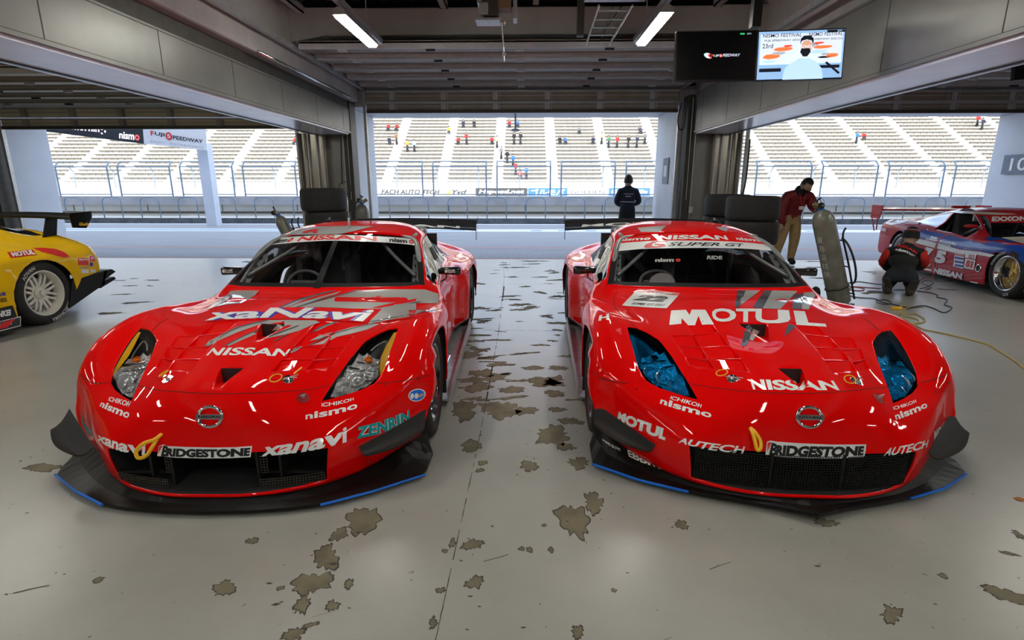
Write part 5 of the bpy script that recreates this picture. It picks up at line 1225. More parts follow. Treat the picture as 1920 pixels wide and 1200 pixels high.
s2.text('22', [(1201, 553), (1257, 558)], [(1186, 564), (1243, 567.5)], 'black', bold=.06, off=.006, shear=.1); s2.text('AUTOBACS', [(1208, 545.5), (1268, 552)], [(1205, 549), (1264, 554.5)], 'black', bold=.02, off=.006); s2.text('SUPER GT 2007', [(1188, 568.5), (1248, 572)], [(1184, 572), (1244, 576)], 'black', bold=.02, off=.006)
B2T = [(1155, 457), (1200, 453), (1260, 451), (1342, 452), (1400, 455), (1446, 460)]; B2B = [(1151, 472), (1196, 467.5), (1256, 465.5), (1342, 465), (1405, 467), (1456, 471.5)]
s2.text(rect2d(), B2T, B2B, 'white', off=.001, name='windscreen_banner', nx=20, ny=4)
s2.text(rect2d(), [(1161, 447), (1200, 442), (1260, 438), (1342, 437.5), (1400, 440), (1434, 448)], B2T, 'red', off=.0012, name='windscreen_top_band', nx=20, ny=3)
onbar(s2, B2T, B2B, 'SUPER GT', .39, .77, 'black', shear=.3, v0=.25, v1=.75)
g_sh = poly2d([(0, .1), (.05, .55), (.35, 1), (.9, 1), (1, .85), (.55, .85), (.35, .6), (.38, .3), (.6, .2), (.72, .35), (.5, .4), (.45, .6), (.85, .6), (.95, .2), (.6, 0), (.2, 0)]); onbar(s2, B2T, B2B, g_sh, .24, .38, 'redv', v0=.08, v1=.92)
s2.text('nismo', [(1166, 448), (1190, 446), (1221, 444.5)], [(1162, 453.5), (1187, 451.5), (1218, 450)], 'white', bold=.03, off=.003); s2.text('NISSAN', [(1238, 442), (1300, 441), (1360, 442)], [(1235, 450), (1300, 449), (1366, 450.5)], 'white', bold=.04, off=.003); s2.text('nismo', [(1378, 445), (1405, 447), (1432, 450)], [(1382, 450.5), (1408, 452.5), (1438, 455)], 'white', bold=.03, off=.003)
for P in [[(1195, 427), (1225, 424.5), (1250, 422.5), (1244, 428), (1237, 435), (1202, 435)], [(1342, 426), (1358, 425), (1366, 429), (1362, 434), (1352, 431)]]: s2.poly(P, 'silver', .0008, 'roof_flash', step=5)
s2.text('nism', [(1229, 485), (1264, 484.5)], [(1228, 492), (1263, 491.5)], 'silver', bold=.04, off=.004); s2.text('o', [(1267, 485.5), (1276, 485.5)], [(1267, 491.5), (1276, 491.5)], 'redv', bold=.05, off=.004); s2.text('RIDE', [(1326, 480), (1354, 480.5)], [(1325, 487), (1354, 487)], 'silver', bold=.03, off=.004)
s2.text('H', [(1124, 592), (1142, 588)], [(1122, 602), (1142, 600)], 'white', bold=.04)
# lettering on the right car's splitter
def sk_of(ob, root):
    b = bmesh.new(); b.from_mesh(ob.data); t = BVHTree.FromBMesh(b); b.free(); return Skin(t, root)
bpy.context.view_layer.update(); sS = sk_of(sp2, car2)
sS.text('EBBR', [(1176, 843), (1200, 852), (1226, 861)], [(1179, 856), (1202, 867), (1229, 876)], 'white', bold=.04); sS.text(ell2d(28, .72), [(1229, 859), (1253, 862)], [(1230, 880), (1252, 881)], 'white', name='ring_logo', ny=6); sS.text(ell2d(20, .5), [(1235, 865), (1248, 867)], [(1235, 875), (1247, 876)], 'white', name='ring_logo', ny=6)
sS.text('RACING GLOVES', [(1129, 822), (1145, 832), (1163, 841)], [(1130, 826), (1145, 837), (1163, 846)], 'white', bold=.02)
# wing lettering
bpy.context.view_layer.update()
for c, t_, q in ((car1, 'NISSAN', [(625, 418.5), (700, 418), (790, 421), (862, 424), (862, 428), (790, 426), (700, 423.5), (622, 423)]), (car2, 'MOTUL', [(1092, 421), (1160, 418), (1230, 416.5), (1290, 416), (1292, 420), (1230, 421), (1160, 423), (1090, 426)])):
    wo = [o for o in c.children if o.name.startswith('rear_wing')][0]; sw_ = sk_of(wo, c); sw_.text(t_, q[:4], q[:3:-1], 'white', bold=.04, name='lettering', off=.002)

for sk, P in ((sk1, [[(805, 465), (810, 462), (821, 483), (816, 488)]]), (sk2, [[(1121, 484), (1125, 486), (1136, 464), (1131, 461)]])):
    for q in P: sk.poly(q, 'interior', .004, 'window_slot', step=4)
# ================================================================ YELLOW COUPE (left) AND RED-WHITE-BLUE SPORTS CAR (right)
yc, sky, _ = z_car('race_car', (-6.2, 2.83, 0), 'yellow racing coupe with black rear wing, rear quarter in view at the left edge', paint='yellow', zs=1.10, detail=False, wr=.345,
    wk=dict(rim='rimw', lip='rimw', spokes=8, twin=True, marks=(('ADVAN', -.6), ('YOKOHAMA', 2.6))))
w_ = wing(yc, 3.62, 1.13, .86, 'carbon', .30, .15, sx=.52, lift=.03)
cockpit(yc, belts=False)
for s in (-1, 1):
    g = MB(); g.prism([(3.05, .12), (3.62, .30), (3.70, .46), (3.16, .42)], s*.90, s*1.0, 'yz'); g.prism([(3.55, .26), (3.82, .33), (3.80, .36), (3.60, .34)], s*.80, s*1.0, 'yz'); g.prism([(3.60, .34), (3.84, .42), (3.78, .46), (3.66, .46)], s*.80, s*1.0, 'yz'); g.build('rear_diffuser', 'carbon', yc)
    g = MB(); g.prism([(.45, .05), (2.44, .05), (2.40, .30), (.50, .30)], s*.97, s*.99, 'yz'); g.build('side_skirt', 'carbon', yc)
def plane_text(par, txt, px, m, X, bold=.03, shear=0, shape=None, name='lettering', off=0):
    """px: TL TR BR BL pixel corners laid on a fore-and-aft plane at X, stored in the parent's frame"""
    sh = shape or text2d(txt, bold, shear); bm = shape_bm(sh, 6, 2); inv = par.matrix_world.inverted()
    for v in bm.verts:
        u, w = v.co.x, v.co.y; a = [px[0][i]*(1-u)+px[1][i]*u for i in (0, 1)]; b = [px[3][i]*(1-u)+px[2][i]*u for i in (0, 1)]
        v.co = inv @ at(a[0]*w+b[0]*(1-w), a[1]*w+b[1]*(1-w), X=X+off)
    return finish(name, bm, m, par)
bpy.context.view_layer.update()
R4 = lambda x0, y0, x1, y1: [(x0, y0), (x1, y0), (x1, y1), (x0, y1)]
sky.poly([(13, 473), (61, 468), (70, 478), (20, 484)], 'redv', .002, 'sticker', step=6); sky.text('MOTUL', [(19, 475), (62, 469.5)], [(24, 483), (66, 478)], 'white', bold=.06, off=.011)
sky.poly([(61, 465), (85, 465), (105, 467), (122, 474), (131, 482), (118, 483), (100, 478), (80, 473)], 'redv', .003, 'tail_lamp', step=6)
for q, m_ in ((R4(146, 484, 166, 497), 'redv'), (R4(168, 480, 178, 490), 'redv'), (R4(152, 505, 166, 512), 'white'), (R4(170, 505, 180, 511), 'white'), (R4(168, 492, 174, 499), 'bluev')): sky.poly(q, m_, .002, 'sticker', step=5)
for t_, q in (('Racing', [(147, 486), (165, 484.5), (165, 488.5), (147, 490)]), ('KTC', [(169, 482.5), (177, 481), (177, 487), (169, 488)])): sky.text(t_, q[:2], q[:1:-1], 'white', bold=.03, off=.011)
sky.text('and1', [(148, 500), (166, 497.5)], [(148, 504), (166, 502)], 'galv', bold=.02, off=.009)
sky.text('UR', [(-2, 549), (11, 547)], [(-2, 556), (11, 553.5)], 'bluev', bold=.06, off=.009); sky.text('ESS.', [(0, 559), (13, 558)], [(0, 566.5), (13, 565)], 'black', bold=.03, off=.009)
Xs = -6.2+.992
plane_text(yc, 'NKEI', [(-4, 584), (20, 580), (20, 591), (-4, 596)], 'white', Xs, bold=.05)
plane_text(yc, '', [(-6, 604), (39, 593), (39, 611), (-6, 623)], 'white', Xs, shape=rect2d(), name='sticker_edge'); plane_text(yc, '', [(-6, 605), (38, 594.5), (38, 610), (-6, 621.5)], 'boardb', Xs, shape=rect2d(), name='sticker', off=.002)
plane_text(yc, '', [(6, 604), (30, 597), (14, 614), (-6, 618)], 'redv', Xs, shape=rect2d(), name='sticker_stripe', off=.011); plane_text(yc, 'SAN', [(-6, 607), (22, 601), (22, 608), (-6, 615)], 'white', Xs, bold=.05, off=.006)
plane_text(yc, 'GReddy', [(148, 417), (167, 417), (167, 425), (148, 425)], 'yellowv', -6.2+.874, bold=.04)
# ---- IMSA style car
RW = [
 [(0,-.98,.12),(.2,-.97,.12),(.4,-.95,.12),(.55,-.92,.12),(.68,-.88,.12),(.78,-.82,.12),(.86,-.74,.12),(.91,-.66,.12),(.94,-.58,.12),(.95,-.50,.12),(.95,-.44,.12)],
 [(0,-.95,.38),(.2,-.94,.38),(.4,-.92,.38),(.55,-.89,.38),(.68,-.84,.39),(.78,-.77,.40),(.86,-.68,.41),(.92,-.58,.40),(.95,-.48,.34),(.96,-.42,.25),(.96,-.38,.14)],
 [(0,-.55,.55),(.2,-.55,.55),(.4,-.54,.55),(.55,-.52,.55),(.68,-.48,.57),(.78,-.44,.60),(.87,-.38,.61),(.94,-.32,.57),(.97,-.30,.45),(.97,-.30,.3),(.97,-.30,.14)],
 [(0,0,.63),(.2,0,.63),(.4,0,.63),(.55,0,.635),(.68,0,.66),(.78,0,.70),(.88,0,.71),(.95,0,.66),(.975,0,.52),(.975,0,.32),(.97,0,.14)],
 [(0,.5,.69),(.2,.5,.69),(.4,.5,.69),(.55,.5,.69),(.68,.5,.69),(.78,.5,.70),(.88,.5,.70),(.95,.5,.64),(.97,.5,.5),(.97,.5,.32),(.96,.5,.10)],
 [(0,.72,.73),(.2,.73,.73),(.4,.76,.73),(.55,.79,.73),(.70,.84,.73),(.77,.85,.725),(.86,.86,.70),(.93,.87,.62),(.95,.88,.48),(.95,.89,.3),(.95,.9,.09)],
 [(0,1.05,.93),(.2,1.06,.93),(.38,1.09,.92),(.50,1.12,.91),(.63,1.16,.89),(.72,1.17,.80),(.84,1.18,.70),(.92,1.2,.62),(.94,1.2,.48),(.94,1.2,.3),(.94,1.2,.08)],
 [(0,1.40,1.10),(.2,1.41,1.10),(.36,1.43,1.09),(.46,1.45,1.075),(.56,1.47,1.05),(.69,1.47,.87),(.82,1.47,.72),(.92,1.48,.63),(.94,1.5,.48),(.94,1.5,.3),(.94,1.5,.08)],
 [(0,1.85,1.135),(.2,1.85,1.13),(.34,1.85,1.12),(.44,1.85,1.10),(.54,1.85,1.06),(.67,1.85,.88),(.82,1.85,.74),(.92,1.85,.66),(.95,1.85,.5),(.95,1.85,.3),(.95,1.85,.08)],
 [(0,2.35,1.09),(.2,2.35,1.085),(.32,2.35,1.07),(.42,2.35,1.05),(.51,2.35,1.0),(.64,2.35,.87),(.82,2.35,.80),(.93,2.35,.74),(.97,2.35,.55),(.97,2.35,.33),(.96,2.35,.10)],
 [(0,2.9,.95),(.2,2.9,.95),(.32,2.9,.94),(.42,2.9,.92),(.52,2.9,.89),(.66,2.9,.86),(.83,2.9,.85),(.94,2.9,.80),(.98,2.9,.6),(.98,2.9,.36),(.96,2.9,.14)],
 [(0,3.35,.88),(.2,3.35,.88),(.32,3.35,.88),(.42,3.35,.87),(.52,3.35,.86),(.66,3.34,.85),(.82,3.32,.84),(.92,3.30,.78),(.96,3.28,.6),(.96,3.26,.4),(.95,3.24,.2)],
 [(0,3.62,.84),(.2,3.62,.84),(.32,3.61,.84),(.42,3.61,.83),(.52,3.60,.82),(.66,3.58,.81),(.78,3.55,.79),(.87,3.52,.74),(.91,3.5,.6),(.92,3.48,.42),(.91,3.45,.25)],
 [(0,3.60,.35),(.2,3.60,.35),(.32,3.59,.35),(.42,3.59,.35),(.52,3.58,.35),(.66,3.56,.35),(.76,3.53,.35),(.83,3.50,.35),(.87,3.47,.34),(.89,3.44,.33),(.9,3.42,.3)]]
M['red75'] = mat('crimson_paint', (.52, .012, .02), .5, spec=.15, coat=.45, noise=.04); M['blue75'] = mat('royal_blue_paint', (.006, .06, .36), .5, spec=.15, coat=.45, noise=.04); M['cream'] = mat('cream_paint', (.75, .72, .58), .4, coat=.8, noise=.04)
M['skyglass'] = mat('pale_blue_quarter_panel', (.20, .34, .50), .15, coat=1, noise=.05)
ir = empty('race_car', (7.44, 7.24, 0), -.12, 'red, white and blue racing car numbered 75 parked in the right bay', 'car'); bpy.context.view_layer.update()
n = 7; G = loft(RW, n); nr, nc = len(G), len(G[0]); mid = nc//2; bm = bmesh.new(); V = [[bm.verts.new(p) for p in r] for r in G]; lay = bm.faces.layers.int.new('k'); sd = bm.faces.layers.int.new('side')
for i in range(nr-1):
    for j in range(nc-1):
        f = bm.faces.new([V[i][j], V[i][j+1], V[i+1][j+1], V[i+1][j]]); a = abs((j+.5)-mid)/n; v = i/n
        k = 1 if (5 <= v < 6.6 and a < 3.9) else 2 if (5.8 <= v < 8.25 and 4.15 < a < 5.85) else 3 if (8.35 <= v < 9.6 and 4.15 < a < 5.6) else 0
        f[lay] = k; f[sd] = 1 if a > 7.5 else 0
W75 = 2.60; A0, A1 = circle(0, .33, .375, 24), circle(W75, .33, .37, 24)
for A in (A0, A1): cut(bm, A, 'yz', lambda c: abs(c.x) > .75 and c.z < .8)
sk75 = Skin(BVHTree.FromBMesh(bm), ir)
extract(bm, lambda c, f: f[sd] == 1 and (inpoly(c.y, c.z, A0) or inpoly(c.y, c.z, A1) or (c.z < .3 and (abs(c.y) < .37 or abs(c.y-W75) < .37)))).free()
def byk(k):
    nb = extract(bm, lambda c, f: f[lay] == k); return nb
b1, b2, b3 = byk(1), byk(2), byk(3)
body = finish('body', bm, ['red75', 'liner'], ir, smooth=True); md = body.modifiers.new('thickness', 'SOLIDIFY'); md.thickness = .008; md.offset = -1; md.material_offset = 1; md.material_offset_rim = 0
finish('windscreen', b1, 'sideglass', ir, smooth=True); b2.free(); b4 = extract(b3, lambda c, f: c.x < 0); finish('quarter_panel', b3, 'skyglass', ir, smooth=True); finish('quarter_panel', b4, 'skyglass', ir, smooth=True)
g = MB(); g.bb(-.66, .66, .2, 3.3, .10, .16); g.bb(-.6, .6, -.6, .75, .12, .55); g.bb(-.55, .55, 2.3, 3.4, .12, .75); g.bb(-.9, .9, .8, 2.2, .08, .14); g.build('chassis', 'interior', ir)
g = MB(); g.box((-.3, 1.75, .55), (.45, .45, .15), bev=.03); g.box((-.3, 1.98, .78), (.45, .12, .5), bev=.03); g.build('seat', 'seatf', ir)
for s in (-1, 1): MB().tube(smoothpts([(s*.60, 1.0, .3), (s*.58, 1.05, .82), (s*.50, 1.45, 1.03), (s*.48, 2.0, 1.05), (s*.55, 2.3, .4)], 5), .022, 8).build('roll_cage', 'seatf', ir, smooth=True)
g = MB(); g.tube([(-.55, 1.2, .9), (-.42, 2.1, .6)], .022, 8); g.build('cage_strut', 'cage', ir); MB().box((-.46, 1.55, .98), (.14, .03, .10)).build('pad', 'boardw', ir)
for s in (-1, 1):
    for y in (0, W75): wheel(ir, (s*.845, y, .33), s, .33, .26, rim='gold', lip='chrome', mesh=True, lipd=.35, marks=(('YOKOHAMA', .75), ('AVS', -2.8)))
g = MB(); g.sphere((-.74, 1.22, .87), .05, sx=2.2, sz=.6, seg=12, rings=8); g.tube([(-.72, 1.22, .86), (-.60, 1.15, .82)], .01, 6); g.build('mirror', 'red75', ir, smooth=True)
g = MB(); g.prism([(3.50, 1.0), (3.85, 1.02), (3.85, 1.05), (3.50, 1.03)], -.93, .93, 'yz'); w = g.build('rear_wing', 'red75', ir)
for s in (-1, 1):
    g = MB(); g.prism([(3.48, 1.10), (3.90, 1.10), (3.90, .84), (3.55, .84)], s*.93, s*.945, 'yz'); e = g.build('endplate', 'red75', w)
    g = MB(); g.tube([(s*.935, 3.86, .86), (s*.93, 3.70, .60)], .012, 5); g.tube([(s*.935, 3.62, .86), (s*.93, 3.62, .62)], .012, 5); g.build('wing_stay', 'red75', w)
MB().bb(.30, .60, 3.5, 3.56, 1.05, 1.10).build('wing_flap', 'red75', w)
def p75(P, m, name='livery_patch', off=.0045, step=5): sk75.poly(P, m, off, name, step=step)
p75([(1709, 427), (1722, 430), (1762, 437), (1800, 446), (1843, 457), (1852, 455), (1847, 444), (1880, 447), (1922, 456), (1922, 497), (1905, 480), (1880, 472), (1855, 475), (1838, 471), (1800, 467), (1750, 453), (1720, 446), (1700, 440), (1690, 432)], 'blue75')
p75([(1700, 441), (1720, 447), (1750, 454), (1800, 468), (1838, 472), (1866, 478), (1858, 482), (1836, 478), (1795, 475), (1745, 463), (1715, 455), (1700, 450)], 'white', off=.006)
p75([(1877, 446), (1922, 444), (1922, 459)], 'cream', off=.007); p75([(1725, 508), (1850, 533), (1850, 535.5), (1725, 510)], 'white', off=.006, step=6)
p75([(1652, 417), (1680, 411), (1715, 403), (1745, 396), (1735, 402), (1710, 411), (1690, 419), (1672, 422)], 'cream'); p75([(1770, 396), (1850, 398), (1900, 401), (1915, 404), (1860, 403), (1800, 400)], 'cream')
sk75.text('7', [(1737, 463), (1752, 467)], [(1732, 487), (1741, 490)], 'white', bold=.07, off=.009); sk75.text('5', [(1759, 468.5), (1777, 472)], [(1751, 491), (1772, 496)], 'white', bold=.07, off=.009)
sk75.text('Z', [(1727, 493), (1746, 495)], [(1723, 504), (1751, 509)], 'white', bold=.06, off=.009); sk75.text('NISSAN', [(1752, 501), (1806, 513)], [(1750, 512), (1804, 524)], 'white', bold=.06, off=.009)
sk75.text('YOKOHAMA', [(1636, 422), (1664, 429)], [(1634, 427), (1661, 435)], 'white', bold=.04, off=.009); sk75.poly([(1644, 434), (1641, 448), (1629, 443)], 'white', .009, step=4)
p75([(1846, 404), (1880, 403), (1928, 402), (1930, 418), (1890, 418), (1857, 418.5)], 'red75', off=.005)
sk75.text('EXXON', [(1857, 407), (1925, 406)], [(1859, 416), (1928, 415)], 'white', bold=.05, off=.009, shear=.2)
for t_, q in (('JEREMY', [(1746, 443), (1760, 446), (1758, 451), (1745, 448)]), ('JOHNNY O\'CONNELL', [(1737, 446), (1796, 456), (1794, 461), (1736, 451)]), ('JOHN MORTON', [(1741, 453), (1784, 459), (1783, 464), (1740, 458)])): sk75.text(t_, q[:2], q[:1:-1], 'white', bold=.03, off=.009)
for q in ([(1792, 472), (1809, 476), (1807, 504), (1788, 499)], [(1811, 474), (1832, 478), (1830, 486), (1810, 483)], [(1811, 484.5), (1830, 488), (1827, 506), (1808, 502)]): p75(q, 'white', 'sponsor_panel', .009, 5)
sk75.text('EXXON', [(1793, 474), (1808, 477)], [(1793, 479), (1808, 482)], 'redv', bold=.04, off=.011)
for dy in (0, 7, 14): sk75.poly([(1792, 481+dy), (1808, 484+dy), (1808, 487.5+dy), (1791, 484.5+dy)], 'bluev', .011, 'panel_stripe', step=5)
sk75.text('GT', [(1818, 477), (1830, 479)], [(1817, 484), (1829, 485.5)], 'redv', bold=.05, off=.011); sk75.text('S1', [(1814, 487.5), (1827, 490)], [(1811, 500), (1824, 503)], 'redv', bold=.08, off=.011)
for k, t_ in enumerate(('BOSCH', 'NGK', 'KENDALL')): sk75.text(t_, [(1627+k, 452+9*k), (1640+k, 457+9*k)], [(1628+k, 458+9*k), (1640+k, 463+9*k)], 'white', bold=.03, off=.009)
h = sk75.hit(1835, 503); g = MB(); nrm = Vector((-1, 0, 0)); Rm = nrm.to_track_quat('Z', 'Y').to_matrix(); g.tube([h[0]+Rm @ Vector((.05*math.cos(a), .05*math.sin(a), .005)) for a in [2*PI*k/20 for k in range(20)]], .008, 6, closed=True); e = g.build('exhaust_outlet', 'chrome', ir, smooth=True)
g = MB(); g.lathe([(.046, .006), (.001, .006)], h[0], seg=20, R=Rm); g.build('outlet_bore', 'interior', e)
for px, r_ in (((1724, 419), .030), ((1739, 430), .014)):
    h = sk75.hit(*px)
    if h[0]: g = MB(); nn = h[1] if h[1].x < 0 else -h[1]; Rm = nn.to_track_quat('Z', 'Y').to_matrix(); g.lathe([(r_, .004), (r_*.75, .010), (r_*.7, .004), (.001, .003)], h[0], seg=18, R=Rm); g.build('filler_cap', 'chrome', ir, smooth=True, auto=40)
# ================================================================ TYRES, CYLINDERS, CORDS, PEOPLE
tb = tyre_bm(.355, .335).build('slick_tyre', 'tyre', smooth=True, auto=50)
g = MB(); g.lathe([(.25, -.13), (.235, -.12), (.23, -.10), (.23, .10), (.235, .12), (.25, .13)], (0, 0, 0), 'x', 36); g.build('inner_band', 'rimb', tb, smooth=True)
cnt = 0
def stack(x, y, n, names, jit, q=1.):
    global cnt
    for k in range(n):
        o = tb if cnt == 0 else copy_tree(tb); cnt += 1
        o.rotation_euler = (0, PI/2, .3*k); o.location = (x+jit[k], y, (.1675+.336*k)*q); o.scale = (q, 1, 1); tag(o, names[k], 'tyre', 'stacked slick tyres')
P4 = ('bottom', 'second lowest', 'second highest', 'top')
tl = at(605, 352, Y=8.75); stack(tl.x+.0, 8.75, 4, ['black slick tyre, %s one of the stack by the left column' % q for q in P4], (.03, -.02, .05, 0), 1.07)
tr = at(1425, 365, Y=7.55); stack(tr.x, 7.75, 4, ['black slick tyre, %s one of the front stack by the right column' % q for q in P4], (.03, -.02, .01, 0))
stack(tr.x+.02, 8.75, 4, ['black slick tyre, %s one of the rear stack by the right column' % q for q in P4], (0, .02, -.02, .0))
def gas(name, foot, lean, h, r, label, hoses, trolley=True, valve=True, text=False):
    """foot: base point; lean: top offset (dx,dy)"""
    ax = Vector((lean[0], lean[1], h)).normalized(); R = ax.to_track_quat('Z', 'Y').to_matrix()
    root = empty(name, foot, 0, label, 'gas cylinder')
    g = MB(); g.lathe([(r*.85, 0), (r, .02), (r, h-.16), (r*.97, h-.11), (r*.86, h-.06), (r*.66, h-.02), (r*.38, h), (r*.28, h+.015), (.001, h+.02)], seg=32, R=R); g.lathe([(r*.85, 0), (.001, .001)], seg=32, R=R); g.build('cylinder', 'cylgrey', root, smooth=True, auto=50)
    g = MB(); g.lathe([(.036, h+.0), (.036, h+.035), (.001, h+.036)], seg=16, R=R); g.build('collar', 'bluetape', root)
    g = MB(); g.tube([R @ Vector((0, 0, h+.03)), R @ Vector((0, 0, h+.14))], [.022, .016], 10); g.tube([R @ Vector((-.07, -.01, h+.07)), R @ Vector((.05, .01, h+.07))], .016, 8); g.build('valve', 'galv', root, smooth=True)
    g = MB(); g.tube([R @ Vector((-.03, -.02, h+.13)), R @ Vector((.02, .01, h+.165))], .012, 6); g.lathe([(.04, -.005), (.04, .005), (.001, .006)], R @ Vector((.055, -.02, h+.075)), 'y', 16); g.build('hand_wheel', 'blackp', root)
    g = MB(); g.lathe([(.034, -.012), (.034, .012), (.001, .013)], R @ Vector((-.08, -.02, h+.075)), 'y', 18); g.lathe([(.034, -.012), (.001, -.0125)], R @ Vector((-.08, -.02, h+.075)), 'y', 18); g.sphere(R @ Vector((-.05, 0, h+.04)), .022, seg=10, rings=8); g.build('pressure_gauge', 'brass', root, smooth=True, auto=40)
    for P, rr in hoses: MB().tube(smoothpts([R @ Vector(p) if p[2] < 9 else p for p in P], 7), rr, 7).build('hose', 'rubberhose', root, smooth=True)
    if trolley:
        g = MB(); 
        for s in (-1, 1): g.tube(smoothpts([R @ Vector((s*.12-.05, .15, .02)), R @ Vector((s*.12-.05, .16, .5)), R @ Vector((s*.12-.06, .16, .85)), R @ Vector((s*.12-.07, .22, .95))], 4), .012, 7)
        for z in (.08, .45, .80): g.tube([R @ Vector((-.17, .16, z)), R @ Vector((.07, .16, z))], .01, 6)
        g.bb(-.15, .13, -.10, .17, .0, .012); t = g.build('trolley', 'blackp', root, smooth=True, auto=50)
        for s in (-1, 1): g = MB(); g.lathe([(.02, -.02), (.08, -.022), (.09, 0), (.08, .022), (.02, .02)], (s*.19-.03, .2, .09), 'x', 20); g.build('trolley_wheel', 'tyre', t, smooth=True)
    for z in (.22,) if text else ():
        g = MB(); g.tube([R @ Vector(((r+.008)*math.cos(a), (r+.008)*math.sin(a), z+.004*math.sin(a*6))) for a in [2*PI*k/30 for k in range(30)]], .007, 5, closed=True); g.build('chain', 'blackp', root)
    if text:
        for k, ch in enumerate('\u6771\u6d77\u6eb6\u6750\u4f9b'):
            sh = text2d(ch, .0); bm = shape_bm(sh, 6, 1); zc = h-.34-k*.115
            for v in bm.verts:
                a = -PI/2+.42+(v.co.x-.5)*.085/r; v.co = R @ Vector(((r+.0015)*math.cos(a), (r+.0015)*math.sin(a), zc+(v.co.y-.5)*.085))
            finish('lettering', bm, 'tyretext', root)
    return root
loop = lambda cx, cy, cz, rx, rz, a0, a1, n=9, dy=.02: [(cx+rx*math.cos(a0+(a1-a0)*k/n), cy+dy*k/n, cz+rz*math.sin(a0+(a1-a0)*k/n)) for k in range(n+1)]
fr = Vector((4.10, 6.95, .0))
gas('gas_cylinder', fr, (-.42, 0.0), 1.24, .130, 'tall grey gas cylinder with white Japanese writing behind the right car', [
    ([(-.06, 0, 1.30), (-.16, .02, 1.15), (-.24, .05, .9), (-.34, .08, .72), (-.42, .1, .55), (-.36, .12, .40)], .014),
    (loop(-.30, .12, .58, .13, .32, 1.3, 5.6), .013), (loop(-.24, .10, .60, .10, .30, 1.3, 5.4), .013), (loop(.10, .12, .55, .17, .30, 1.5, -1.7), .013), (loop(-.20, .14, .62, .20, .22, .4, 3.6), .012)], text=True)
fl_ = Vector((-3.62, 8.95, 0))
gas('gas_cylinder', fl_, (-.50, 0), 1.08, .10, 'dark grey gas cylinder with looped hoses leaning behind the left car', [
    ([(-.04, 0, 1.14), (-.14, .0, 1.0), (-.16, 0, .8), (-.12, 0, .66), (0, -.04, .62)], .012), (loop(-.12, .02, .62, .17, .24, 1.0, 5.3), .012), (loop(-.02, -.05, .66, .14, .10, 0, 3.4), .012), ([(-.1, .1, .75), (-.2, .1, .5), (-.22, .1, .2)], .01)])
c2_ = at(679, 395, Y=10.25)
gas('gas_cylinder', (c2_.x, 10.25, 0), (0, 0), 1.13, .125, 'pale grey gas cylinder standing at the left door column', [([(.05, 0, 1.2), (.14, 0, 1.1), (.17, 0, .9), (.15, 0, .6)], .011)], trolley=False)
# ---- cords on the floor
def cord(px, m, r, label, cat='cord', z=None):
    P = []
    for q in px:
        p = at(q[0], q[1], Z=r) if len(q) == 2 else at(q[0], q[1], Y=q[2]); P.append(p)
    g = MB(); g.tube(smoothpts(P, 6), r, 6); return tag(g.build('cord', m, smooth=True), label, cat)
cord([(1582, 550), (1605, 557), (1640, 560), (1655, 567), (1675, 571), (1700, 576)], 'cordk', .006, 'black cord running from the gas cylinder to the yellow plug')
cord([(1700, 580), (1728, 573), (1750, 578), (1770, 586), (1785, 577), (1771, 571), (1776, 562), (1757, 557), (1758, 553), (1740, 548), (1720, 546)], 'cordk', .006, 'black cord zigzagging on the floor from the yellow plug to the kneeling man')
cord([(1643, 563), (1660, 562), (1672, 568), (1660, 571), (1645, 567), (1643, 563)], 'cordk', .005, 'small black cord loop on the floor behind the right car')
cord([(1919, 690), (1905, 678), (1890, 668), (1868, 655), (1850, 645), (1800, 632), (1760, 623), (1733, 618)], 'cordy', .007, 'yellow extension cord running to the right edge of the floor')
cord([(1684, 578), (1690, 574), (1703, 575), (1695, 582), (1686, 590), (1700, 588), (1720, 590), (1735, 602), (1712, 606), (1690, 600), (1700, 594), (1722, 600), (1715, 607), (1690, 596), (1733, 618)], 'cordy', .007, 'tangled heap of yellow cord on the floor behind the right car')
g = MB(); p = at(1681, 578, Z=.018); g.box(p, (.12, .045, .035), R=Matrix.Rotation(-.2, 3, 'Z'), bev=.01); tag(g.build('plug_connector', 'yellowv'), 'yellow plug connector on the floor between black and yellow cords', 'plug')
cord([(1585, 545), (1600, 538), (1620, 541), (1615, 545), (1595, 543), (1590, 537), (1640, 540), (1652, 541)], 'cordr', .006, 'red cord bundled on the floor beside the gas cylinder')
cord([(1582, 525), (1595, 531), (1610, 528), (1640, 532), (1655, 533)], 'cordk', .005, 'thin black cord behind the red cord bundle by the gas cylinder')
cord([(1722, 530), (1728, 523), (1745, 521), (1751, 515, 7.9), (1746, 500, 7.9), (1750, 480, 8.0), (1757, 455, 8.05), (1768, 444, 8.1), (1778, 440, 8.3)], 'cordr', .008, 'red cable hanging from the door window of the numbered car')
cord([(1755, 524), (1748, 512), (1753, 500, 7.8), (1752, 480, 7.9), (1758, 458, 7.95)], 'cordk', .005, 'black cable hanging beside the red one on the numbered car')
cord([(1725, 541), (1738, 538), (1750, 530), (1740, 525), (1728, 530), (1745, 538), (1735, 543)], 'cordk', .005, 'black cable coiled on the floor beside the kneeling man')
g = MB(); c = at(1912, 936, Z=.003); g.prism([(c.x-.02, c.y-.01), (c.x, c.y-.018), (c.x+.025, c.y), (c.x+.01, c.y+.02), (c.x-.02, c.y+.012)], .001, .004); tag(g.build('dry_leaf', mat('dry_leaf', (.45, .14, .03), .8, noise=.2)), 'small orange dry leaf on the floor near the right edge', 'leaf')
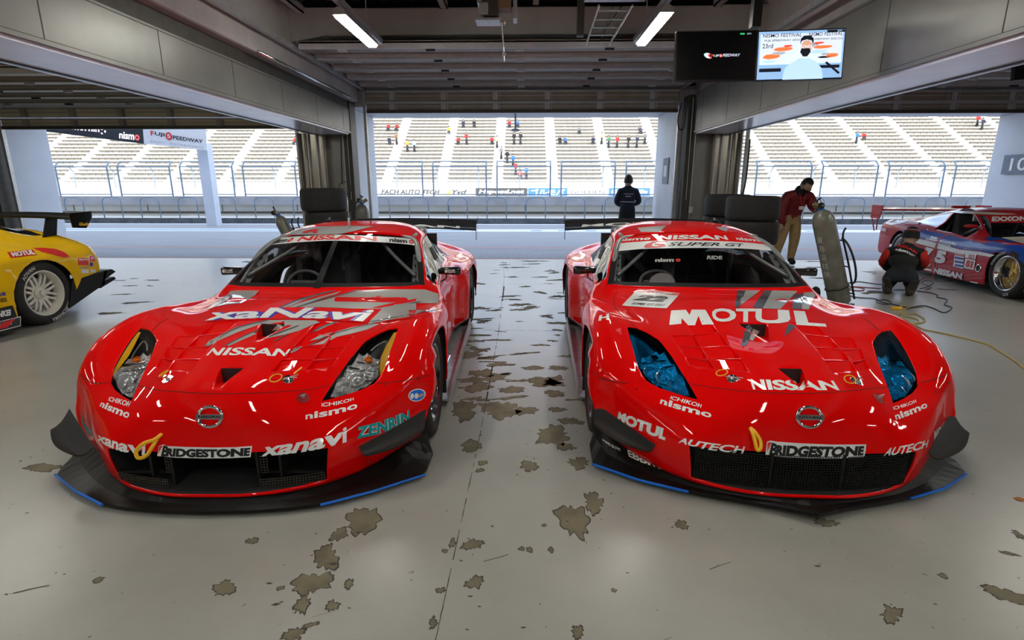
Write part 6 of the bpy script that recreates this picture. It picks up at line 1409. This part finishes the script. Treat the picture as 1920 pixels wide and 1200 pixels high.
# ---- people
def head_bm(bm, c, R, s=1.0, skin=0):
    """head centred at c; local +y is the face direction (R turns it)"""
    g = bmesh.ops.create_uvsphere(bm, u_segments=20, v_segments=16, radius=1)
    for v in g['verts']:
        x, y, z = v.co; X, Y, Z = x*.074, y*.092, z*.112
        if z < 0: X *= 1-.28*z*z; Y *= 1-.10*z*z; Y += .012*z*z*(1 if y > 0 else -.5)
        if y > .8 and abs(x) < .25 and -.35 < z < .1: Y += .020*(1-abs(x)/.25)*(1-abs(z+.15)/.3 if abs(z+.15) < .3 else 0)      # nose
        if y > .5 and .18 < abs(x) < .6 and .0 < z < .3: Y -= .006     # eye sockets
        if y > .6 and abs(x) < .35 and -.62 < z < -.48: Y += .004      # lips
        v.co = Vector(c)+R @ Vector((X, Y, Z))*s
    for f in {f for v in g['verts'] for f in v.link_faces}: f.material_index = skin; f.smooth = True
    for sx in (-1, 1):
        m = Matrix.Translation(Vector(c)+R @ Vector((sx*.076, -.005, -.005))*s) @ R.to_4x4() @ Matrix.Diagonal((.012*s, .022*s, .034*s, 1)); e = bmesh.ops.create_uvsphere(bm, u_segments=8, v_segments=6, radius=1, matrix=m)
        for f in {f for v in e['verts'] for f in v.link_faces}: f.material_index = skin
def hand_bm(bm, w, d, side, up=Vector((0, 0, 1)), curl=.5, mi=0, s=1.0):
    """palm at wrist w pointing along d, five bent fingers"""
    d = d.normalized(); lat = d.cross(up).normalized()*side; n = lat.cross(d).normalized()*side
    mb = MB(); mb.bm.free(); mb.bm = bm; mb.mi = mi
    mb.tube([w, w+d*.04*s, w+d*.085*s], [.022*s, .030*s, .028*s], 8)
    for k, (o, L) in enumerate(((-.027, .068), (-.009, .078), (.009, .074), (.026, .058))):
        p = w+d*.082*s+lat*o*s; q = p+(d*math.cos(curl)-n*math.sin(curl))*L*.45*s; r = q+(d*math.cos(curl*2.2)-n*math.sin(curl*2.2))*L*.32*s; t = r+(d*math.cos(curl*3)-n*math.sin(curl*3))*L*.25*s
        mb.tube([p, q, r, t], [.0095*s, .0088*s, .008*s, .0065*s], 6)
    p = w+d*.025*s-lat*.024*s; q = p+(d*.7-lat*.7)*.035*s; mb.tube([p, q, q+(d*.9-lat*.2-n*.3)*.03*s], [.011*s, .0105*s, .008*s], 6)
def figure(name, joints, bones, mats, tags, label, head=None, hands=(), cat='person', sub=2, fat=1.0):
    """joints {n:(x,y,z,r)}, bones [(a,b)], tags {bone index: material index}"""
    root = empty(name, (0, 0, 0), 0, label, cat)
    names = list(joints); me = bpy.data.meshes.new('b'); me.from_pydata([joints[k][:3] for k in names], [(names.index(a), names.index(b)) for a, b, *_ in bones], [])
    ob = bpy.data.objects.new('b', me); COL.objects.link(ob); md = ob.modifiers.new('s', 'SKIN'); md.use_smooth_shade = True; md.branch_smoothing = .6
    for i, k in enumerate(names):
        r = joints[k][3]; sv = me.skin_vertices[0].data[i]; f_ = fat*(1.0 if k in ('nec', 'hed') else 1.32); sv.radius = (r*f_, r*f_) if not isinstance(r, tuple) else (r[0]*f_, r[1]*f_); sv.use_root = (i == 0)
    s2_ = ob.modifiers.new('u', 'SUBSURF'); s2_.levels = sub; s2_.render_levels = sub
    bpy.context.view_layer.update(); ev = ob.evaluated_get(bpy.context.evaluated_depsgraph_get()); m2 = bpy.data.meshes.new_from_object(ev)
    bm = bmesh.new(); bm.from_mesh(m2); bpy.data.objects.remove(ob); bpy.data.meshes.remove(m2)
    seg = [(Vector(joints[a][:3]), Vector(joints[b][:3]), t[0] if t else 0) for a, b, *t in bones]
    for f in bm.faces:
        c = f.calc_center_median(); best = 9; mi = 0
        for a, b, t in seg:
            ab = b-a; q = max(0, min(1, (c-a).dot(ab)/max(1e-9, ab.length_squared))); dd = (a+ab*q-c).length
            if dd < best: best = dd; mi = t
        f.material_index = mi; f.smooth = True
    if head: head_bm(bm, head[0], head[1], head[2] if len(head) > 2 else 1, head[3] if len(head) > 3 else mats.index('skin'))
    for h in hands: hand_bm(bm, *h, mi=mats.index('skin'))
    b = finish('body', bm, mats, root); return root, b
def cap_bm(c, R, s, f, seg=20):
    """shell over the skull: f(x,y,z)->keep"""
    bm = bmesh.new(); bmesh.ops.create_uvsphere(bm, u_segments=seg, v_segments=16, radius=1)
    bmesh.ops.delete(bm, geom=[v for v in bm.verts if not f(*v.co)], context='VERTS')
    for v in bm.verts: x, y, z = v.co; v.co = Vector(c)+R @ Vector((x*.083+random.uniform(-.002, .002), y*.101-.004, z*.120+.006+random.uniform(-.002, .002)))*s
    return bm
Z3 = lambda a, b=0, c=0: (Matrix.Rotation(a, 3, 'Z') @ Matrix.Rotation(b, 3, 'X') @ Matrix.Rotation(c, 3, 'Y'))
# man standing in the pit lane, back to us (faces +y, turned a little right)
mx, my = 2.30, 12.45
J = {'pel': (0, 0, .90, (.155, .11)), 'wai': (0, .0, 1.06, (.15, .11)), 'che': (0, .0, 1.24, (.175, .12)), 'shc': (0, .0, 1.38, (.10, .085)), 'nec': (0, .015, 1.45, .052), 'hed': (0, .03, 1.54, .05),
     'shl': (-.17, .0, 1.36, .070), 'ell': (-.245, .04, 1.10, .055), 'wrl': (-.10, .24, 1.02, .038), 'shr': (.17, .0, 1.36, .070), 'elr': (.265, .02, 1.10, .055), 'wrr': (.12, .24, 1.04, .038),
     'hpl': (-.09, 0, .84, .10), 'knl': (-.10, .01, .48, .068), 'anl': (-.11, -.01, .09, .048), 'tol': (-.12, .14, .04, .036), 'hpr': (.09, 0, .84, .10), 'knr': (.10, .01, .48, .068), 'anr': (.11, -.01, .09, .048), 'tor': (.13, .14, .04, .036)}
def shift(J, x, y, z=0, sc_=1.0, rz=0):
    c, s = math.cos(rz), math.sin(rz); return {k: (x+(v[0]*c-v[1]*s)*sc_, y+(v[0]*s+v[1]*c)*sc_, z+v[2]*sc_, (tuple(q*sc_ for q in v[3]) if isinstance(v[3], tuple) else v[3]*sc_)) for k, v in J.items()}
BN = [('pel', 'wai', 0), ('wai', 'che', 0), ('che', 'shc', 0), ('shc', 'nec', 0), ('nec', 'hed', 3), ('shc', 'shl', 0), ('shl', 'ell', 0), ('ell', 'wrl', 0), ('shc', 'shr', 0), ('shr', 'elr', 0), ('elr', 'wrr', 0),
      ('pel', 'hpl', 1), ('hpl', 'knl', 1), ('knl', 'anl', 1), ('anl', 'tol', 2), ('pel', 'hpr', 1), ('hpr', 'knr', 1), ('knr', 'anr', 1), ('anr', 'tor', 2)]
A_ = shift(J, mx, my, 0, 1.0); V3 = lambda k, D=None: Vector((D or A_)[k][:3])
hc = Vector((mx+.005, my+.035, 1.565)); hR = Z3(-.35)
pr, pb = figure('person', A_, BN, ['navy', 'blackcloth', 'sole', 'skin'], None, 'man in a dark navy jacket standing in the pit lane with his back turned', (hc, hR, 1.15),
    [(V3('wrl'), Vector((.7, .5, .0)), 1), (V3('wrr'), Vector((-.7, .5, .0)), -1)])
finish('hair', cap_bm(hc, hR, 1.18, lambda x, y, z: (z > .15 or (y < .25 and z > -.45)) and not (y > .55 and z < .45)), 'hair', pr, smooth=True)
g = MB(); g.lathe([(.072, 0), (.085, .035), (.074, .06)], (mx, my+.01, 1.40), seg=20); g.build('collar', 'navy', pr, smooth=True)
label_text('lettering', 'NISSAN', .20, .022, TF((mx-.01, my-.129, 1.285), (1, 0, 0), (0, .06, 1)), 'boardw', pr, space=1.2); label_text('lettering', 'nism', .12, .020, TF((mx-.02, my-.130, 1.235), (1, 0, 0), (0, 0, 1)), 'boardw', pr, bold=.05); label_text('lettering', 'o', .022, .020, TF((mx+.055, my-.130, 1.235), (1, 0, 0), (0, 0, 1)), 'redv', pr, bold=.05)
g = MB(); g.tube([(mx-.15, my-.085, 1.12), (mx-.07, my-.122, 1.115), (mx+.07, my-.122, 1.112), (mx+.15, my-.085, 1.11)], .006, 5); g.build('reflective_stripe', 'boardw', pr)
g = MB(); g.tube([hc+hR @ Vector((a, .07+.02*math.cos(a*12), -.05)) for a in (-.06, -.03, 0, .03, .06)], .018, 6); g.build('face_mask', 'boardw', pr, smooth=True)
# man in the dark red padded jacket, bending over the gas cylinder
rx, ry = 4.97, 10.35
J2 = dict(J); J2.update({'pel': (-.02, 0, .90, (.15, .12)), 'wai': (-.02, -.02, 1.03, (.17, .13)), 'che': (0, -.10, 1.20, (.20, .15)), 'shc': (.01, -.16, 1.33, (.12, .10)), 'nec': (.03, -.22, 1.39, .06), 'hed': (.05, -.26, 1.44, .05),
     'shl': (-.19, -.15, 1.30, .085), 'ell': (-.27, -.14, 1.05, .075), 'wrl': (-.24, -.16, .78, .045), 'shr': (.20, -.15, 1.30, .085), 'elr': (.27, -.24, 1.08, .072), 'wrr': (.20, -.48, 1.06, .042), 'knl': (-.16, -.02, .48, .075), 'anl': (-.20, .04, .09, .05), 'tol': (-.22, -.12, .04, .038), 'knr': (.12, .02, .48, .075), 'anr': (.13, .10, .09, .05), 'tor': (.13, -.06, .04, .038)})
A2 = shift(J2, rx, ry); h2 = Vector((rx+.06, ry-.30, 1.47)); R2 = Z3(PI+.25, -.62)
pr, pb = figure('person', A2, BN, ['puffer', 'khaki', 'blackcloth', 'skin'], None, 'man in a dark red padded jacket and khaki trousers bending behind the tall gas cylinder', (h2, R2, 1.15),
    [(V3('wrl', A2), Vector((0, .05, -1)), 1, Vector((0, -1, 0))), (V3('wrr', A2), Vector((-.1, -1, -.1)), -1)])
finish('hair', cap_bm(h2, R2, 1.18, lambda x, y, z: (z > .12 or (y < .1 and z > -.4)) and not (y > .45 and z < .5)), 'hair', pr, smooth=True)
bm = bmesh.new(); bmesh.ops.create_uvsphere(bm, u_segments=20, v_segments=16, radius=1); bmesh.ops.delete(bm, geom=[v for v in bm.verts if not (v.co.y > .15 and -.85 < v.co.z < -.02)], context='VERTS')
for v in bm.verts: v.co = h2+R2 @ Vector((v.co.x*.092, v.co.y*.119+.007, v.co.z*.133))
finish('face_mask', bm, 'mask', pr, smooth=True)
g = MB(); 
for sx in (-1, 1): g.sphere(h2+R2 @ Vector((sx*.034, .095, .014)), .010, sz=.5, seg=8, rings=6)
g.build('eye', 'hair', pr)
g = MB(); g.lathe([(.10, -.02), (.115, .03), (.105, .08), (.085, .10)], (rx+.02, ry-.20, 1.35), seg=20, R=Matrix.Rotation(.5, 3, 'X')); g.build('collar', 'blackcloth', pr, smooth=True)
g = MB(); g.tube([(rx-.05, ry-.30, 1.35), (rx+.01, ry-.31, 1.14), (rx+.03, ry-.305, 1.12), (rx+.06, ry-.32, 1.34)], .006, 5); g.build('lanyard', 'redv', pr); g = MB(); g.box((rx+.02, ry-.30, 1.08), (.09, .01, .06)); g.build('name_tag', 'boardw', pr)
for k in range(4):
    g = MB(); z = .98+.085*k; y0 = ry-.02-.045*k; g.tube([(rx+.165*math.cos(a)*(1+.06*k), y0+.125*math.sin(a)*(1+.06*k)-.03*math.sin(a)*0, z) for a in [2*PI*i/20 for i in range(20)]], .008, 5, closed=True); g.build('jacket_seam', 'puffer', pr, smooth=True)
# kneeling man seen from behind
kx, ky = 5.20, 7.50
J3 = {'pel': (0, .08, .25, (.15, .15)), 'wai': (0, .17, .36, (.16, .12)), 'che': (-.01, .24, .48, (.175, .13)), 'shc': (0, .30, .58, (.10, .09)), 'nec': (.02, .35, .64, .055), 'hed': (.03, .39, .69, .05),
      'shl': (-.15, .30, .55, .065), 'ell': (-.22, .34, .36, .055), 'wrl': (-.12, .52, .24, .036), 'shr': (.15, .31, .55, .065), 'elr': (.21, .36, .37, .055), 'wrr': (.16, .56, .30, .036),
      'hpl': (-.10, .08, .22, .10), 'knl': (-.13, .46, .085, .065), 'anl': (-.13, .04, .07, .045), 'tol': (-.125, -.08, .05, .034), 'hpr': (.10, .08, .22, .10), 'knr': (.13, .46, .085, .065), 'anr': (.13, .04, .07, .045), 'tor': (.135, -.08, .05, .034)}
KR = -.62; kq = lambda x, y: (kx+x*math.cos(KR)-y*math.sin(KR), ky+x*math.sin(KR)+y*math.cos(KR))
A3 = shift(J3, kx, ky, 0, 1.05, KR); h3 = Vector((*kq(.03, .43), .765)); R3 = Z3(KR-.15, -.2)
pr, pb = figure('person', A3, BN, ['blackcloth', 'denim', 'sole', 'skin'], None, 'man in a black and red jacket and beanie kneeling beside the numbered car', (h3, R3, 1.12),
    [(V3('wrl', A3), Vector((.8, .8, -.1)), 1), (V3('wrr', A3), Vector((.6, .8, .1)), -1)])
finish('beanie', cap_bm(h3, R3, 1.25, lambda x, y, z: z > -.35 and not (y > .55 and z < .15)), 'blackcloth', pr, smooth=True)
g = MB(); g.tube([h3+R3 @ Vector((.094*math.cos(a), .112*math.sin(a), .085)) for a in [2*PI*k/24 for k in range(24)]], .005, 5, closed=True); g.build('beanie_stripe', 'redcloth', pr)
g = MB(); g.tube([h3+R3 @ Vector((.085*math.cos(a), .101*math.sin(a), .102)) for a in [2*PI*k/24 for k in range(24)]], .003, 5, closed=True); g.build('beanie_stripe', 'boardw', pr)
for s, a, b, w_ in ((-1, 'shl', 'ell', .066), (1, 'shr', 'elr', .066), (-1, 'ell', 'wrl', .052), (1, 'elr', 'wrr', .05)):
    p, q = V3(a, A3), V3(b, A3); o = Matrix.Rotation(KR, 3, 'Z') @ Vector((s*.022, -.02, .012)); g = MB(); g.tube([p+o, p.lerp(q, .5)+o, q+o], [w_*.9, w_, w_*.85], 12); g.build('sleeve_panel', 'redcloth', pr, smooth=True)
TK = TF((kx+.0, ky+.175, .60), (1, .05, 0), (0, .55, .8))
bmk = bmesh.new(); bmk.from_mesh(pb.data); skk = Skin(BVHTree.FromBMesh(bmk), None); bmk.free()
skk.text('NISSAN', [(1680, 459), (1700, 462), (1719, 472)], [(1680, 463.5), (1700, 467), (1718, 477)], 'redv', bold=.03, off=.012, parent=pr); skk.text('nismo', [(1680, 466), (1698, 469), (1716, 477)], [(1679, 470.5), (1697, 473.5), (1715, 482)], 'boardw', bold=.05, off=.012, parent=pr)
for s, (x, y) in ((-1, (-.125, -.03)), (1, (.135, -.03))):
    g = MB(); R = Matrix.Rotation(-1.12, 3, 'X') @ Matrix.Rotation(s*.15, 3, 'Z'); P = [(.046*math.cos(a)*(1.05 if math.sin(a) > 0 else .85), .135*math.sin(a)) for a in [2*PI*k/24 for k in range(24)]]
    T = Matrix.Translation((*kq(x, y-.03), .125)) @ (Matrix.Rotation(KR, 3, 'Z') @ R).to_4x4(); g.prism(P, -.018, .012, 'xy', T=T); so_ = g.build('boot_sole', 'sole', pr)
    for k in range(-4, 5): g = MB(); g.prism([(-.035, k*.027-.006), (.035, k*.027-.006), (.035, k*.027+.006), (-.035, k*.027+.006)], .012, .017, 'xy', T=T); g.build('tread_bar', 'sole', so_)
    g = MB(); g.prism([(-.02, -.01), (.02, -.01), (.02, .01), (-.02, .01)], .0165, .019, 'xy', T=T); g.build('sole_label', 'orange', so_)
# ---- spectators on the stand: one body per pose, own colours
def spec_mesh(pose):
    if pose == 'stand': J_ = {'pel': (0, 0, .9, (.14, .11)), 'che': (0, 0, 1.2, (.18, .13)), 'nec': (0, 0, 1.42, .07), 'hed': (0, 0, 1.54, .10), 'shl': (-.18, 0, 1.34, .08), 'wrl': (-.2, -.15, .95, .05), 'shr': (.18, 0, 1.34, .08), 'wrr': (.2, -.15, .95, .05), 'anl': (-.1, 0, .06, .07), 'anr': (.1, 0, .06, .07)}
    else: J_ = {'pel': (0, 0, .45, (.17, .13)), 'che': (0, -.03, .75, (.2, .14)), 'nec': (0, -.05, .95, .07), 'hed': (0, -.07, 1.06, .10), 'shl': (-.18, -.03, .88, .08), 'wrl': (-.16, -.35, .55, .05), 'shr': (.18, -.03, .88, .08), 'wrr': (.16, -.35, .55, .05), 'knl': (-.12, -.42, .42, .08), 'anl': (-.12, -.42, .05, .06), 'knr': (.12, -.42, .42, .08), 'anr': (.12, -.42, .05, .06)}
    B_ = [('pel', 'che', 0), ('che', 'nec', 0), ('nec', 'hed', 2), ('che', 'shl', 0), ('shl', 'wrl', 0), ('che', 'shr', 0), ('shr', 'wrr', 0)]+([('pel', 'anl', 1), ('pel', 'anr', 1)] if pose == 'stand' else [('pel', 'knl', 1), ('knl', 'anl', 1), ('pel', 'knr', 1), ('knr', 'anr', 1)])
    r, b = figure('tmp', J_, B_, ['navy', 'denim', 'skin'], None, None, sub=1); me = b.data; bpy.data.objects.remove(b); bpy.data.objects.remove(r)
    bm = bmesh.new(); bmesh.ops.create_uvsphere(bm, u_segments=10, v_segments=8, radius=.115); zt = 1.56 if pose == 'stand' else 1.08; yy = 0 if pose == 'stand' else -.07
    bmesh.ops.delete(bm, geom=[v for v in bm.verts if v.co.z < .0 and v.co.y < .03], context='VERTS')
    for v in bm.verts: v.co += Vector((0, yy+.01, zt))
    hm = bpy.data.meshes.new('hair'); bm.to_mesh(hm); bm.free(); hm.materials.append(M['hair']); return me, hm
SPM = {k: spec_mesh(k) for k in ('stand', 'sit')}
CC = {'red': (.5, .02, .02), 'blue': (.03, .12, .42), 'navy': (.015, .02, .05), 'black': (.012, .012, .014), 'grey': (.15, .15, .16), 'beige': (.4, .32, .2), 'brown': (.2, .1, .04), 'yellow': (.6, .45, .05), 'light blue': (.25, .45, .7), 'green': (.05, .15, .08), 'white': (.6, .6, .6), 'orange': (.55, .25, .06), 'purple': (.08, .05, .12)}
CM = {k: mat(k.replace(' ', '_')+'_coat', v, .85, noise=.12) for k, v in CC.items()}
SP = [(555, 264, 'red', 'sit', 'far left of the stand by the left column'), (692, 264, 'white', 'sit', 'beside the left pier'), (730, 264, 'navy', 'sit', 'left of a figure in brown'), (744, 262, 'brown', 'stand', 'left part of the stand'), (764, 273, 'orange', 'stand', 'left of the grey banner'), (777, 272, 'light blue', 'stand', 'next to the grey banner'),
 (699, 230, 'blue', 'sit', 'top left of the middle opening'), (729, 235, 'red', 'sit', 'upper left, first of a red pair'), (745, 236, 'red', 'sit', 'upper left, second of a red pair'), (842, 241, 'yellow', 'sit', 'alone high above the grey banner'), (869, 231, 'navy', 'sit', 'upper middle left'), (889, 231, 'black', 'sit', 'upper middle, left of an aisle'),
 (860, 262, 'red', 'sit', 'left of one in green trousers'), (875, 261, 'red', 'stand', 'mid stand, right of the grey banner'), (922, 264, 'red', 'sit', 'left of one in beige'), (932, 264, 'beige', 'stand', 'by the aisle in the middle'), (955, 232, 'red', 'sit', 'high up by the middle aisle'), (970, 230, 'blue', 'sit', 'high up, right of one in red'),
 (964, 258, 'black', 'stand', 'left of a pair in dark coats'), (976, 257, 'black', 'stand', 'right of a pair in dark coats'), (1049, 265, 'black', 'sit', 'left of one in blue'), (1059, 262, 'blue', 'sit', 'right of one in black'), (1086, 241, 'grey', 'sit', 'alone high on the right half'), (1112, 261, 'navy', 'sit', 'left end of the standing row'), (1128, 258, 'beige', 'stand', 'first in the standing row'),
 (1141, 266, 'green', 'stand', 'second in the standing row'), (1157, 263, 'red', 'stand', 'third in the standing row'), (1178, 262, 'black', 'stand', 'fourth in the standing row'), (1194, 263, 'navy', 'stand', 'fifth in the standing row'), (1209, 258, 'grey', 'stand', 'sixth in the standing row by the pier'), (1199, 240, 'purple', 'sit', 'above the standing row'),
 (940, 288, 'grey', 'stand', 'on the middle stair, topmost of the group'), (951, 296, 'black', 'stand', 'on the middle stair, second of the group'), (962, 300, 'blue', 'stand', 'on the middle stair, third of the group'), (967, 317, 'red', 'stand', 'on the middle stair behind the catch fence'), (975, 327, 'red', 'sit', 'lowest on the middle stair'), (987, 326, 'blue', 'stand', 'low down right of the middle stair'),
 (1605, 259, 'blue', 'stand', 'right bay, left of one in red'), (1618, 258, 'red', 'sit', 'right bay, right of one in blue'), (1831, 228, 'red', 'stand', 'high at the far right'), (1841, 230, 'navy', 'stand', 'high at the far right, walking')]
for px, py, col, pose, where in SP:
    foot = py+(10 if pose == 'stand' else 6); d = pray(px, foot); t = 0
    # meet the terrace slope z = 1 + .5*(y-66)/.8
    k = .625; t = (1-k*66-CH)/(d.z-k*d.y); p = CAM+d*t; row = max(0, round((p.y-66.4)/.8)); y = 66+.8*row+.25; z = 1.0+.5*row
    o = empty('person', (px and (CAM+d*((y-CAM.y)/d.y)).x, y, z), random.uniform(-.4, .4), 'spectator in a %s top %s, %s' % (col, 'standing' if pose == 'stand' else 'sitting', where), 'person', 'spectators on the grandstand')
    me, hm = SPM[pose]; b = bpy.data.objects.new('body', me); COL.objects.link(b); b.parent = o; b.material_slots[0].link = 'OBJECT'; b.material_slots[0].material = CM[col]
    hh = bpy.data.objects.new('hair', hm); COL.objects.link(hh); hh.parent = o
